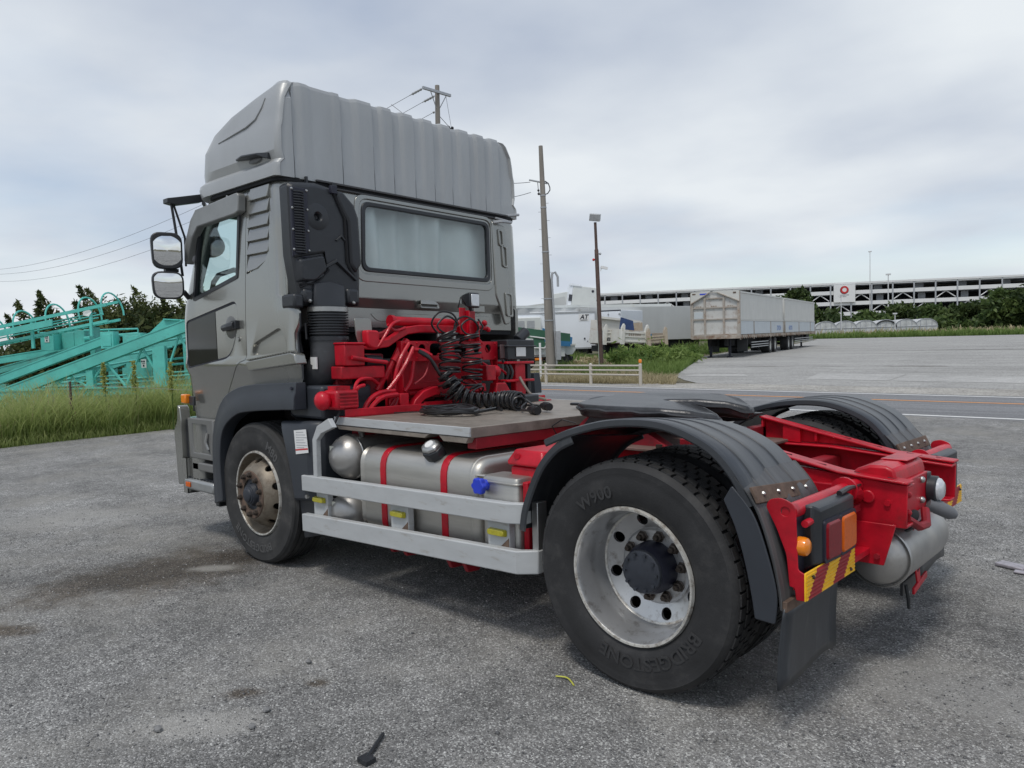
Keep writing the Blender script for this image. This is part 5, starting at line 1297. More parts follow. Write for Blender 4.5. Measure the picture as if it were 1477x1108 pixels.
# inside the cab and front mirrors seen through it
P('dashboard', MB().box(-4.33, -4.0, -1.1, 1.1, 1.55, 1.90), DGREY, .04, cab)
P('seat', MB().box(-3.5, -3.0, -.85, -.35, 1.5, 1.7).box(-3.12, -2.98, -.83, -.37, 1.6, 1.98), DGREY, .05, cab)
P('seat', MB().box(-3.5, -3.0, .35, .9, 1.5, 1.7).box(-3.12, -2.98, .37, .88, 1.6, 2.2), DGREY, .05, cab)
P('grab_handle', MB().tube([(-4.11, -1.02, 1.96), (-4.06, -1.02, 2.05), (-3.97, -1.02, 2.10), (-3.72, -1.02, 2.12), (-3.6, -1.05, 2.10)], .02, 8), DGREY, 0, cab)
mo = P('front_mirror', MB().sphere((-4.75, -.70, 2.45), .145, 18, 10, (.35, 1, .78)), BLK)
P('mirror_arm', MB().tube([(-4.75, -.6, 2.5), (-4.6, -.75, 2.68), (-4.2, -1.0, 2.70)], .016, 6), BLK, 0, mo)
# ------------------------------------------------------------------ door mirrors
mm = P('mirror_bracket', MB().loft([[(-4.09, -1.375, 2.665), (-4.01, -1.375, 2.665), (-4.01, -1.375, 2.70), (-4.09, -1.375, 2.70)], [(-4.10, -1.30, 2.655), (-4.0, -1.30, 2.655), (-4.0, -1.30, 2.715), (-4.10, -1.30, 2.715)], [(-4.08, -1.10, 2.70), (-3.99, -1.10, 2.70), (-3.99, -1.10, 2.76), (-4.08, -1.10, 2.76)]]).tube([(-4.05, -1.33, 2.67), (-4.08, -1.28, 2.35), (-4.10, -1.25, 2.12)], .011, 8).tube([(-4.06, -1.31, 2.67), (-4.09, -1.22, 2.42), (-4.12, -1.21, 2.2)], .009, 8).tube([(-4.1, -1.25, 2.0), (-4.12, -1.2, 1.95)], .02, 8), BLK, .004, cab=False)
MR = Matrix.Translation((-4.05, -1.39, 0)) @ Matrix.Translation((0, 0, 2.2)) @ Matrix.Rotation(R_(-17), 4, 'Z') @ Matrix.Rotation(R_(3.6), 4, 'Y') @ Matrix.Translation((0, 0, -2.2)) @ Matrix.Translation((4.05, 1.39, 0))
def mrot(mb):
    mb.v = [tuple(MR @ Vector(v)) for v in mb.v]; return mb
for z0, z1, y0, y1, nm in ((2.165, 2.445, -1.50, -1.275, 'a'), (1.935, 2.150, -1.505, -1.275, 'b')):
    pr_ = roundpoly([(y0, z1), (y1 - .0, z1 - .005), (y1, z0), (y0 + .012, z0)], .075)
    h = P('mirror_housing', mrot(MB().loft([[(-4.03, y, z) for y, z in inset(pr_, .004)], [(-4.04, y, z) for y, z in pr_], [(-4.09, y, z) for y, z in pr_], [(-4.14, y, z) for y, z in inset(pr_, .03)]])), BLK, .006, mm, cab=False)
    gp = inset(pr_, .014); gc = Vector((sum(q[0] for q in gp) / len(gp), sum(q[1] for q in gp) / len(gp))); gr_s = []
    for f in (1.0, .8, .6, .4, .2, .01):
        gr_s.append([(-4.024 - ((q[0] - gc.x) ** 2 + (q[1] - gc.y) ** 2) * f * f / 2.2, gc.x + (q[0] - gc.x) * f, gc.y + (q[1] - gc.y) * f) for q in gp])
    P('mirror_glass', mrot(MB().loft([[(-4.034, y, z) for x, y, z in gr_s[0]]] + gr_s)), MIRR, 0, h, cab=False, angle=60)
P('mirror_mount', MB().box(-4.09, -4.05, -1.40, -1.30, 2.145, 2.17), BLK, 0, mm, cab=False)
P('antenna_lamp', MB().sphere((-4.02, -1.19, 2.30), .05, 10, 8, (.7, .7, 1.6)), GREYP, 0, mm, cab=False)
# ------------------------------------------------------------------ roof fairing
GR = [-1.064, -.671, -.391, -.204, .006, .207, .402, .606, .79, .967]
RU = sorted([-1.163 + 2.326 * i / 200 for i in range(201)] + [g + d for g in GR[:-1] for d in (-.0012, .0006, .0088, .0105)])
def ribf(y):
    for g in GR[:-1]:
        if .0005 < y - g < .009: return -.030
    if y < GR[0]: return -.030 * min(1, (GR[0] - y) / .13) ** 1.6
    if y > GR[-1]: return -.022 - .0 * y
    for a, b in zip(GR, GR[1:] + [1.3]):
        if a <= y < b:
            t_ = (y - a); w_ = b - a
            if w_ > .3: # wide rib: two steps
                return -.017 * max(0, min(1, (1 - (t_ - .02) / .06))) - .006 * max(0, min(1, (.11 - abs(t_ - .24)) / .03))
            return -.016 * max(0, min(1, (1.0 - (t_ / w_ - .36) / .2)))
    return 0
csecs = [(2.655, -4.00, -2.735, 1.205, .26), (2.715, -4.03, -2.735, 1.208, .26), (2.742, -4.025, -2.735, 1.203, .26), (2.772, -4.00, -2.735, 1.172, .26), (2.83, -3.985, -2.735, 1.188, .27), (2.98, -3.97, -2.735, 1.184, .28), (3.02, -3.945, -2.735, 1.172, .28), (3.10, -3.87, -2.735, 1.162, .30), (3.18, -3.72, -2.736, 1.148, .38), (3.245, -3.44, -2.738, 1.132, .42), (3.285, -3.20, -2.742, 1.115, .38), (3.308, -3.03, -2.752, 1.095, .20), (3.318, -2.95, -2.775, 1.07, .10)]
rings = []
for k, (z, a, b, h, r_) in enumerate(csecs):
    ring = []
    for x, y in outline(a, b, h, r_, .045 if k < 9 else .07, 261, rib=(lambda y, f_=(.45 if k < 4 else .8 if k < 6 else 1.0): ribf(y) * f_)):
        zz_ = z
        if k >= 9 and x > b - .06: zz_ += max(-.017, ribf(y)) * (.7 if k > 9 else .35)
        ring.append((x, y, zz_))
    rings.append(ring)
cap = P('roof_fairing', MB().loft(rings), CAPP, angle=16)
P('fairing_handle', MB().loft([[(-3.27, -1.19, 2.835), (-3.27, -1.19, 2.85), (-3.27, -1.20, 2.85), (-3.27, -1.20, 2.835)], [(-3.12, -1.18, 2.815), (-3.12, -1.18, 2.842), (-3.12, -1.24, 2.842), (-3.12, -1.24, 2.825)], [(-2.93, -1.18, 2.80), (-2.93, -1.18, 2.825), (-2.93, -1.235, 2.825), (-2.93, -1.235, 2.81)], [(-2.84, -1.15, 2.775), (-2.84, -1.15, 2.82), (-2.84, -1.20, 2.82), (-2.84, -1.20, 2.775)]]), BLK, .006, cap)
P('handle_hollow', MB().sphere((-3.03, -1.186, 2.80), .05, 12, 8, (1.7, .12, .42)), mat('hollow_grey', (.13, .13, .13), .5), 0, cap)
P('fairing_crease', MB().tube([(-3.80, -1.06, 2.975), (-3.55, -1.174, 3.02), (-3.15, -1.172, 3.055), (-3.03, -1.166, 3.085), (-2.96, -1.156, 3.15), (-2.93, -1.144, 3.21)], [.003, .006, .008, .008, .006, .003], 6), CAPP, 0, cap)
P('fairing_seal', MB().loft([[(x, y, z) for x, y in outline(-3.93, -2.74, 1.188, .3, .1, 24)] for z in (2.63, 2.66)]), BLACKV, 0, cap)
P('fairing_bracket', MB().box(-2.722, -2.70, -1.0, -.985, 2.60, 2.67).box(-2.722, -2.69, -.80, -.76, 2.63, 2.655), BLK, 0, cap)
# ------------------------------------------------------------------ air intake on the rear wall
X0 = -2.60
io = [(-1.195, 2.575), (-1.165, 2.595), (-.985, 2.615), (-.80, 2.59), (-.72, 2.545), (-.655, 2.44), (-.645, 2.02), (-.66, 1.80), (-.75, 1.79), (-1.145, 1.785), (-1.165, 1.95), (-1.19, 2.12)]
iom = boolean(MB().loft([[(x, y, z) for y, z in p] for x, p in ((-2.73, io), (X0 - .03, io), (X0, inset(io, .025)))]).mesh('i', smooth=False), MB().cyl((X0 - .03, -.99, 2.385), (X0 + .1, -.99, 2.385), .022, n=16).cyl((X0 - .03, -.925, 1.875), (X0 + .1, -.925, 1.875), .030, n=16))
intk = P('air_intake', wrap(iom), BLK, .012)
P('intake_dish', MB().lathe([(.026, X0 + .001), (.035, X0 + .010), (.065, X0 + .006), (.085, X0 + .002), (.10, X0 - .004), (.026, X0 - .004)], 24, 'X', (0, -.99, 2.385)).lathe([(.034, X0 + .001), (.040, X0 + .012), (.055, X0 + .006), (.062, X0 - .004), (.034, X0 - .004)], 20, 'X', (0, -.925, 1.875)), BLK, 0, intk)
P('intake_duct', MB().loft([[(X0 + .02, -.835, 2.57), (X0 + .02, -.79, 2.58), (X0 + .02, -.70, 2.50), (X0 + .02, -.665, 2.41), (X0 + .02, -.655, 2.10), (X0 + .02, -.70, 2.03), (X0 + .02, -.745, 2.09), (X0 + .02, -.75, 2.38), (X0 + .02, -.83, 2.52)], [(X0 - .05, -.855, 2.58), (X0 - .05, -.79, 2.595), (X0 - .05, -.685, 2.51), (X0 - .05, -.648, 2.42), (X0 - .05, -.64, 2.08), (X0 - .05, -.70, 2.01), (X0 - .05, -.765, 2.08), (X0 - .05, -.77, 2.38), (X0 - .05, -.85, 2.52)]]), BLK, .015, intk)
P('intake_pocket', MB().loft([[(X0 + .028, y, z) for y, z in roundpoly([(-1.15, 2.08), (-.97, 2.12), (-.95, 2.03), (-1.04, 1.955), (-1.14, 1.95)], .02)], [(X0 - .03, y, z) for y, z in roundpoly([(-1.175, 2.10), (-.955, 2.145), (-.93, 2.02), (-1.035, 1.935), (-1.165, 1.93)], .02)]]), BLK, .008, intk)
P('intake_rib', MB().tube([(X0 + .004, -.85, 2.24), (X0 + .007, -.81, 2.275), (X0 + .004, -.765, 2.235)], .008, 6).tube([(X0 + .002, -1.06, 1.99), (X0 + .012, -.86, 2.10), (X0 + .006, -.70, 1.98)], .013, 6).tube([(X0, -1.13, 1.915), (X0 + .006, -1.04, 1.96), (X0 + .004, -.97, 2.0)], .012, 6), BLK, 0, intk)
P('intake_lobe', MB().box(-2.745, -2.585, -1.208, -1.13, 1.765, 1.86), BLK, .018, intk)  # dark block added over the ledge top to cover its bright sliver
P('intake_lobe', MB().box(X0 - .04, X0 + .02, -1.14, -1.05, 1.80, 1.90).box(X0 - .04, X0 + .02, -.79, -.68, 1.80, 1.92), BLK, .025, intk)
P('intake_gap_shade', MB().tube([(X0 + .006, -.865, 2.575), (X0 + .006, -.775, 2.40), (X0 + .006, -.768, 2.10), (X0 + .006, -.715, 2.00)], .011, 6).tube([(X0 + .004, -1.18, 2.105), (X0 + .006, -.955, 2.155), (X0 + .006, -.925, 2.03), (X0 + .006, -1.03, 1.935), (X0 + .004, -1.16, 1.925)], .010, 6).tube([(X0 + .004, -1.15, 1.905), (X0 + .004, -1.07, 1.945)], .009, 6), BLACKV, 0, intk)  # black tubes colour in the shade of the gaps around duct and pocket
P('intake_neck', MB().loft([[(X0 + .018, -1.05, 1.94), (X0 + .03, -.93, 1.96), (X0 + .018, -.80, 1.94), (X0 - .04, -.80, 1.94), (X0 - .04, -1.05, 1.94)], [(X0 + .04, -1.07, 1.775), (X0 + .08, -.94, 1.775), (X0 + .04, -.815, 1.775), (X0 - .06, -.815, 1.775), (X0 - .06, -1.07, 1.775)]]), BLK, .015, intk)
gl_ = P('intake_grille', MB().box(X0 - .015, X0 + .004, -1.19, -1.06, 2.10, 2.56), BLACKP, .006, intk)
for i in range(24):
    P('grille_slat', MB().tube([(X0 + .006, -1.17, 2.135 + i * .0172), (X0 + .03, -1.135, 2.133 + i * .0172), (X0 + .006, -1.095, 2.135 + i * .0172)], .0055, 6), BLK, 0, intk)
for z in (2.545, 2.42, 2.28, 2.15):
    for y in (-1.182, -1.07): P('bolt', MB().sphere((X0 + .006, y, z), .009, 8, 5), STEEL, 0, intk)
for y, z in ((-1.09, 1.815), (-.74, 1.815)): P('bolt', MB().sphere((X0 + .022, y, z), .013, 8, 5), STEEL, 0, intk)
P('intake_clip', MB().box(X0 - .01, X0 + .022, -.885, -.835, 2.555, 2.61), BLACKP, .004, intk)
cy, cx, rb = -.955, -2.58, .128
prof = [(.001, 1.785), (rb + .004, 1.785), (rb + .004, 1.755)]
for i in range(9):
    z = 1.75 - i * .0185; prof += [(rb + .008, z), (rb + .008, z - .009), (rb - .012, z - .012), (rb - .012, z - .0165)]
prof += [(rb, 1.58), (rb + .006, 1.575), (rb + .006, 1.55), (.001, 1.55)]
bl_ = P('intake_bellows', MB().lathe(prof, 32, 'Z', (cx, cy, 0), False), BLK, angle=50)
P('hose_clamp', MB().lathe([(rb + .002, 1.745), (rb + .009, 1.745), (rb + .009, 1.775), (rb + .002, 1.775)], 32, 'Z', (cx, cy, 0)), STEEL, 0, bl_)
P('intake_elbow', MB().tube([(cx, cy, 1.56), (cx, cy, 1.44), (cx - .02, cy - .02, 1.37), (cx - .10, cy - .05, 1.30), (cx - .22, cy - .06, 1.27)], [rb, rb + .002, rb - .004, rb - .02, rb - .03], 24), mat('elbow_scuffed', (.045, .047, .052), .4, 0, .2, 6, dirt=.35, dirtcol=(.13, .13, .13), ds=4, stretch=(1, 1, 2)), .0, bl_)
P('elbow_label', MB().box(cx - .02, cx + .05, cy - rb - .012, cy - rb - .004, 1.36, 1.44, Matrix.Identity(4)), WHITE, 0, bl_)
P('elbow_bracket', MB().box(-2.5, -2.48, -.86, -.83, 1.30, 1.42), BLK, 0, bl_)
P('dark_hose', MB().tube([(-2.70, -1.12, 1.74), (-2.66, -1.14, 1.66), (-2.68, -1.13, 1.55), (-2.66, -1.13, 1.47)], .02, 6).tube([(-2.62, -1.12, 1.66), (-2.60, -1.12, 1.665), (-2.595, -1.12, 1.56)], .008, 6), CABLE)
# ------------------------------------------------------------------ wheels
def wheel_tyre(r, w, m, tread, name='tyre'):
    h = w / 2
    pf = [(.296, -h * .72), (.318, -h * .86), (.345, -h * .95), (.385, -h), (.43, -h), (.452, -h * .985), (.456, -h * .995), (.474, -h * .965), (.478, -h * .975), (.493, -h * .90), (r - .010, -h * .80)]
    if tread == 'rib':
        mid = [(r, -h * .74)]
        for y in (-.48, -.16, .16, .48): mid += [(r, h * (y - .05)), (r - .012, h * (y - .035)), (r - .012, h * (y + .035)), (r, h * (y + .05))]
        mid += [(r, h * .74)]
    else: mid = [(r - .016, -h * .76), (r - .016, h * .76)]
    pf = pf + mid + [(a, -b) for a, b in reversed(pf)] + [(.28, h * .6), (.28, -h * .6)]
    return MB().lathe(pf, 96, 'Y')
def tread_blocks(r, w):
    mb = MB(); h = w / 2; n = 52
    for i in range(n):
        for row, (y0, y1) in enumerate(((-.79, -.50), (-.46, -.18), (-.14, .14), (.18, .46), (.50, .79))):
            a = 2 * PI * (i + (.5 if row % 2 else 0)) / n; da = PI / n * .80
            r0 = r - .018; sh = .25 * (1 if row in (1, 3) else 0) * da
            vs = []
            for rr in (r0, r - (.004 if row in (0, 4) else 0)):
                for yy, s_ in ((y0, -1), (y1, 1)):
                    for aa in (a - da + sh * s_, a + da + sh * s_): vs.append((rr * math.cos(aa), h * yy, rr * math.sin(aa)))
            mb.add(vs, [(0, 1, 3, 2), (4, 6, 7, 5), (0, 4, 5, 1), (2, 3, 7, 6), (0, 2, 6, 4), (1, 5, 7, 3)])
    return mb
def arc_text(mb, txt, R0, size, mid_deg, yface, ext=.0025):
    vs, fs = text_mesh(txt, size, ext, .001)
    a0 = R_(mid_deg)
    mb.add([((R0 + v[1]) * math.cos(a0 - v[0] / R0), yface - v[2], (R0 + v[1]) * math.sin(a0 - v[0] / R0)) for v in vs], fs)
LETR = mat('raised_rubber_letters', (.034, .034, .035), .6, 0, .2, 20)
LETF = mat('raised_rubber_letters_front', (.085, .085, .085), .7, 0, .2, 20)
yo, yi = -1.09, -.76      # outer / inner tyre centres
def rear_wheel():
    w = empty('rear_wheel', (0, 0, .505)); w.parent = TRUCK
    t_ = build('tyre', wheel_tyre(.512, .29, RUBBER, 'block'), RUBBER, w, loc=(0, yo, 0))
    tb = tread_blocks(.513, .29).mesh('tread'); tb.materials.append(RUBBER)
    build('tread', tb, None, w, loc=(0, yo, 0), kind='stuff')
    build('tyre', wheel_tyre(.512, .29, RUBBER, 'block'), RUBBER, w, loc=(0, yi, 0)); build('tread', tb, None, w, loc=(0, yi, 0), kind='stuff')
    for tx_, r0_, sz_, ma_ in (('W900', .352, .075, 117), ('BRIDGESTONE', .345, .080, -71)):
        mb = MB(); arc_text(mb, tx_, r0_, sz_, ma_, yo - .1455); build('tyre_lettering', mb, LETR, w)
    d = yo
    rim = MB().lathe([(.306, -.118), (.300, -.131), (.290, -.128), (.283, -.112), (.279, -.08), (.268, -.055), (.264, -.01), (.262, .045), (.254, .058), (.175, .085), (.163, .076), (.085, .076), (.085, .092), (.165, .096), (.175, .10), (.254, .075), (.268, .06), (.272, .0), (.275, -.045), (.290, -.07), (.295, -.11)], 96, 'Y', (0, d, 0)).mesh('rim', smooth=False)
    hc = MB()
    for k in range(8):
        a = 2 * PI * (k + .35) / 8; hc.cyl((.216 * math.cos(a), d + .03, .216 * math.sin(a)), (.216 * math.cos(a), d + .2, .216 * math.sin(a)), .027, n=16)
    rim = boolean(rim, hc); rim.materials.clear(); rim.materials.append(RIM)
    build('rim', rim, None, w, bevel=.002)
    build('rim_edge', MB().lathe([(.308, -.119), (.302, -.134), (.293, -.133), (.288, -.122), (.290, -.115)], 96, 'Y', (0, d, 0)).lathe([(.2605, .048), (.2555, .0545), (.250, .0565), (.251, .0585), (.262, .050)], 96, 'Y', (0, d, 0)), RIME, w)
    nm = MB().lathe([(.001, -.042), (.012, -.042), (.014, -.03), (.014, -.026), (.021, -.024), (.021, -.006), (.027, -.003), (.027, 0), (.001, 0)], 6, 'Y', close=False).mesh('nut'); nm.materials.append(NUT)
    for k in range(10):
        a = 2 * PI * (k + .2) / 10; build('wheel_nut', nm, None, w, loc=(.142 * math.cos(a), d + .076, .142 * math.sin(a)))
    build('hub', MB().lathe([(.001, .076), (.118, .076), (.116, .03), (.108, .0), (.098, -.02), (.001, -.02)], 40, 'Y', (0, d, 0), False), BLACKP, w)
    hc_ = build('hub_cover', MB().lathe([(.001, -.045), (.088, -.045), (.096, -.041), (.097, -.02), (.001, -.02)], 40, 'Y', (0, d, 0), False), HUB, w, bevel=.002)
    bo = MB()
    for k in range(10):
        a = 2 * PI * k / 10; bo.cyl((.082 * math.cos(a), d - .045, .082 * math.sin(a)), (.082 * math.cos(a), d - .056, .082 * math.sin(a)), .0085, n=6)
    build('hub_bolts', bo, HUB, w)
    build('brake_drum', MB().lathe([(.001, .11), (.21, .11), (.21, .33), (.001, .33)], 32, 'Y', (0, d, 0), False), BLACKV, w)
    return w
wr = rear_wheel()
wr2 = copy_tree(wr, TRUCK); wr2.rotation_euler = (0, 0, PI)
def front_wheel():
    w = empty('front_wheel', (XA, 0, .500)); w.parent = TRUCK
    build('tyre', wheel_tyre(.508, .285, FRUBBER, 'rib'), FRUBBER, w, loc=(0, yo, 0))
    for tx_, r0_, sz_, ma_ in (('M80', .378, .085, 52), ('BRIDGESTONE', .37, .075, -100)):
        mb = MB(); arc_text(mb, tx_, r0_, sz_, ma_, yo - .143); build('tyre_lettering', mb, LETF, w)
    d = yo
    rim = MB().lathe([(.306, -.112), (.300, -.128), (.290, -.125), (.283, -.105), (.274, -.075), (.262, -.062), (.252, -.072), (.236, -.105), (.21, -.145), (.190, -.166), (.175, -.175), (.110, -.175), (.110, -.162), (.172, -.162), (.20, -.14), (.228, -.09), (.245, -.05), (.262, .0), (.275, -.03), (.292, -.08)], 96, 'Y', (0, d, 0)).mesh('rim', smooth=False)
    hc = MB()
    for k in range(10):
        a = 2 * PI * (k + .5) / 10; c_, s_ = math.cos(a), math.sin(a)
        hc.tube([(.232 * c_ + .06 * c_, d - .20, .232 * s_ + .06 * s_), (.232 * c_ - .06 * c_, d + .0, .232 * s_ - .06 * s_)], .027, 14)
    rim = boolean(rim, hc); rim.materials.clear(); rim.materials.append(BRONZE)
    build('rim', rim, None, w, bevel=.002)
    build('rim_edge', MB().lathe([(.308, -.113), (.302, -.131), (.293, -.130), (.288, -.118), (.290, -.11)], 96, 'Y', (0, d, 0)), RIME, w)
    build('nut_ring', MB().lathe([(.172, -.1755), (.168, -.182), (.125, -.182), (.112, -.176), (.112, -.17), (.172, -.17)], 64, 'Y', (0, d, 0)), RUSTR, w)
    nm = MB().lathe([(.001, -.030), (.010, -.030), (.011, -.022), (.018, -.020), (.019, -.005), (.024, -.003), (.024, 0), (.001, 0)], 6, 'Y', close=False).mesh('nut'); nm.materials.append(NUT)
    for k in range(10):
        a = 2 * PI * (k + .4) / 10; build('wheel_nut', nm, None, w, loc=(.142 * math.cos(a), d - .182, .142 * math.sin(a)))
    build('hub', MB().lathe([(.001, -.165), (.108, -.165), (.108, -.16), (.001, -.16)], 32, 'Y', (0, d, 0), False).lathe([(.001, -.195), (.075, -.195), (.085, -.166), (.001, -.166)], 10, 'Y', (0, d, 0), False), HUB, w)
    build('hub_cap', MB().lathe([(.001, -.218), (.040, -.218), (.048, -.214), (.052, -.204), (.062, -.202), (.064, -.195), (.001, -.195)], 28, 'Y', (0, d, 0), False), HUB, w)
    build('brake_drum', MB().lathe([(.001, -.05), (.2, -.05), (.2, .14), (.001, .14)], 32, 'Y', (0, d, 0), False), BLACKV, w)
    return w
wf = front_wheel()
wf2 = copy_tree(wf, TRUCK); wf2.rotation_euler = (0, 0, PI)
# ------------------------------------------------------------------ chassis
for sy in (-1, 1):
    pl_r = [(-4.2, .915), (.30, .915), (.90, .862), (.895, .675), (.69, .672), (.30, .655), (-4.2, .63)]
    mb = MB().prism(pl_r, 1, sy * .425, sy * .437)
    mb.prism([(-4.2, .915), (.30, .915), (.90, .862), (.90, .85), (.30, .903), (-4.2, .903)], 1, sy * .33, sy * .424)
    mb.prism([(-4.2, .63), (.30, .655), (.69, .672), (.895, .675), (.895, .687), (.69, .684), (.30, .667), (-4.2, .642)], 1, sy * .33, sy * .424)
    fr_ = P('frame_rail', mb, RED, .004)
    P('subframe_rail', MB().prism([(-.10, 1.05), (.62, .89), (.90, .873), (.90, .865), (.30, .918), (-.10, .918)], 1, sy * .405, sy * .417).prism([(-.12, 1.062), (.62, .902), (.905, .880), (.905, .868), (.62, .89), (-.12, 1.05)], 1, sy * .36, sy * .46).box(-.112, -.10, sy * .37, sy * .455, .918, 1.05).prism([(.2, .93), (.2, .985), (.215, .985), (.215, .93)], 1, sy * .37, sy * .404), RED, .004)
    bl2 = MB()
    for x in (.25, .5, .82): bl2.cyl((x, sy * .437, .78), (x, sy * .449, .78), .014, n=8)
    P('rail_bolts', bl2, RED)
    sl = MB()
    for x, z in ((.36, .961), (.52, .926), (.70, .898), (.84, .887)): sl.tube([(x - .028, sy * .41, z - .003), (x + .028, sy * .41, z - .011)], .006, 6)
    P('rail_slots', sl, BLACKV)
P('subframe_rib', MB().prism([(.02, .92), (.02, 1.02), (.12, 1.0), (.12, .92)], 1, .37, .404), RED)
P('crossmember', MB().box(-1.1, -1.0, -.42, .42, .68, .90).box(-.32, -.22, -.42, .42, .66, .90).box(.25, .33, -.42, .42, .70, .86), REDD, .01)
arcp = [(.60, .70), (.60, .78), (.63, .865), (.68, .915), (.735, .935), (.80, .935), (.835, .92), (.845, .88), (.845, .69)]
tow = P('tow_crossmember', MB().prism(arcp, 1, -.40, .06), RED, .012)
P('hook_plate', MB().box(.846, .862, -.33, .04, .70, .865), RED, .004, tow)
for y, z in ((-.08, .84), (-.08, .745), (-.30, .80), (-.30, .72)): P('bolt', MB().sphere((.866, y, z), .016, 10, 6), STEEL if y > -.2 else RED, 0, tow)
P('hook_top_plate', MB().box(.72, .835, -.20, .055, .936, .941), RED, .002, tow)
P('hook_hole', MB().sphere((.866, -.22, .69), .06, 12, 8, (.3, 1.2, .5)), BLACKV, 0, tow)
P('hook_jaw', MB().tube([(.87, -.34, .70), (.90, -.26, .655), (.905, -.16, .65), (.88, -.08, .70)], .02, 8), REDD, 0, tow)
rl = P('reversing_lamp', MB().lathe([(.001, .93), (.035, .928), (.052, .915), (.058, .895), (.05, .88), (.001, .88)], 20, 'X', (0, .055, .78), False), LAMPG)
P('lamp_rim', MB().lathe([(.056, .905), (.063, .90), (.063, .865), (.05, .862)], 20, 'X', (0, .055, .78)), BLK, 0, rl)
P('lamp_bracket', MB().box(.80, .868, .02, .08, .70, .86), BLK, .004, rl)
P('reversing_buzzer', MB().tube([(.865, .015, .715), (.90, .05, .695), (.95, .085, .665), (.968, .098, .655)], [.028, .035, .032, .018], 14), mat('buzzer_grey', (.13, .135, .145), .5))
P('cable', MB().tube([(.86, .0, .70), (.88, -.1, .66), (.87, -.2, .64), (.80, -.3, .60)], .007, 6), CABLE)
# number plate style bracket hanging at the back
P('plate_bracket', MB().prism([(-.20, .60), (-.155, .62), (-.03, .345), (-.08, .325)], 0, .845, .853).box(.845, .853, -.10, .10, .545, .595, Matrix.Identity(4)).box(.845, .856, -.32, -.18, .52, .56).prism([(-.16, .31), (.06, .345), (.06, .375), (-.16, .34)], 0, .845, .857), RED, .003)
P('plate_bracket_hole', MB().sphere((.852, -.09, .44), .05, 10, 8, (.12, .3, .8)), BLACKV)
P('dangling_strap', MB().tube([(.83, -.20, .36), (.835, -.18, .29), (.83, -.15, .24)], .008, 5), BLK)
P('backing_plate', MB().box(.80, .812, -.18, .12, .30, .36), BLK)
# rear air tank slung between the rails
P('rear_air_tank', MB().lathe([(.001, -.50), (.06, -.49), (.11, -.455), (.133, -.40), (.135, -.36), (.135, .22), (.13, .27), (.08, .32), (.001, .335)], 40, 'Y', (.76, .06, .515), False), TANKG)
P('tank_weld', MB().lathe([(.134, -.365), (.1385, -.36), (.1385, -.352), (.134, -.347)], 40, 'Y', (.76, 0, .515)), STEEL)
P('tank_hanger', MB().prism([(.60, .69), (.86, .69), (.81, .505), (.70, .505)], 1, -.462, -.45).prism([(.60, .69), (.845, .69), (.80, .515), (.715, .515)], 1, .30, .312), RED, .003)
for x in (.735, .785): P('bolt', MB().cyl((x, -.462, .545), (x, -.478, .545), .013, n=6), REDD)
# rear fenders
def fender_strip(path, y0, y1, lip0=.03, lip1=.03, thick=.007, ridges=True):
    pp = smooth_path([(p[0], p[1]) for p in path]); rings = []
    w = y1 - y0
    cs = [(y0 - .002, -lip0), (y0, -.006), (y0 + .012, 0)]
    if ridges:
        for f in (.20, .46, .72): cs += [(y0 + w * (f - .02), 0), (y0 + w * (f - .012), .0045), (y0 + w * (f + .05), .0045), (y0 + w * (f + .10), 0)]
    cs += [(y1 - .012, 0), (y1, -.006), (y1 + .002, -lip1)]
    for i, p in enumerate(pp):
        t_ = (pp[min(i + 1, len(pp) - 1)] - pp[max(i - 1, 0)]).normalized(); nrm = Vector((-t_.y, t_.x))
        if nrm.y < 0 and abs(nrm.y) > .3: nrm = -nrm
        top = [(p.x + nrm.x * h, y, p.y + nrm.y * h) for y, h in cs]
        bot = [(p.x + nrm.x * (h - thick), y + (thick * .8 if y < (y0 + y1) / 2 else -thick * .8), p.y + nrm.y * (h - thick)) for y, h in reversed(cs)]
        rings.append(top + bot)
    return MB().loft(rings)
cpath = [(-.455, 1.045), (-.30, 1.105), (-.10, 1.155), (.10, 1.168), (.25, 1.145), (.40, 1.08), (.50, .985), (.572, .862)]
fpath = [(-.30, 1.075), (-.40, 1.025), (-.50, .925), (-.57, .80), (-.615, .69), (-.635, .59)]
rpath = [(.50, .965), (.585, .865), (.64, .72), (.675, .57), (.685, .48)]
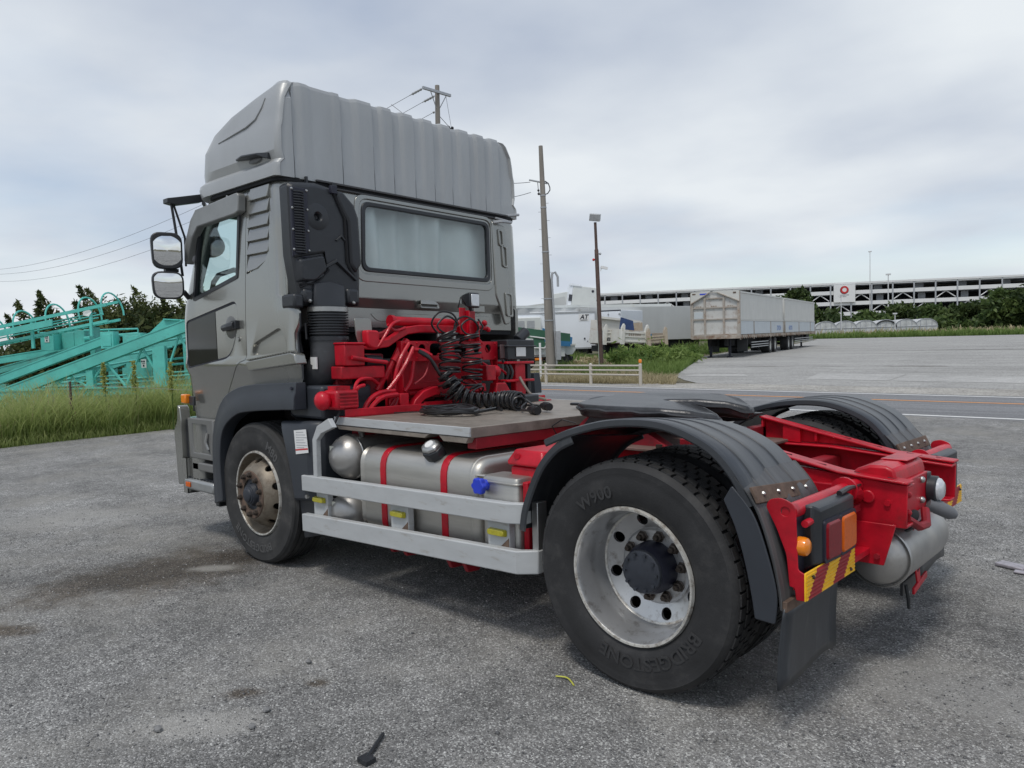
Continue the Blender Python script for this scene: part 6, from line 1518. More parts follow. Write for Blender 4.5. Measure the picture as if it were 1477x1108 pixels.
for sy in (-1, 1):
    y0, y1 = (-1.235, -.63) if sy < 0 else (.63, 1.235)
    dz = 0
    def tilt(mb):       # the near mudguard sags towards the chassis
        mb.v = [(x, y, z - (.075 * (y + 1.235) if sy < 0 else .018)) for x, y, z in mb.v]; return mb
    f1 = P('rear_fender', tilt(fender_strip(cpath, y0, y1)), FENDER, angle=30)
    P('front_fender_flap', tilt(fender_strip(fpath[::-1], y0 + .005, y1 - .0, .035, .02, .008, False)), FENDER, parent=f1, angle=30)
    P('rear_fender_flap', fender_strip(rpath, y0, y1 - .02, .0, .0, .008, True), mat('fender_flap_scuffed' + str(sy), (.075, .076, .078), .5, 0, .35, 4, stretch=(1, 9, .5), dirt=.3, dirtcol=(.15, .15, .145)), parent=f1)
    # side rib of the rear flap, facing outwards
    op = smooth_path([(a - .012, b) for a, b in rpath[:4]] + [(.655, .455)], 5); ip = smooth_path([(.452, .905), (.50, .80), (.535, .68), (.562, .55), (.575, .46)], 5)
    loop = [(p.x, p.y - .034) for p in op] + [(p.x, p.y - .034) for p in reversed(ip)]
    P('flap_side', MB().prism(roundpoly(loop, .01, 2), 1, sy * 1.238, sy * 1.228), DGREY, .006, f1)
    P('fender_clamp', tilt(MB().loft([[(.556, y0 + .0, .928), (.584, y0, .870), (.596, y0, .874), (.568, y0, .934)], [(.556, y1 - .02, .928), (.584, y1 - .02, .870), (.596, y1 - .02, .874), (.568, y1 - .02, .934)]])), RUSTR, .003, f1)
    for k in range(4): P('bolt', tilt(MB().sphere((.582, y0 + .07 + k * .14, .904), .011, 8, 5)), STEEL, 0, f1)
    P('flap_clamp', MB().box(.682, .70, y0 + .0, y1 - .04, .475, .515), RUSTR, .003, f1)
    mfp = MB()
    rows = []
    for k in range(9):
        f = k / 8; rows.append([(.694 - .012 * math.sin(f * 3) - .02 * f * f, y0 + (-.012 * f) + (.02 * math.sin(f * 2) if j else 0) + j / 6 * (.55 + .03 * f), .49 - .315 * f - .012 * math.sin(j * 1.1)) for j in range(7)])
    mfp.loft([r_ for r_ in rows], False, False)
    mo_ = P('mud_flap', mfp, FENDER, 0, f1)
    md = mo_.modifiers.new('s', 'SOLIDIFY'); md.thickness = .008
# red plate at the end of the fender and light bar
for sy in (-1, 1):
    plate = [(.600, .858), (.615, .885), (.66, .897), (.715, .875), (.722, .63), (.752, .617), (.752, .517), (.715, .515), (.709, .56), (.690, .563), (.679, .683), (.64, .782)]
    pm = boolean(MB().prism(roundpoly(plate, [.02, .02, .03, .03, .01, .005, .005, .005, .005, .005, .02, .02], 4), 1, sy * 1.186, sy * 1.178).mesh('pl', smooth=False), MB().cyl((.676, sy * 1.3, .845), (.676, sy * 1.1, .845), .018, n=14))
    P('light_bracket', wrap(pm), RED, .002)
    P('support_tube', MB().tube([(.69, sy * 1.18, .845), (.69, sy * .44, .845)], .030, 16).lathe([(.028, sy * .60), (.055, sy * .60), (.055, sy * .585), (.028, sy * .585)], 20, 'Y', (.69, 0, .845)), RED)
    P('support_tube', MB().tube([(.735, sy * 1.15, .80), (.735, sy * .70, .82)], .014, 10).tube([(.70, sy * .62, .82), (.71, sy * .52, .83), (.69, sy * .44, .80)], [.02, .03, .035], 10), RED)
    P('light_back_plate', MB().box(.70, .712, sy * 1.176 if sy < 0 else .70, -.70 if sy < 0 else 1.176, .60, .84), BLACKP)
    ya, yb = (-1.10, -.70) if sy < 0 else (.70, 1.10)
    P('light_housing', MB().loft([[(.70, ya, .86), (.70, yb, .86), (.70, yb, .60), (.70, ya, .60)], [(.745, ya, .86), (.745, yb, .855), (.745, yb, .615), (.745, ya, .63)], [(.765, ya + .03, .845), (.765, yb, .845), (.765, yb, .625), (.765, ya + .03, .64)]]), BLK, .008)
    if sy < 0:
        P('tail_lamp', MB().loft([[(.766, y, z) for y, z in roundpoly([(-1.045, .792), (-.885, .79), (-.885, .635), (-1.045, .64)], .02)], [(.782, y, z) for y, z in roundpoly([(-1.035, .782), (-.893, .78), (-.893, .643), (-1.035, .648)], .02)]]), REDL, .003)
        P('turn_lamp', MB().loft([[(.766, y, z) for y, z in roundpoly([(-.875, .79), (-.712, .79), (-.712, .64), (-.875, .635)], .02)], [(.782, y, z) for y, z in roundpoly([(-.867, .78), (-.72, .78), (-.72, .648), (-.867, .643)], .02)]]), AMBL, .003)
        P('lamp_gasket', MB().ring2(roundpoly([(-1.052, .80), (-.88, .797), (-.88, .628), (-1.052, .633)], .02), roundpoly([(-1.04, .788), (-.89, .785), (-.89, .64), (-1.04, .645)], .02), 0, .765, .774).ring2(roundpoly([(-.878, .797), (-.706, .797), (-.706, .632), (-.878, .628)], .02), roundpoly([(-.87, .785), (-.717, .785), (-.717, .645), (-.87, .64)], .02), 0, .765, .774), BLACKP)
        P('side_lamp', MB().lathe([(.001, .755), (.022, .753), (.033, .745), (.036, .735), (.036, .712), (.001, .712)], 24, 'X', (0, -1.150, .715), False), ORL)
        P('lamp_bolts', MB().sphere((.745, -1.08, .79), .006, 6, 4).sphere((.745, -1.08, .66), .006, 6, 4), STEEL)
        P('wire_joint', MB().tube([(.74, -.80, .865), (.74, -.70, .872), (.73, -.55, .86), (.71, -.44, .85)], [.012, .012, .006, .006], 8), CABLE)
    # striped marker board with embossed ribs
    y0, y1, z0, z1 = (-1.215, -.69, .525, .632) if sy < 0 else (.69, 1.215, .525, .632)
    rb_ = P('marker_board', MB().box(.756, .762, y0, y1, z0, z1), REFY, .004)
    if sy < 0 or True:
        h_ = z1 - z0; w_ = y1 - y0; sl_ = .10
        def stripe(a, b, m):
            mb = MB(); n = 14
            for k in range(n):
                za = z0 + .004 + (h_ - .008) * k / n; zb = z0 + .004 + (h_ - .008) * (k + 1) / n
                def yy(a_, z): return min(max(y0 + w_ * a_ + sl_ * (z - z0) / h_, y0 + .004), y1 - .004)
                xo = .764 if k % 2 else .7665
                q = [(yy(a, za), za), (yy(b, za), za), (yy(b, zb), zb), (yy(a, zb), zb)]
                if q[1][0] - q[0][0] < 1e-4 and q[2][0] - q[3][0] < 1e-4: continue
                mb.prism(q, 0, .7625, xo)
            P('marker_stripe', mb, m, 0, rb_)
        cols = [REFY, REFR, REFY, REFR, REFY, REFR, REFY]
        ed_ = [-.30, -.02, .24, .46, .66, .84, 1.2]
        ed_ = [-.25, .02, .27, .50, .74, 1.05]
        for k in range(5): stripe(ed_[k], ed_[k + 1], (REFY, REFR, REFY, REFR, REFY)[k])
        for y in (y0 + .06, y1 - .06):
            for z in ((z1 - .025, z0 + .022)[int(y > (y0 + y1) / 2 - 1e-6 and sy < 0)],): P('bolt', MB().sphere((.768, y, z), .008, 6, 4), NUT, 0, rb_)
P('backing_bar', MB().box(.70, .7545, -1.176, -.45, .55, .575).box(.70, .7545, .45, 1.176, .55, .575), RED)
P('side_box', MB().box(.72, .80, .45, .62, .44, .68), BLK, .01)
# ------------------------------------------------------------------ fifth wheel
def plate_outline():
    pts = [(-.98 + (a + .98) * .90, b) for a, b in [(-.98, 0), (-.975, -.20), (-.93, -.34), (-.82, -.435), (-.62, -.46), (-.40, -.46), (-.22, -.44), (-.06, -.36), (.03, -.27), (.045, -.20), (-.05, -.155), (-.22, -.085), (-.37, -.045), (-.44, -.015)]]
    return pts + [(x, -y) for x, y in reversed(pts[1:])]
po = roundpoly([(x, y * .86 - .06) for x, y in plate_outline()], .04, 3)
def tz(x, y=0): return 1.172 + .055 * y - max(0, x + .33) * .10 - max(0, x + .18) * .20
fw = P('fifth_wheel', MB().loft([[(x, y, tz(x, y) - .075) for x, y in inset(po, .02)], [(x, y, tz(x, y) - .02) for x, y in po], [(x, y, tz(x, y)) for x, y in inset(po, .014)]]), GREASE, .008)
P('plate_skirt', MB().prism([(-.86, 1.02), (-.80, 1.09), (-.1, 1.08), (-.2, 1.03), (-.55, .99)], 1, -.40, -.34).prism([(-.86, 1.02), (-.80, 1.09), (-.1, 1.08), (-.2, 1.03), (-.55, .99)], 1, .34, .40).box(-.85, -.78, -.34, .34, 1.02, 1.085), GREASE, .01, fw)
P('pivot_pin', MB().cyl((-.55, -.36, 1.075), (-.55, -.425, 1.075), .026, n=14), STEEL, 0, fw)
P('grease_edge', MB().tube([(x + .002, y, tz(x, y) - .03 + .004 * math.sin(i * 1.3)) for i, (x, y) in enumerate(inset(po, -.002))], .011, 5, closed=True), GREASE, 0, fw)
brm = MB()
for sy in (-1, 1):
    brm.prism(roundpoly([(-.98, .93), (-.86, 1.06), (-.80, 1.09), (-.64, 1.09), (-.52, 1.05), (-.30, .93)], .03), 1, sy * .30, sy * .38)
P('mount_bracket', brm, REDD, .01, fw)
text_obj('embossed_text', 'JOST', .075, (-.72, -.386, 1.03), (1, 0, 0), (0, 0, 1), REDD, fw, .004, .002)
P('base_plate', MB().box(-.95, .05, -.50, .50, .915, .932).box(-1.0, -.86, -.52, -.36, .90, .935), mat('base_dirty', (.16, .10, .085), .8, 0, .3, 8, dirt=.4), .004, fw)
for x in (-.86, -.74, -.30, -.18, -.05):
    for y in (-.47, .47): P('bolt', MB().cyl((x, y, .932), (x, y, .956), .020, n=6), NUT, 0, fw)
P('cross_angle', MB().box(-.16, -.10, -.5, .5, .93, 1.0), REDD, .004, fw)
P('grease_nipple', MB().cyl((-.02, -.05, .93), (-.02, -.05, 1.02), .010, n=8).sphere((-.02, -.05, 1.02), .018, 8, 6), CABLE, 0, fw)
P('thin_hose', MB().tube([(-1.0, -.45, .94), (-.99, -.52, 1.02), (-.93, -.50, 1.06), (-.86, -.46, 1.04)], .004, 5), CABLE, 0, fw)
# ------------------------------------------------------------------ underside
P('rear_axle', MB().cyl((0, -.95, .505), (0, .95, .505), .075, n=16).sphere((0, 0, .51), .24, 20, 12, (1, .9, 1)), BLACKV, cab=False)
P('front_axle', MB().box(XA - .05, XA + .05, -.9, .9, .42, .52), BLACKV, cab=False)
P('drive_shaft', MB().cyl((-2.4, 0, .72), (-.2, 0, .55), .06, n=12), BLACKV)
P('gearbox', MB().box(-3.6, -2.3, -.32, .32, .45, 1.1), mat('engine_dark_red', (.05, .012, .014), .6, 0, .3), .04)
P('leaf_spring', MB().prism([(-.75, .74), (-.4, .66), (0, .63), (.4, .66), (.72, .74), (.72, .77), (.4, .71), (0, .69), (-.4, .71), (-.75, .77)], 1, -.56, -.48).prism([(-.75, .74), (-.4, .66), (0, .63), (.4, .66), (.72, .74), (.72, .77), (.4, .71), (0, .69), (-.4, .71), (-.75, .77)], 1, .48, .56), REDD)
P('air_bellow', MB().lathe([(.001, .62), (.11, .62), (.13, .70), (.11, .76), (.13, .83), (.11, .90), (.001, .90)], 20, 'Z', (.38, -.30, 0), False), BLK)
P('brake_pipe', MB().tube([(.0, -.38, .80), (.2, -.25, .83), (.45, -.1, .83), (.66, -.05, .80)], .016, 8).tube([(.40, -.2, .83), (.46, -.2, .72), (.5, -.1, .70)], .012, 8), RED)
P('rail_boss', MB().tube([(.40, -.44, .80), (.43, -.52, .80), (.47, -.56, .84)], [.05, .04, .02], 12).box(.50, .66, -.47, -.438, .80, .845).cyl((.74, -.44, .80), (.74, -.452, .80), .03, n=14), RED, .006)

# ------------------------------------------------------------------ side guard
def gz(x): return .666 + (x + 2.53) * .0247
def gl(x): return .407 + (x + 2.55) * .0385
mb = MB()
mb.loft([[(x, y, z) for y, z in ((yo_, gz(x) - .104), (yo_ + .05, gz(x) - .104), (yo_ + .05, gz(x)), (yo_, gz(x)))] for x, yo_ in ((-2.54, -1.245), (-.70, -1.245), (-.61, -1.205))])
P('guard_rail_bar', mb, GUARD, .006)
mb = MB()
mb.loft([[(x, y, z) for y, z in ((yo_, gl(x) - .117), (yo_ + .05, gl(x) - .117), (yo_ + .05, gl(x)), (yo_, gl(x)))] for x, yo_ in ((-2.555, -1.245), (-.645, -1.245), (-.555, -1.18))])
P('guard_rail_bar', mb, GUARD, .006)
P('guard_rail_bar', MB().box(-2.5, -.6, 1.19, 1.24, .575, .675).box(-2.5, -.6, 1.19, 1.24, .31, .43), GUARD, .006)
for x0, x1 in ((-2.484, -2.324), (-1.677, -1.519), (-.882, -.731)):
    po_ = P('guard_post', MB().box(x0, x1, -1.194, -1.15, gl(x0) - .06, gz(x0) - .05), GUARD, .004)
    xc = (x0 + x1) / 2 - .0
    P('side_reflector', MB().loft([[(x, -1.195, z) for x, z in roundpoly([(xc - .062, .492 + (x0 + 2.48) * .02), (xc + .062, .492 + (x0 + 2.48) * .02), (xc + .062, .53 + (x0 + 2.48) * .02), (xc - .062, .53 + (x0 + 2.48) * .02)], .012)], [(x, -1.222, z) for x, z in roundpoly([(xc - .055, .497 + (x0 + 2.48) * .02), (xc + .055, .497 + (x0 + 2.48) * .02), (xc + .055, .525 + (x0 + 2.48) * .02), (xc - .055, .525 + (x0 + 2.48) * .02)], .012)]]), YREF, .003, po_)
    P('post_rust', MB().prism([(x1 - .06, gl(x0) - .0), (x1 - .002, gl(x0)), (x1 - .002, gl(x0) + .05), (x1 - .025, gl(x0) + .03)], 1, -1.1965, -1.1945), RUSTR, 0, po_)
P('guard_upright', MB().loft([[(x, -1.235, z), (x + .045, -1.235, z2), (x + .045, -1.20, z2), (x, -1.20, z)] for x, z, z2 in ((-2.41, .665, .665), (-2.405, .91, .905), (-2.345, 1.0, .955), (-2.215, 1.055, 1.0))]), GUARD, .004)
P('guard_bracket', MB().box(-.60, -.56, -1.17, -1.10, .38, .72), STEEL, .004)
P('guard_bracket', MB().box(-2.42, -2.36, -1.19, -.45, .45, .50).box(-1.63, -1.57, -1.19, -.45, .37, .41).box(-.84, -.78, -1.19, -.45, .40, .44), BLACKP, .004)
for x in (-1.72, -1.20):
    P('tank_foot', MB().prism([(-.9, .40), (-1.12, .40), (-1.13, .31), (-1.10, .25), (-1.02, .245), (-.98, .28), (-.9, .30)], 0, x - .09, x - .06).prism([(-.9, .40), (-1.12, .40), (-1.13, .31), (-1.10, .25), (-1.02, .245), (-.98, .28), (-.9, .30)], 0, x + .04, x + .07).box(x - .09, x + .07, -1.10, -.9, .385, .40), REDD, .004)
# ------------------------------------------------------------------ tanks
prof = roundpoly([(-1.125, .385), (-1.125, .885), (-.50, .885), (-.50, .385)], [.06, .13, .08, .06], 6)
tk = P('fuel_tank', MB().loft([[(-2.03, y, z) for y, z in inset(prof, .03)], [(-2.06, y, z) for y, z in inset(prof, .008)]][::-1] + [[(-2.01, y, z) for y, z in prof], [(-1.06, y, z) for y, z in prof], [(-1.035, y, z) for y, z in inset(prof, .006)], [(-1.018, y, z) for y, z in inset(prof, .022)], [(-1.012, y, z) for y, z in inset(prof, .05)]]), ALU, .0)
P('tank_seam', MB().loft([[(-1.085, y, z) for y, z in prof], [(-1.08, y, z) for y, z in inset(prof, -.004)], [(-1.07, y, z) for y, z in inset(prof, -.004)], [(-1.065, y, z) for y, z in prof]], True, False), ALU, 0, tk)
for x in (-1.845, -1.305):
    op_ = inset(prof, -.007)
    P('tank_strap', MB().loft([[(x, y, z) for y, z in prof], [(x, y, z) for y, z in op_], [(x + .05, y, z) for y, z in op_], [(x + .05, y, z) for y, z in prof]], True, False), RED, .003, tk)
prof_r = [(-y, z) for y, z in prof][::-1]
P('fuel_tank', MB().loft([[(-2.03, y, z) for y, z in prof_r], [(-.70, y, z) for y, z in prof_r]]), ALU, .01)  # right-hand tank, added to keep light from getting under the truck
P('added_splash_panel', MB().box(-2.75, -2.45, .75, 1.2, .3, 1.02), DGREY, .02)  # right-hand panel, added likewise to darken the underside
cm_ = Matrix.Translation((-1.40, -1.075, .885)) @ Matrix.Rotation(R_(38), 4, 'X')
def octo(r0, r1, z): return [cm_ @ Vector((r0 * math.cos(PI / 8 + k * PI / 4), r1 * math.sin(PI / 8 + k * PI / 4), z)) for k in range(8)]
fc = P('fuel_cap', MB().loft([octo(.062, .055, -.03), octo(.072, .062, .0), octo(.075, .065, .03), octo(.070, .060, .045)]), BLK, .006)
P('cap_cover', MB().loft([octo(.068, .058, .0455), octo(.062, .052, .062), octo(.045, .038, .072)]), STEEL, .006, fc)
P('cap_lock', MB().lathe([(.001, .078), (.026, .077), (.03, .070), (.001, .070)], 20, 'Z', (0, 0, 0), False), WHITE, 0, fc, cab=False)
o_l = bpy.data.objects[P.__name__] if False else None
for ob in fc.children:
    if ob.name.startswith('cap_lock'): ob.matrix_local = Matrix.Translation((0, 0, .030)) @ cm_
for nm, zc, r_, xc in (('air_tank', .792, .145, -2.255), ('air_tank', .432, .135, -2.26)):
    t_ = P(nm, MB().lathe([(.001, -1.185), (.05, -1.178), (.10, -1.150), (r_ - .012, -1.105), (r_, -1.06), (r_, -.5), (.05, -.46), (.001, -.46)], 40, 'Y', (xc, 0, zc), False), TANKG)
    P('weld_ring', MB().lathe([(r_ + .001, -1.055), (r_ + .005, -1.05), (r_ + .005, -1.042), (r_ + .001, -1.037)], 40, 'Y', (xc, 0, zc)), STEEL, 0, t_)
    P('label', MB().box(xc - .06, xc - .02, -1.166, -1.160, zc + .045, zc + .075), mat('tank_label' + str(zc), (.6, .6, .52), .6), 0, t_)
P('air_fitting', MB().cyl((-2.19, -1.0, .93), (-2.17, -1.03, .985), .02, n=8).sphere((-2.17, -1.03, .985), .024, 8, 6), STEEL)
P('drain_cock', MB().cyl((-2.25, -1.05, .30), (-2.25, -1.05, .25), .02, n=8).box(-2.29, -2.21, -1.06, -1.04, .265, .28), STEEL)
up = roundpoly([(-.965, -1.15), (-.705, -1.15), (-.705, -.97), (-.965, -.97)], .035, 4)
ut = P('additive_tank', MB().loft([[(x, y, .36) for x, y in up], [(x, y, .795) for x, y in up], [(x, y, .815) for x, y in inset(up, .012)]]), ALU, .004)
P('tank_lid_rim', MB().loft([[(x, y, .778) for x, y in inset(up, -.006)], [(x, y, .79) for x, y in inset(up, -.006)]]), ALU, .003, ut)
bc = []
for k in range(24):
    a = 2 * PI * k / 24; r_ = .042 + .005 * math.cos(a * 6); bc.append((r_ * math.cos(a), r_ * math.sin(a)))
P('filler_cap', MB().prism([(x - .93, z + .765) for x, z in bc], 1, -1.215, -1.18).cyl((-.93, -1.19, .765), (-.93, -1.14, .765), .03, n=16), BLUEC, .006, ut)
P('tank_handle', MB().tube([(-.975, -1.10, .80), (-1.03, -1.11, .80), (-1.035, -1.11, .66), (-.975, -1.10, .655)], .011, 8), ALU, 0, ut)
P('battery_box', MB().box(-.86, -.665, -1.03, -.55, .45, .86), RED, .012)
P('battery_lid', MB().loft([[(x, y, .865) for x, y in roundpoly([(-.88, -1.045), (-.625, -1.045), (-.625, -.54), (-.88, -.54)], .03)], [(x, y, .885) for x, y in roundpoly([(-.88, -1.045), (-.625, -1.045), (-.625, -.54), (-.88, -.54)], .03)], [(x, y, .945) for x, y in roundpoly([(-.85, -1.01), (-.65, -1.01), (-.65, -.58), (-.85, -.58)], .03)]]), RED, .008)
P('battery_clip', MB().cyl((-.82, -1.02, .915), (-.80, -1.045, .915), .016, n=10).tube([(-.65, -.95, .93), (-.60, -.98, .96), (-.57, -.9, .95)], .02, 8), RED)
P('battery_side', MB().box(-.70, -.665, -1.12, -1.03, .36, .80), RED, .006)
# ------------------------------------------------------------------ deck behind the cab
DK = 1.048
CHK = mat('checker_plate', (.30, .265, .225), .5, .4, .22, 9, dirt=.45, dirtcol=(.20, .17, .14), ds=5)
dk = P('deck_plate', MB().box(-2.33, -1.10, -1.09, 1.09, DK - .006, DK), CHK)
ck = MB()
for i in range(41):
    for j in range(36):
        x = -2.31 + i * .030; y = -1.07 + j * .060; s_ = 1 if (i + j) % 2 else -1
        if x > -1.12: continue
        ck.add([(x - .011, y - .011 * s_, DK), (x - .002, y + .004 * s_ - .004, DK + .0022), (x + .011, y + .011 * s_, DK), (x + .002, y - .004 * s_ + .004, DK + .0022)], [(0, 1, 2, 3)])
P('deck_checker', ck, CHK, 0, dk, kind='stuff')
P('deck_edge', MB().box(-2.345, -1.085, -1.105, -1.0905, DK - .048, DK + .004).box(-2.345, -1.085, 1.0905, 1.105, DK - .048, DK + .004), GUARD, .003, dk)
P('deck_edge', MB().box(-1.098, -1.085, -1.09, 1.09, DK - .055, DK + .003), DECKM, .003, dk)
P('deck_front_edge', MB().box(-2.345, -2.332, -1.09, 1.09, DK - .04, DK + .003), DECKM, .003, dk)
P('deck_support', MB().prism([(-2.33, DK - .052), (-1.42, DK - .052), (-1.46, DK - .078), (-2.30, DK - .078)], 1, -1.10, -1.0).prism([(-1.34, DK - .052), (-1.10, DK - .052), (-1.12, DK - .085), (-1.30, DK - .085)], 1, -1.10, -1.0), DECKM, .003, dk)
P('deck_bearer', MB().box(-1.16, -1.09, -1.05, 1.05, DK - .12, DK - .057).box(-2.3, -2.2, -1.0, 1.0, DK - .12, DK - .056), REDD, .004, dk)
P('deck_front_rail', MB().box(-2.31, -2.22, -1.10, -.42, DK + .001, DK + .008).box(-2.228, -2.218, -1.10, -.42, DK + .008, DK + .055).box(-2.31, -2.24, -.36, .05, DK + .001, DK + .01).box(-2.32, -2.309, -.36, .05, DK + .001, DK + .06).box(-2.31, -2.24, .50, 1.0, DK + .001, DK + .01).box(-2.32, -2.309, .55, 1.0, DK + .001, DK + .045), RED, .003, dk)
# ------------------------------------------------------------------ red equipment between cab and deck
XE = -2.36
plm = boolean(MB().box(XE - .006, XE + .006, -.50, .465, 1.402, 1.546).mesh('r', smooth=False),
    MB().cyl((XE - .1, -.425, 1.488), (XE + .1, -.425, 1.488), .034, n=20).cyl((XE - .1, -.32, 1.49), (XE + .1, -.32, 1.49), .034, n=20)
    .prism(roundpoly([(-.245, 1.44), (-.125, 1.44), (-.125, 1.53), (-.245, 1.53)], .04), 0, XE - .1, XE + .1).prism(roundpoly([(.0, 1.44), (.125, 1.44), (.125, 1.53), (.0, 1.53)], .04), 0, XE - .1, XE + .1)
    .cyl((XE - .1, .235, 1.49), (XE + .1, .235, 1.49), .034, n=20).cyl((XE - .1, .365, 1.49), (XE + .1, .365, 1.49), .034, n=20))
hr = P('hose_rack', wrap(plm), RED, .002)
bo = MB()
for y in (-.475, -.37, -.27, -.07, .17, .30, .44):
    for z in (1.42, 1.53): bo.sphere((XE + .008, y, z), .008, 6, 4)
P('rack_bolts', bo, RED, 0, hr)
P('rack_flange', MB().box(XE - .05, XE - .006, -.50, .465, 1.54, 1.546).box(XE - .05, XE + .006, -.512, -.50, 1.10, 1.546).box(XE - .05, XE + .004, .465, .477, 1.10, 1.546), RED, .003, hr)
P('red_panel', MB().box(-2.50, -2.49, -.50, .42, 1.12, 1.41).box(-2.488, -2.475, -.46, .38, 1.19, 1.25).prism([(-.50, 1.40), (-.36, 1.40), (-.44, 1.10), (-.56, 1.10)], 0, -2.42, -2.41).box(-2.49, -2.44, -.38, .25, 1.15, 1.175), RED, .006)
P('arch_channel', MB().loft([[(-2.34, y, z), (-2.28, y, z), (-2.28, y + .01, z - .06), (-2.34, y + .01, z - .06)] for y, z in ((-.50, 1.06), (-.46, 1.13), (-.38, 1.19), (-.28, 1.215), (0, 1.22), (.25, 1.22))]), RED, .006)
P('stabiliser_tube', MB().tube([(-2.45, -.50, 1.69), (-2.45, .12, 1.685)], .034, 16).cyl((-2.45, -.53, 1.692), (-2.45, -.50, 1.69), .042, n=16), RED)
P('bent_channel', MB().loft([[(-2.44, y, z), (-2.38, y, z), (-2.38, y, z - .055), (-2.44, y, z - .055)] for y, z in ((-.72, 1.545), (-.60, 1.56), (-.50, 1.615), (-.42, 1.65), (-.30, 1.665), (.1, 1.665))]), RED, .006)
P('bent_channel', MB().loft([[(-2.52, y, z), (-2.47, y, z), (-2.47, y, z - .04), (-2.52, y, z - .04)] for y, z in ((-.70, 1.58), (-.55, 1.62), (-.48, 1.655), (.2, 1.66))]), REDD, .006)
P('cross_tube', MB().tube([(-2.40, -.55, 1.40), (-2.40, -.42, 1.55)], .03, 10).tube([(-2.42, -.62, 1.28), (-2.40, -.48, 1.52)], .022, 10).tube([(-2.43, -.68, 1.20), (-2.42, -.62, 1.30)], .022, 10), RED)
P('control_box', MB().box(-2.46, -2.34, -1.0, -.84, 1.38, 1.52).box(-2.47, -2.33, -1.005, -.835, 1.52, 1.535).box(-2.48, -2.36, -1.02, -.66, 1.29, 1.375), RED, .008)
P('actuator_rod', MB().tube([(-2.32, -.96, 1.435), (-2.33, -.80, 1.412), (-2.34, -.66, 1.398)], .014, 10), RED)
P('filter_bracket_plate', MB().prism(roundpoly([(-.87, 1.70), (-.73, 1.70), (-.72, 1.56), (-.76, 1.50), (-.83, 1.50), (-.86, 1.58)], .02), 0, -2.41, -2.40), PAINT, .003)
P('fluid_reservoir', MB().prism(roundpoly([(-.82, 1.62), (-.715, 1.615), (-.715, 1.51), (-.75, 1.485), (-.815, 1.51)], .025), 0, -2.40, -2.33), RED, .012)
P('dryer', MB().box(-2.38, -2.22, -1.16, -.985, 1.10, 1.225), RED, .02)
for i in range(5): P('dryer_rib', MB().box(-2.219, -2.212, -1.14, -1.0, 1.115 + i * .022, 1.125 + i * .022), RED, .002)
P('dryer_dome', MB().sphere((-2.32, -1.20, 1.16), .062, 16, 10, (1, .8, 1)).box(-2.36, -2.27, -1.13, -1.02, 1.225, 1.25), RED)
P('pedal_rod', MB().tube([(-2.27, -1.10, 1.10), (-2.28, -1.15, 1.0)], .008, 6).sphere((-2.28, -1.155, .99), .018, 8, 6), CABLE)
P('valve_block', MB().box(-2.35, -2.28, -.60, -.52, 1.06, 1.18).box(-2.35, -2.30, -.68, -.60, 1.06, 1.15), RED, .006)
def pipes(name, lst, m, r, n=8):
    mb = MB()
    for pth in lst: mb.tube([tuple(q) for q in smooth3(pth, 6)], r, n)
    return P(name, mb, m)
def smooth3(pts, n=6):
    Pn = [Vector(p) for p in pts]; out = []
    for i in range(len(Pn) - 1):
        p0 = Pn[max(0, i - 1)]; p1 = Pn[i]; p2 = Pn[i + 1]; p3 = Pn[min(len(Pn) - 1, i + 2)]
        for k in range(n):
            t_ = k / n
            out.append(.5 * ((2 * p1) + (-p0 + p2) * t_ + (2 * p0 - 5 * p1 + 4 * p2 - p3) * t_ ** 2 + (-p0 + 3 * p1 - 3 * p2 + p3) * t_ ** 3))
    out.append(Pn[-1]); return out
pipes('red_pipe', [[(-2.38, -.50, 1.69), (-2.34, -.60, 1.66), (-2.33, -.68, 1.57), (-2.34, -.74, 1.50), (-2.38, -.82, 1.50)], [(-2.36, -.62, 1.66), (-2.36, -.56, 1.62), (-2.38, -.45, 1.64)]], RED, .011)
pipes('red_pipe', [[(-2.33, -.46, 1.53), (-2.31, -.56, 1.42), (-2.31, -.61, 1.30), (-2.33, -.63, 1.08)], [(-2.31, -.44, 1.50), (-2.29, -.52, 1.40), (-2.29, -.60, 1.30), (-2.30, -.70, 1.20), (-2.32, -.78, 1.15)], [(-2.36, -.40, 1.40), (-2.34, -.45, 1.26), (-2.33, -.52, 1.19)]], RED, .014)
pipes('red_pipe', [[(-2.29, -.92, 1.05), (-2.28, -.87, 1.14), (-2.28, -.78, 1.19), (-2.29, -.64, 1.20)], [(-2.26, -.90, 1.05), (-2.25, -.85, 1.12), (-2.25, -.77, 1.165), (-2.26, -.64, 1.175)]], RED, .017)
pipes('red_pipe', [[(-2.28, -1.01, 1.05), (-2.28, -.985, 1.20), (-2.30, -.93, 1.28), (-2.32, -.82, 1.29), (-2.34, -.74, 1.25)], [(-2.28, -.98, 1.20), (-2.26, -.96, 1.24), (-2.28, -.9, 1.25)]], RED, .012)
pipes('red_pipe', [[(-2.30, -.66, 1.25), (-2.29, -.64, 1.15), (-2.28, -.73, 1.06)], [(-2.28, -.62, 1.15), (-2.27, -.66, 1.10), (-2.26, -.76, 1.05)], [(-2.30, -.30, 1.40), (-2.29, -.36, 1.30), (-2.30, -.45, 1.24)]], REDD, .007)
pipes('red_pipe', [[(-2.42, .28, 1.60), (-2.40, .36, 1.52), (-2.38, .42, 1.40), (-2.40, .46, 1.25)], [(-2.36, .30, 1.38), (-2.33, .38, 1.33), (-2.32, .47, 1.32), (-2.30, .52, 1.28)], [(-2.30, .05, 1.28), (-2.28, .15, 1.22), (-2.28, .22, 1.12)]], RED, .010)
er = random.Random(21)
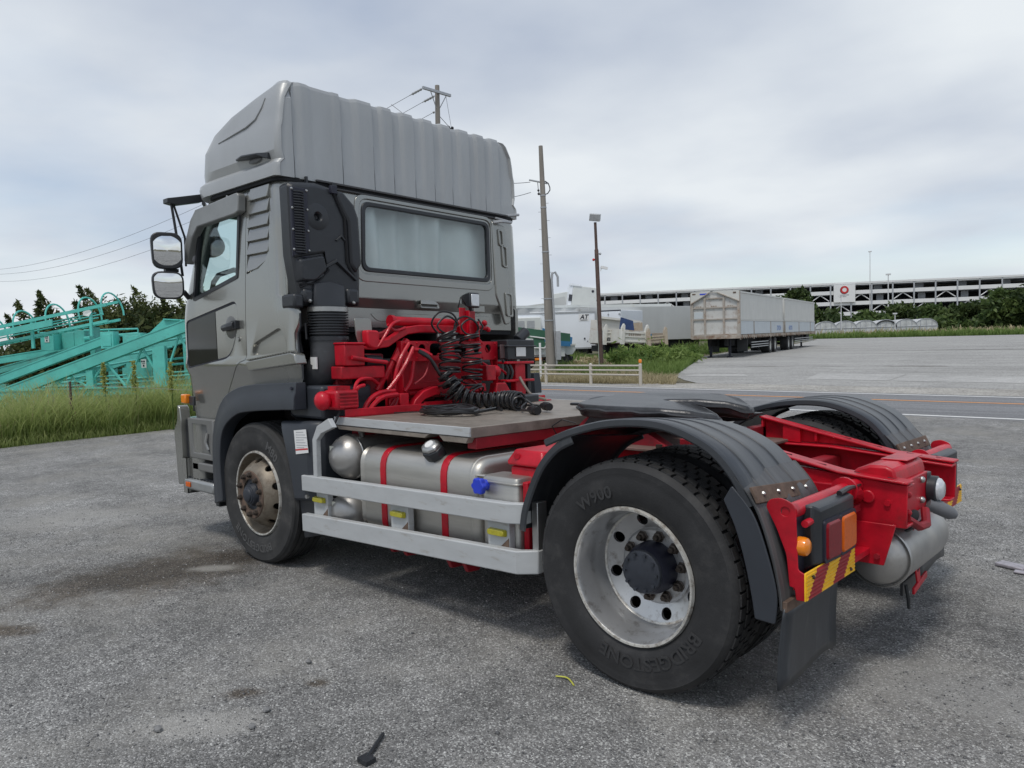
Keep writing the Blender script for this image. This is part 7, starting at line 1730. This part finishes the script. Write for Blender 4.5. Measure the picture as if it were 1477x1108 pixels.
for k in range(6):
    y = -.95 + k * .25
    P('red_fitting', MB().box(-2.62, -2.52, y, y + .12 + er.random() * .08, 1.1 + er.random() * .1, 1.3 + er.random() * .2), REDD, .012)
P('engine_block', MB().box(-3.4, -2.62, -.85, .85, .95, 1.42), mat('engine_dark', (.02, .016, .017), .6, 0, .3), .04)
P('black_canister', MB().cyl((-2.42, -.79, 1.41), (-2.42, -.66, 1.40), .045, n=16), BLK)
P('engine_beam', MB().box(-2.55, -2.45, -1.0, 1.0, .98, 1.08).box(-2.46, -2.36, -.2, .5, .98, 1.10), REDD, .01)
# worklamp mast
P('lamp_mast', MB().box(-2.36, -2.345, .115, .225, 1.545, 1.78).box(-2.36, -2.30, .115, .127, 1.545, 1.78).box(-2.36, -2.30, .213, .225, 1.545, 1.70).box(-2.345, -2.335, .05, .115, 1.60, 1.80), RED, .004)
for z in (1.60, 1.66): P('bolt', MB().sphere((-2.342, .17, z), .011, 8, 5), RED)
P('mast_cable', MB().tube([(-2.33, .25, 1.60), (-2.31, .27, 1.66), (-2.33, .24, 1.72)], .008, 6).tube([(-2.36, .06, 1.80), (-2.34, .07, 1.88), (-2.33, .12, 1.82)], .006, 6), CABLE)
P('red_coupling', MB().cyl((-2.36, .26, 1.66), (-2.36, .37, 1.65), .016, n=8).sphere((-2.35, .33, 1.69), .024, 8, 6).sphere((-2.35, .37, 1.64), .02, 8, 6), RED)
lm = P('work_lamp', MB().loft([[(-2.40, y, z) for y, z in ((.13, 1.84), (.18, 1.84), (.18, 1.90), (.13, 1.90))], [(-2.30, y, z) for y, z in ((.10, 1.80), (.205, 1.80), (.205, 1.915), (.10, 1.915))], [(-2.27, y, z) for y, z in ((.10, 1.80), (.205, 1.80), (.205, 1.915), (.10, 1.915))]]), BLK, .010, rot=None)
P('lamp_lens', MB().box(-2.272, -2.262, .112, .193, 1.812, 1.903), LAMPG, .006, lm)
P('lamp_stem', MB().tube([(-2.33, .17, 1.78), (-2.335, .16, 1.81)], .015, 8), BLK, 0, lm)
# right-hand box, reflector, red post
bx = P('air_cleaner_box', MB().box(-2.45, -2.26, .49, .82, 1.40, 1.56).box(-2.47, -2.24, .48, .83, 1.50, 1.515).cyl((-2.36, .72, 1.56), (-2.36, .83, 1.63), .045, n=12), BLK, .02)
P('junction_plate', MB().box(-2.30, -2.29, .44, .57, 1.41, 1.52), mat('junction_grey', (.10, .06, .06), .5), .004)
P('white_plate', MB().box(-2.258, -2.25, .585, .70, 1.425, 1.515), WHITE, .003, bx)
P('red_post', MB().box(-2.34, -2.28, .60, .72, 1.05, 1.37).box(-2.36, -2.25, .47, .80, 1.365, 1.385).box(-2.36, -2.25, .47, .80, 1.22, 1.24), RED, .006)
P('black_side_bar', MB().box(-2.33, -2.29, .76, .80, 1.06, 1.36), BLK, .005)
P('brake_valve', MB().loft([[(-2.32, y, z) for y, z in ((.30, 1.06), (.52, 1.06), (.50, 1.14), (.44, 1.22), (.34, 1.22))], [(-2.24, y, z) for y, z in ((.30, 1.06), (.52, 1.06), (.50, 1.14), (.44, 1.22), (.34, 1.22))]]).box(-2.33, -2.25, .235, .34, 1.24, 1.36).sphere((-2.30, .38, 1.31), .05, 12, 8), RED, .008)
P('hatch_plate', MB().box(-2.238, -2.232, .33, .48, 1.10, 1.15), REDD, .003)
pipes('black_pipe', [[(-2.30, .47, 1.40), (-2.27, .50, 1.32), (-2.28, .49, 1.24), (-2.30, .46, 1.20)], [(-2.30, .52, 1.40), (-2.26, .54, 1.30), (-2.28, .52, 1.22)], [(-2.30, -.40, 1.48), (-2.27, -.33, 1.43), (-2.25, -.27, 1.33), (-2.20, -.20, 1.25), (-2.18, -.10, 1.26)], [(-2.30, -.40, 1.47), (-2.26, -.32, 1.41), (-2.23, -.26, 1.30), (-2.18, -.18, 1.23)]], CABLE, .012)
pipes('orange_chain', [[(-2.24, .60, 1.26), (-2.20, .62, 1.18), (-2.16, .66, 1.11), (-2.08, .74, 1.075)]], DECKM, .012)
P('pipe_joint', MB().tube([(-2.33, -.42, 1.485), (-2.30, -.36, 1.475), (-2.28, -.30, 1.44)], .016, 8).tube([(-2.32, -.38, 1.47), (-2.29, -.35, 1.43)], .008, 6), RED)
P('hose_union', MB().cyl((-2.335, -.17, 1.545), (-2.335, -.17, 1.60), .018, n=10).cyl((-2.335, -.02, 1.545), (-2.335, -.02, 1.62), .016, n=10), STEEL)
# ------------------------------------------------------------------ loose hoses (things of their own)
def helix(path, R, turns, n=14, jig=0, seed=0):
    rr_ = random.Random(seed); pp = smooth3(path, 20); out = []
    L_ = [0]
    for a, b in zip(pp, pp[1:]): L_.append(L_[-1] + (b - a).length)
    tot = int(turns * n); up = Vector((0, 1, .1))
    for k in range(tot + 1):
        f = k / tot; d_ = f * L_[-1]; i = 0
        while i < len(L_) - 2 and L_[i + 1] < d_: i += 1
        t_ = (d_ - L_[i]) / max(1e-6, L_[i + 1] - L_[i]); c = pp[i].lerp(pp[i + 1], t_); tan = (pp[min(i + 1, len(pp) - 1)] - pp[max(i - 1, 0)]).normalized()
        a_ = up - tan * up.dot(tan); a_.normalize(); b_ = tan.cross(a_); r_ = R(f) if callable(R) else R
        th_ = 2 * PI * k / n
        out.append(c + (a_ * math.cos(th_) + b_ * math.sin(th_)) * r_ + tan * jig * math.sin(th_ * .37 + f * 20))
    return out
h1 = helix([(-2.27, -.16, 1.62), (-2.24, -.15, 1.50), (-2.22, -.18, 1.35), (-2.22, -.19, 1.22), (-2.20, -.12, 1.13), (-2.10, .0, 1.105), (-1.85, .05, 1.10), (-1.66, -.05, 1.10)], lambda f: .078 if f < .42 else .05, 31, 12, .012)
hs1 = build('coiled_hose', MB().tube([(-2.335, -.17, 1.60), *smooth3([(-2.335, -.17, 1.60), (-2.32, -.25, 1.68), (-2.29, -.20, 1.76), (-2.26, -.10, 1.75), (-2.25, -.06, 1.67), (-2.26, -.14, 1.60), (-2.27, -.24, 1.66), (-2.25, -.16, 1.73), (-2.24, -.07, 1.68), h1[0]], 6), *h1, (-1.62, -.08, 1.085), (-1.55, -.16, 1.075), (-1.44, -.20, 1.075)], .0075, 6), CABLE)
tag(hs1, 'left coiled black air hose drooping from the red rack onto the deck', 'coiled hose', 'coiled hoses behind the cab')
h2 = helix([(-2.27, .07, 1.60), (-2.25, .07, 1.48), (-2.24, .07, 1.34), (-2.23, .05, 1.20), (-2.18, .06, 1.13)], .076, 13, 12, .012)
hs2 = build('coiled_hose', MB().tube([(-2.335, -.02, 1.62), *smooth3([(-2.335, -.02, 1.62), (-2.32, .0, 1.70), (-2.29, .07, 1.73), (-2.26, .15, 1.68), (-2.25, .14, 1.60), (-2.26, .04, 1.60), (-2.27, .0, 1.66), (-2.25, .08, 1.71), (-2.24, .15, 1.65), h2[0]], 6), *h2, (-2.05, .12, 1.10), (-1.75, .10, 1.08), (-1.48, .0, 1.075)], .0075, 6), CABLE)
tag(hs2, 'right coiled black air hose hanging below the work lamp', 'coiled hose', 'coiled hoses behind the cab')
h3 = helix([(-2.22, -.24, 1.32), (-2.15, -.20, 1.20), (-2.05, -.12, 1.13), (-1.85, -.02, 1.125), (-1.68, -.02, 1.12)], lambda f: .05 + .01 * math.sin(f * 9), 26, 12, .01, 3)
hs3 = build('coiled_cable', MB().tube(h3 + [Vector((-1.60, .02, 1.09)), Vector((-1.5, .06, 1.08))], .0085, 6), CABLE)
tag(hs3, 'tangled coiled cable between the two hanging hoses, slumped on the deck', 'coiled cable')
lp_ = []
for k in range(150):
    a = k * .21; q = .20 * (1 - .10 * math.sin(k * .37)); lp_.append((-1.83 + q * .95 * math.cos(a) + .02 * math.sin(k * .13), -.54 + q * .72 * math.sin(a) + .03 * math.cos(k * .05), 1.087 + .022 * (k / 150) + .006 * math.sin(k * .7)))
lps = build('cable_loop', MB().tube([(-1.6, -.30, 1.085), (-1.7, -.25, 1.085)] + lp_, .0115, 6), CABLE)
tag(lps, 'thick black cable coiled flat on the deck plate', 'cable')
lp2 = []
for k in range(120):
    a = k * .31; q = .10 + .04 * math.sin(k * .21); lp2.append((-1.95 + q * math.cos(a) + .0012 * k, -.55 + q * .9 * math.sin(a) - .0006 * k, 1.09 + .03 * math.sin(k * .11) ** 2))
lps2 = build('thin_cable', MB().tube([(-2.25, -.72, 1.075), (-2.1, -.65, 1.08)] + lp2, .0045, 5), CABLE)
tag(lps2, 'thin loose cable bundle lying inside the thick coil', 'cable')
for i, (a, b, lab) in enumerate((((-1.47, -.17, 1.083), (-1.34, -.235, 1.083), 'black hose coupling lying at the deck edge, nearer one'), ((-1.52, .02, 1.09), (-1.41, -.03, 1.088), 'round black hose coupling lying behind the nearer one'))):
    a = Vector(a); b = Vector(b)
    o_ = build('hose_coupling', MB().tube([a, a.lerp(b, .35), a.lerp(b, .36), a.lerp(b, .7), a.lerp(b, .71), b], [.018, .018, .030, .030, .026, .026], 14), CABLE)
    tag(o_, lab, 'hose coupling', 'hose couplings on the deck')
rg = build('black_bag', MB().sphere((-1.3, .45, 1.09), .09, 10, 7, (1.5, 1.2, .42)).box(-1.5, -1.22, .3, .36, 1.066, 1.085).box(-1.35, -1.15, .5, .62, 1.066, 1.10), BLK, bevel=.01)
tag(rg, 'crumpled black rubber piece on the deck beside the coupling plate', 'rubber piece')
bp_ = build('rubber_block', MB().box(-2.2, -1.95, .12, .50, 1.062, 1.12), BLK, bevel=.01); tag(bp_, 'flat black rubber block lying in front of the brake valve', 'rubber block')

# ================================================================== GROUND DETAIL
n = 70000
# pebbles get sparser with distance from the photographer's corner of the lot
d_ = 1.2 + 7.5 * rng.uniform(0, 1, n) ** 1.25; az_ = R_(132.5) + rng.uniform(-R_(46), R_(46), n)
px_ = CAM.x + d_ * np.cos(az_); py_ = CAM.y + d_ * np.sin(az_)
k = (px_ > -12.6) & (py_ < 10)
px_, py_ = px_[k], py_[k]; n = len(px_)
s_ = .0022 + .0058 * rng.uniform(0, 1, n) ** 3.5; s_[:700] *= 1.7
base = np.array([[1, 0, 0], [-.5, .86, 0], [-.5, -.86, 0], [0, 0, 1.0]])
ang = rng.uniform(0, 2 * PI, n); ca, sa = np.cos(ang), np.sin(ang)
V = np.zeros((n, 6, 3))
octa = np.array([[1, 0, .1], [0, .8, .2], [-1, 0, 0], [0, -.8, .1], [.1, .1, .7], [0, 0, -.5]])
for q in range(6):
    jx = octa[q, 0] * (1 + rng.normal(size=n) * .22); jy = octa[q, 1] * (1 + rng.normal(size=n) * .22)
    V[:, q, 0] = px_ + s_ * (jx * ca - jy * sa); V[:, q, 1] = py_ + s_ * (jx * sa + jy * ca); V[:, q, 2] = s_ * (octa[q, 2] * (1 + rng.normal(size=n) * .2) + .1)
i_ = np.arange(n)[:, None] * 6
F = np.concatenate([i_ + np.array([[a, b, 4]]) for a, b in ((0, 1), (1, 2), (2, 3), (3, 0))] + [i_ + np.array([[b, a, 5]]) for a, b in ((0, 1), (1, 2), (2, 3), (3, 0))])
PEB = bpy.data.materials.new('pebbles'); PEB.use_nodes = True
t = PEB.node_tree; b = t.nodes['Principled BSDF']; b.inputs['Roughness'].default_value = .8; b.inputs['Specular IOR Level'].default_value = .3
at = nn(t, 'ShaderNodeAttribute'); at.attribute_name = 'tint'; rp = nn(t, 'ShaderNodeValToRGB')
rp.color_ramp.elements[0].color = (.085, .086, .09, 1); rp.color_ramp.elements[1].color = (.62, .61, .59, 1)
e = rp.color_ramp.elements.new(.8); e.color = (.24, .24, .238, 1)
t.links.new(at.outputs['Fac'], rp.inputs[0]); t.links.new(rp.outputs[0], b.inputs['Base Color'])
pb_o = fast('gravel', V.reshape(-1, 3), F, PEB); set_tint(pb_o, np.repeat(rng.uniform(0, 1, n), 6)); pb_o['kind'] = 'stuff'
# bits lying about
sk = build('plastic_stick', MB().tube([(-.545, -2.16, .012), (-.45, -2.31, .014)], .008, 6).box(-.475, -.42, -2.335, -.2 * 0 - 2.29, .004, .02), BLK); tag(sk, 'short black plastic stick lying on the gravel in the foreground', 'stick')
bl = build('grass_blade', MB().tube(smooth3([(-.34, -1.33, .006), (-.28, -1.32, .012), (-.22, -1.35, .006)], 5), .004, 4), mat('yellow_blade', (.45, .45, .06), .6)); tag(bl, 'single yellow-green blade of grass on the gravel by the rear tyre', 'grass blade')
cr = build('crushed_can', MB().loft([[(.86 + x, 1.66 + y, z) for x, y in ((0, 0), (.16, -.05), (.19, .05), (.03, .09))] for z in (.004, .025)]).box(.98, 1.16, 1.55, 1.60, .004, .018), mat('crushed_metal', (.35, .33, .36), .5, .2, .3, 30, bump=.5, bs=40), bevel=.006); tag(cr, 'crushed flat grey scrap on the gravel at the right edge', 'scrap')
rr2 = random.Random(5)
for i, (x, y) in enumerate(((-1.38, -1.965), (-1.10, -2.35), (-1.02, -2.46), (-1.30, -2.72))):
    vs = MB().sphere((0, 0, .006), .014 + .004 * rr2.random(), 7, 5, (1.2, .9, .7)); vs.v = [(a + rr2.uniform(-.003, .003), b_ + rr2.uniform(-.003, .003), c + rr2.uniform(-.002, .002)) for a, b_, c in vs.v]
    o_ = build('stone', vs, PEB, loc=(x, y, .004)); tag(o_, ('small grey stone lying alone beyond the dark spots on the gravel', 'small grey stone at the far edge of the pale dusty patch', 'small grey stone at the right end of the pale dusty patch', 'small grey stone at the left end of the pale dusty patch')[i], 'stone', 'loose stones in the left foreground'); set_tint(o_, [.6] * len(o_.data.vertices))

# ------------------------------------------------------------------ every loose piece becomes an object of its own
SING = {'hub_bolts': 'bolt', 'rack_bolts': 'bolt', 'rail_bolts': 'bolt', 'lamp_bolts': 'bolt', 'rail_slots': 'rail_slot', 'rust_plates': 'rust_plate'}
KEEP = ('crown', 'seed_head', 'foliage', 'seed_head', 'side_text', 'logo_text', 'tyre_lettering', 'sign_print', 'embossed_text', 'sticker_print', 'crushed_can', 'mirror_bracket')
def split_pieces():
    cache = {}
    for o in list(S.objects):
        if o.type != 'MESH' or o.get('kind') or o.parent is None or o.name.split('.')[0] in KEEP: continue
        me = o.data
        if len(me.vertices) > 6000: continue
        if me.name not in cache:
            bm = bmesh.new(); bm.from_mesh(me); vis = {}; boxes = []
            for v in bm.verts:
                if v in vis: continue
                st_ = [v]; vis[v] = len(boxes); lo = v.co.copy(); hi = v.co.copy()
                while st_:
                    a = st_.pop()
                    for q in range(3): lo[q] = min(lo[q], a.co[q]); hi[q] = max(hi[q], a.co[q])
                    for e_ in a.link_edges:
                        b_ = e_.other_vert(a)
                        if b_ not in vis: vis[b_] = len(boxes); st_.append(b_)
                boxes.append((lo, hi))
            nb_ = len(boxes); par = list(range(nb_))
            def fnd(i):
                while par[i] != i: i = par[i]
                return i
            for i in range(nb_):
                for j in range(i):
                    if all(boxes[i][0][q] - .003 <= boxes[j][1][q] + .003 and boxes[j][0][q] - .003 <= boxes[i][1][q] + .003 for q in range(3)): par[fnd(i)] = fnd(j)
            roots = sorted({fnd(i) for i in range(nb_)})
            if len(roots) < 2: cache[me.name] = None
            else:
                lst = []
                for r0 in roots:
                    b2 = bm.copy(); b2.verts.ensure_lookup_table(); bm.verts.index_update()
                    dead = [b2.verts[v.index] for v in bm.verts if fnd(vis[v]) != r0]
                    bmesh.ops.delete(b2, geom=dead, context='VERTS')
                    m2 = bpy.data.meshes.new(SING.get(o.name.split('.')[0], o.name.split('.')[0])); b2.to_mesh(m2); b2.free()
                    for mm_ in me.materials: m2.materials.append(mm_)
                    lst.append(m2)
                cache[me.name] = lst
            bm.free()
        lst = cache[me.name]
        if not lst: continue
        base_ = SING.get(o.name.split('.')[0], o.name.split('.')[0])
        for k, m2 in enumerate(lst):
            if k == 0: continue
            c = o.copy(); c.data = m2; c.name = base_; C.objects.link(c)
        if o.name.split('.')[0] != base_: o.name = base_
        o.data = lst[0]
split_pieces()
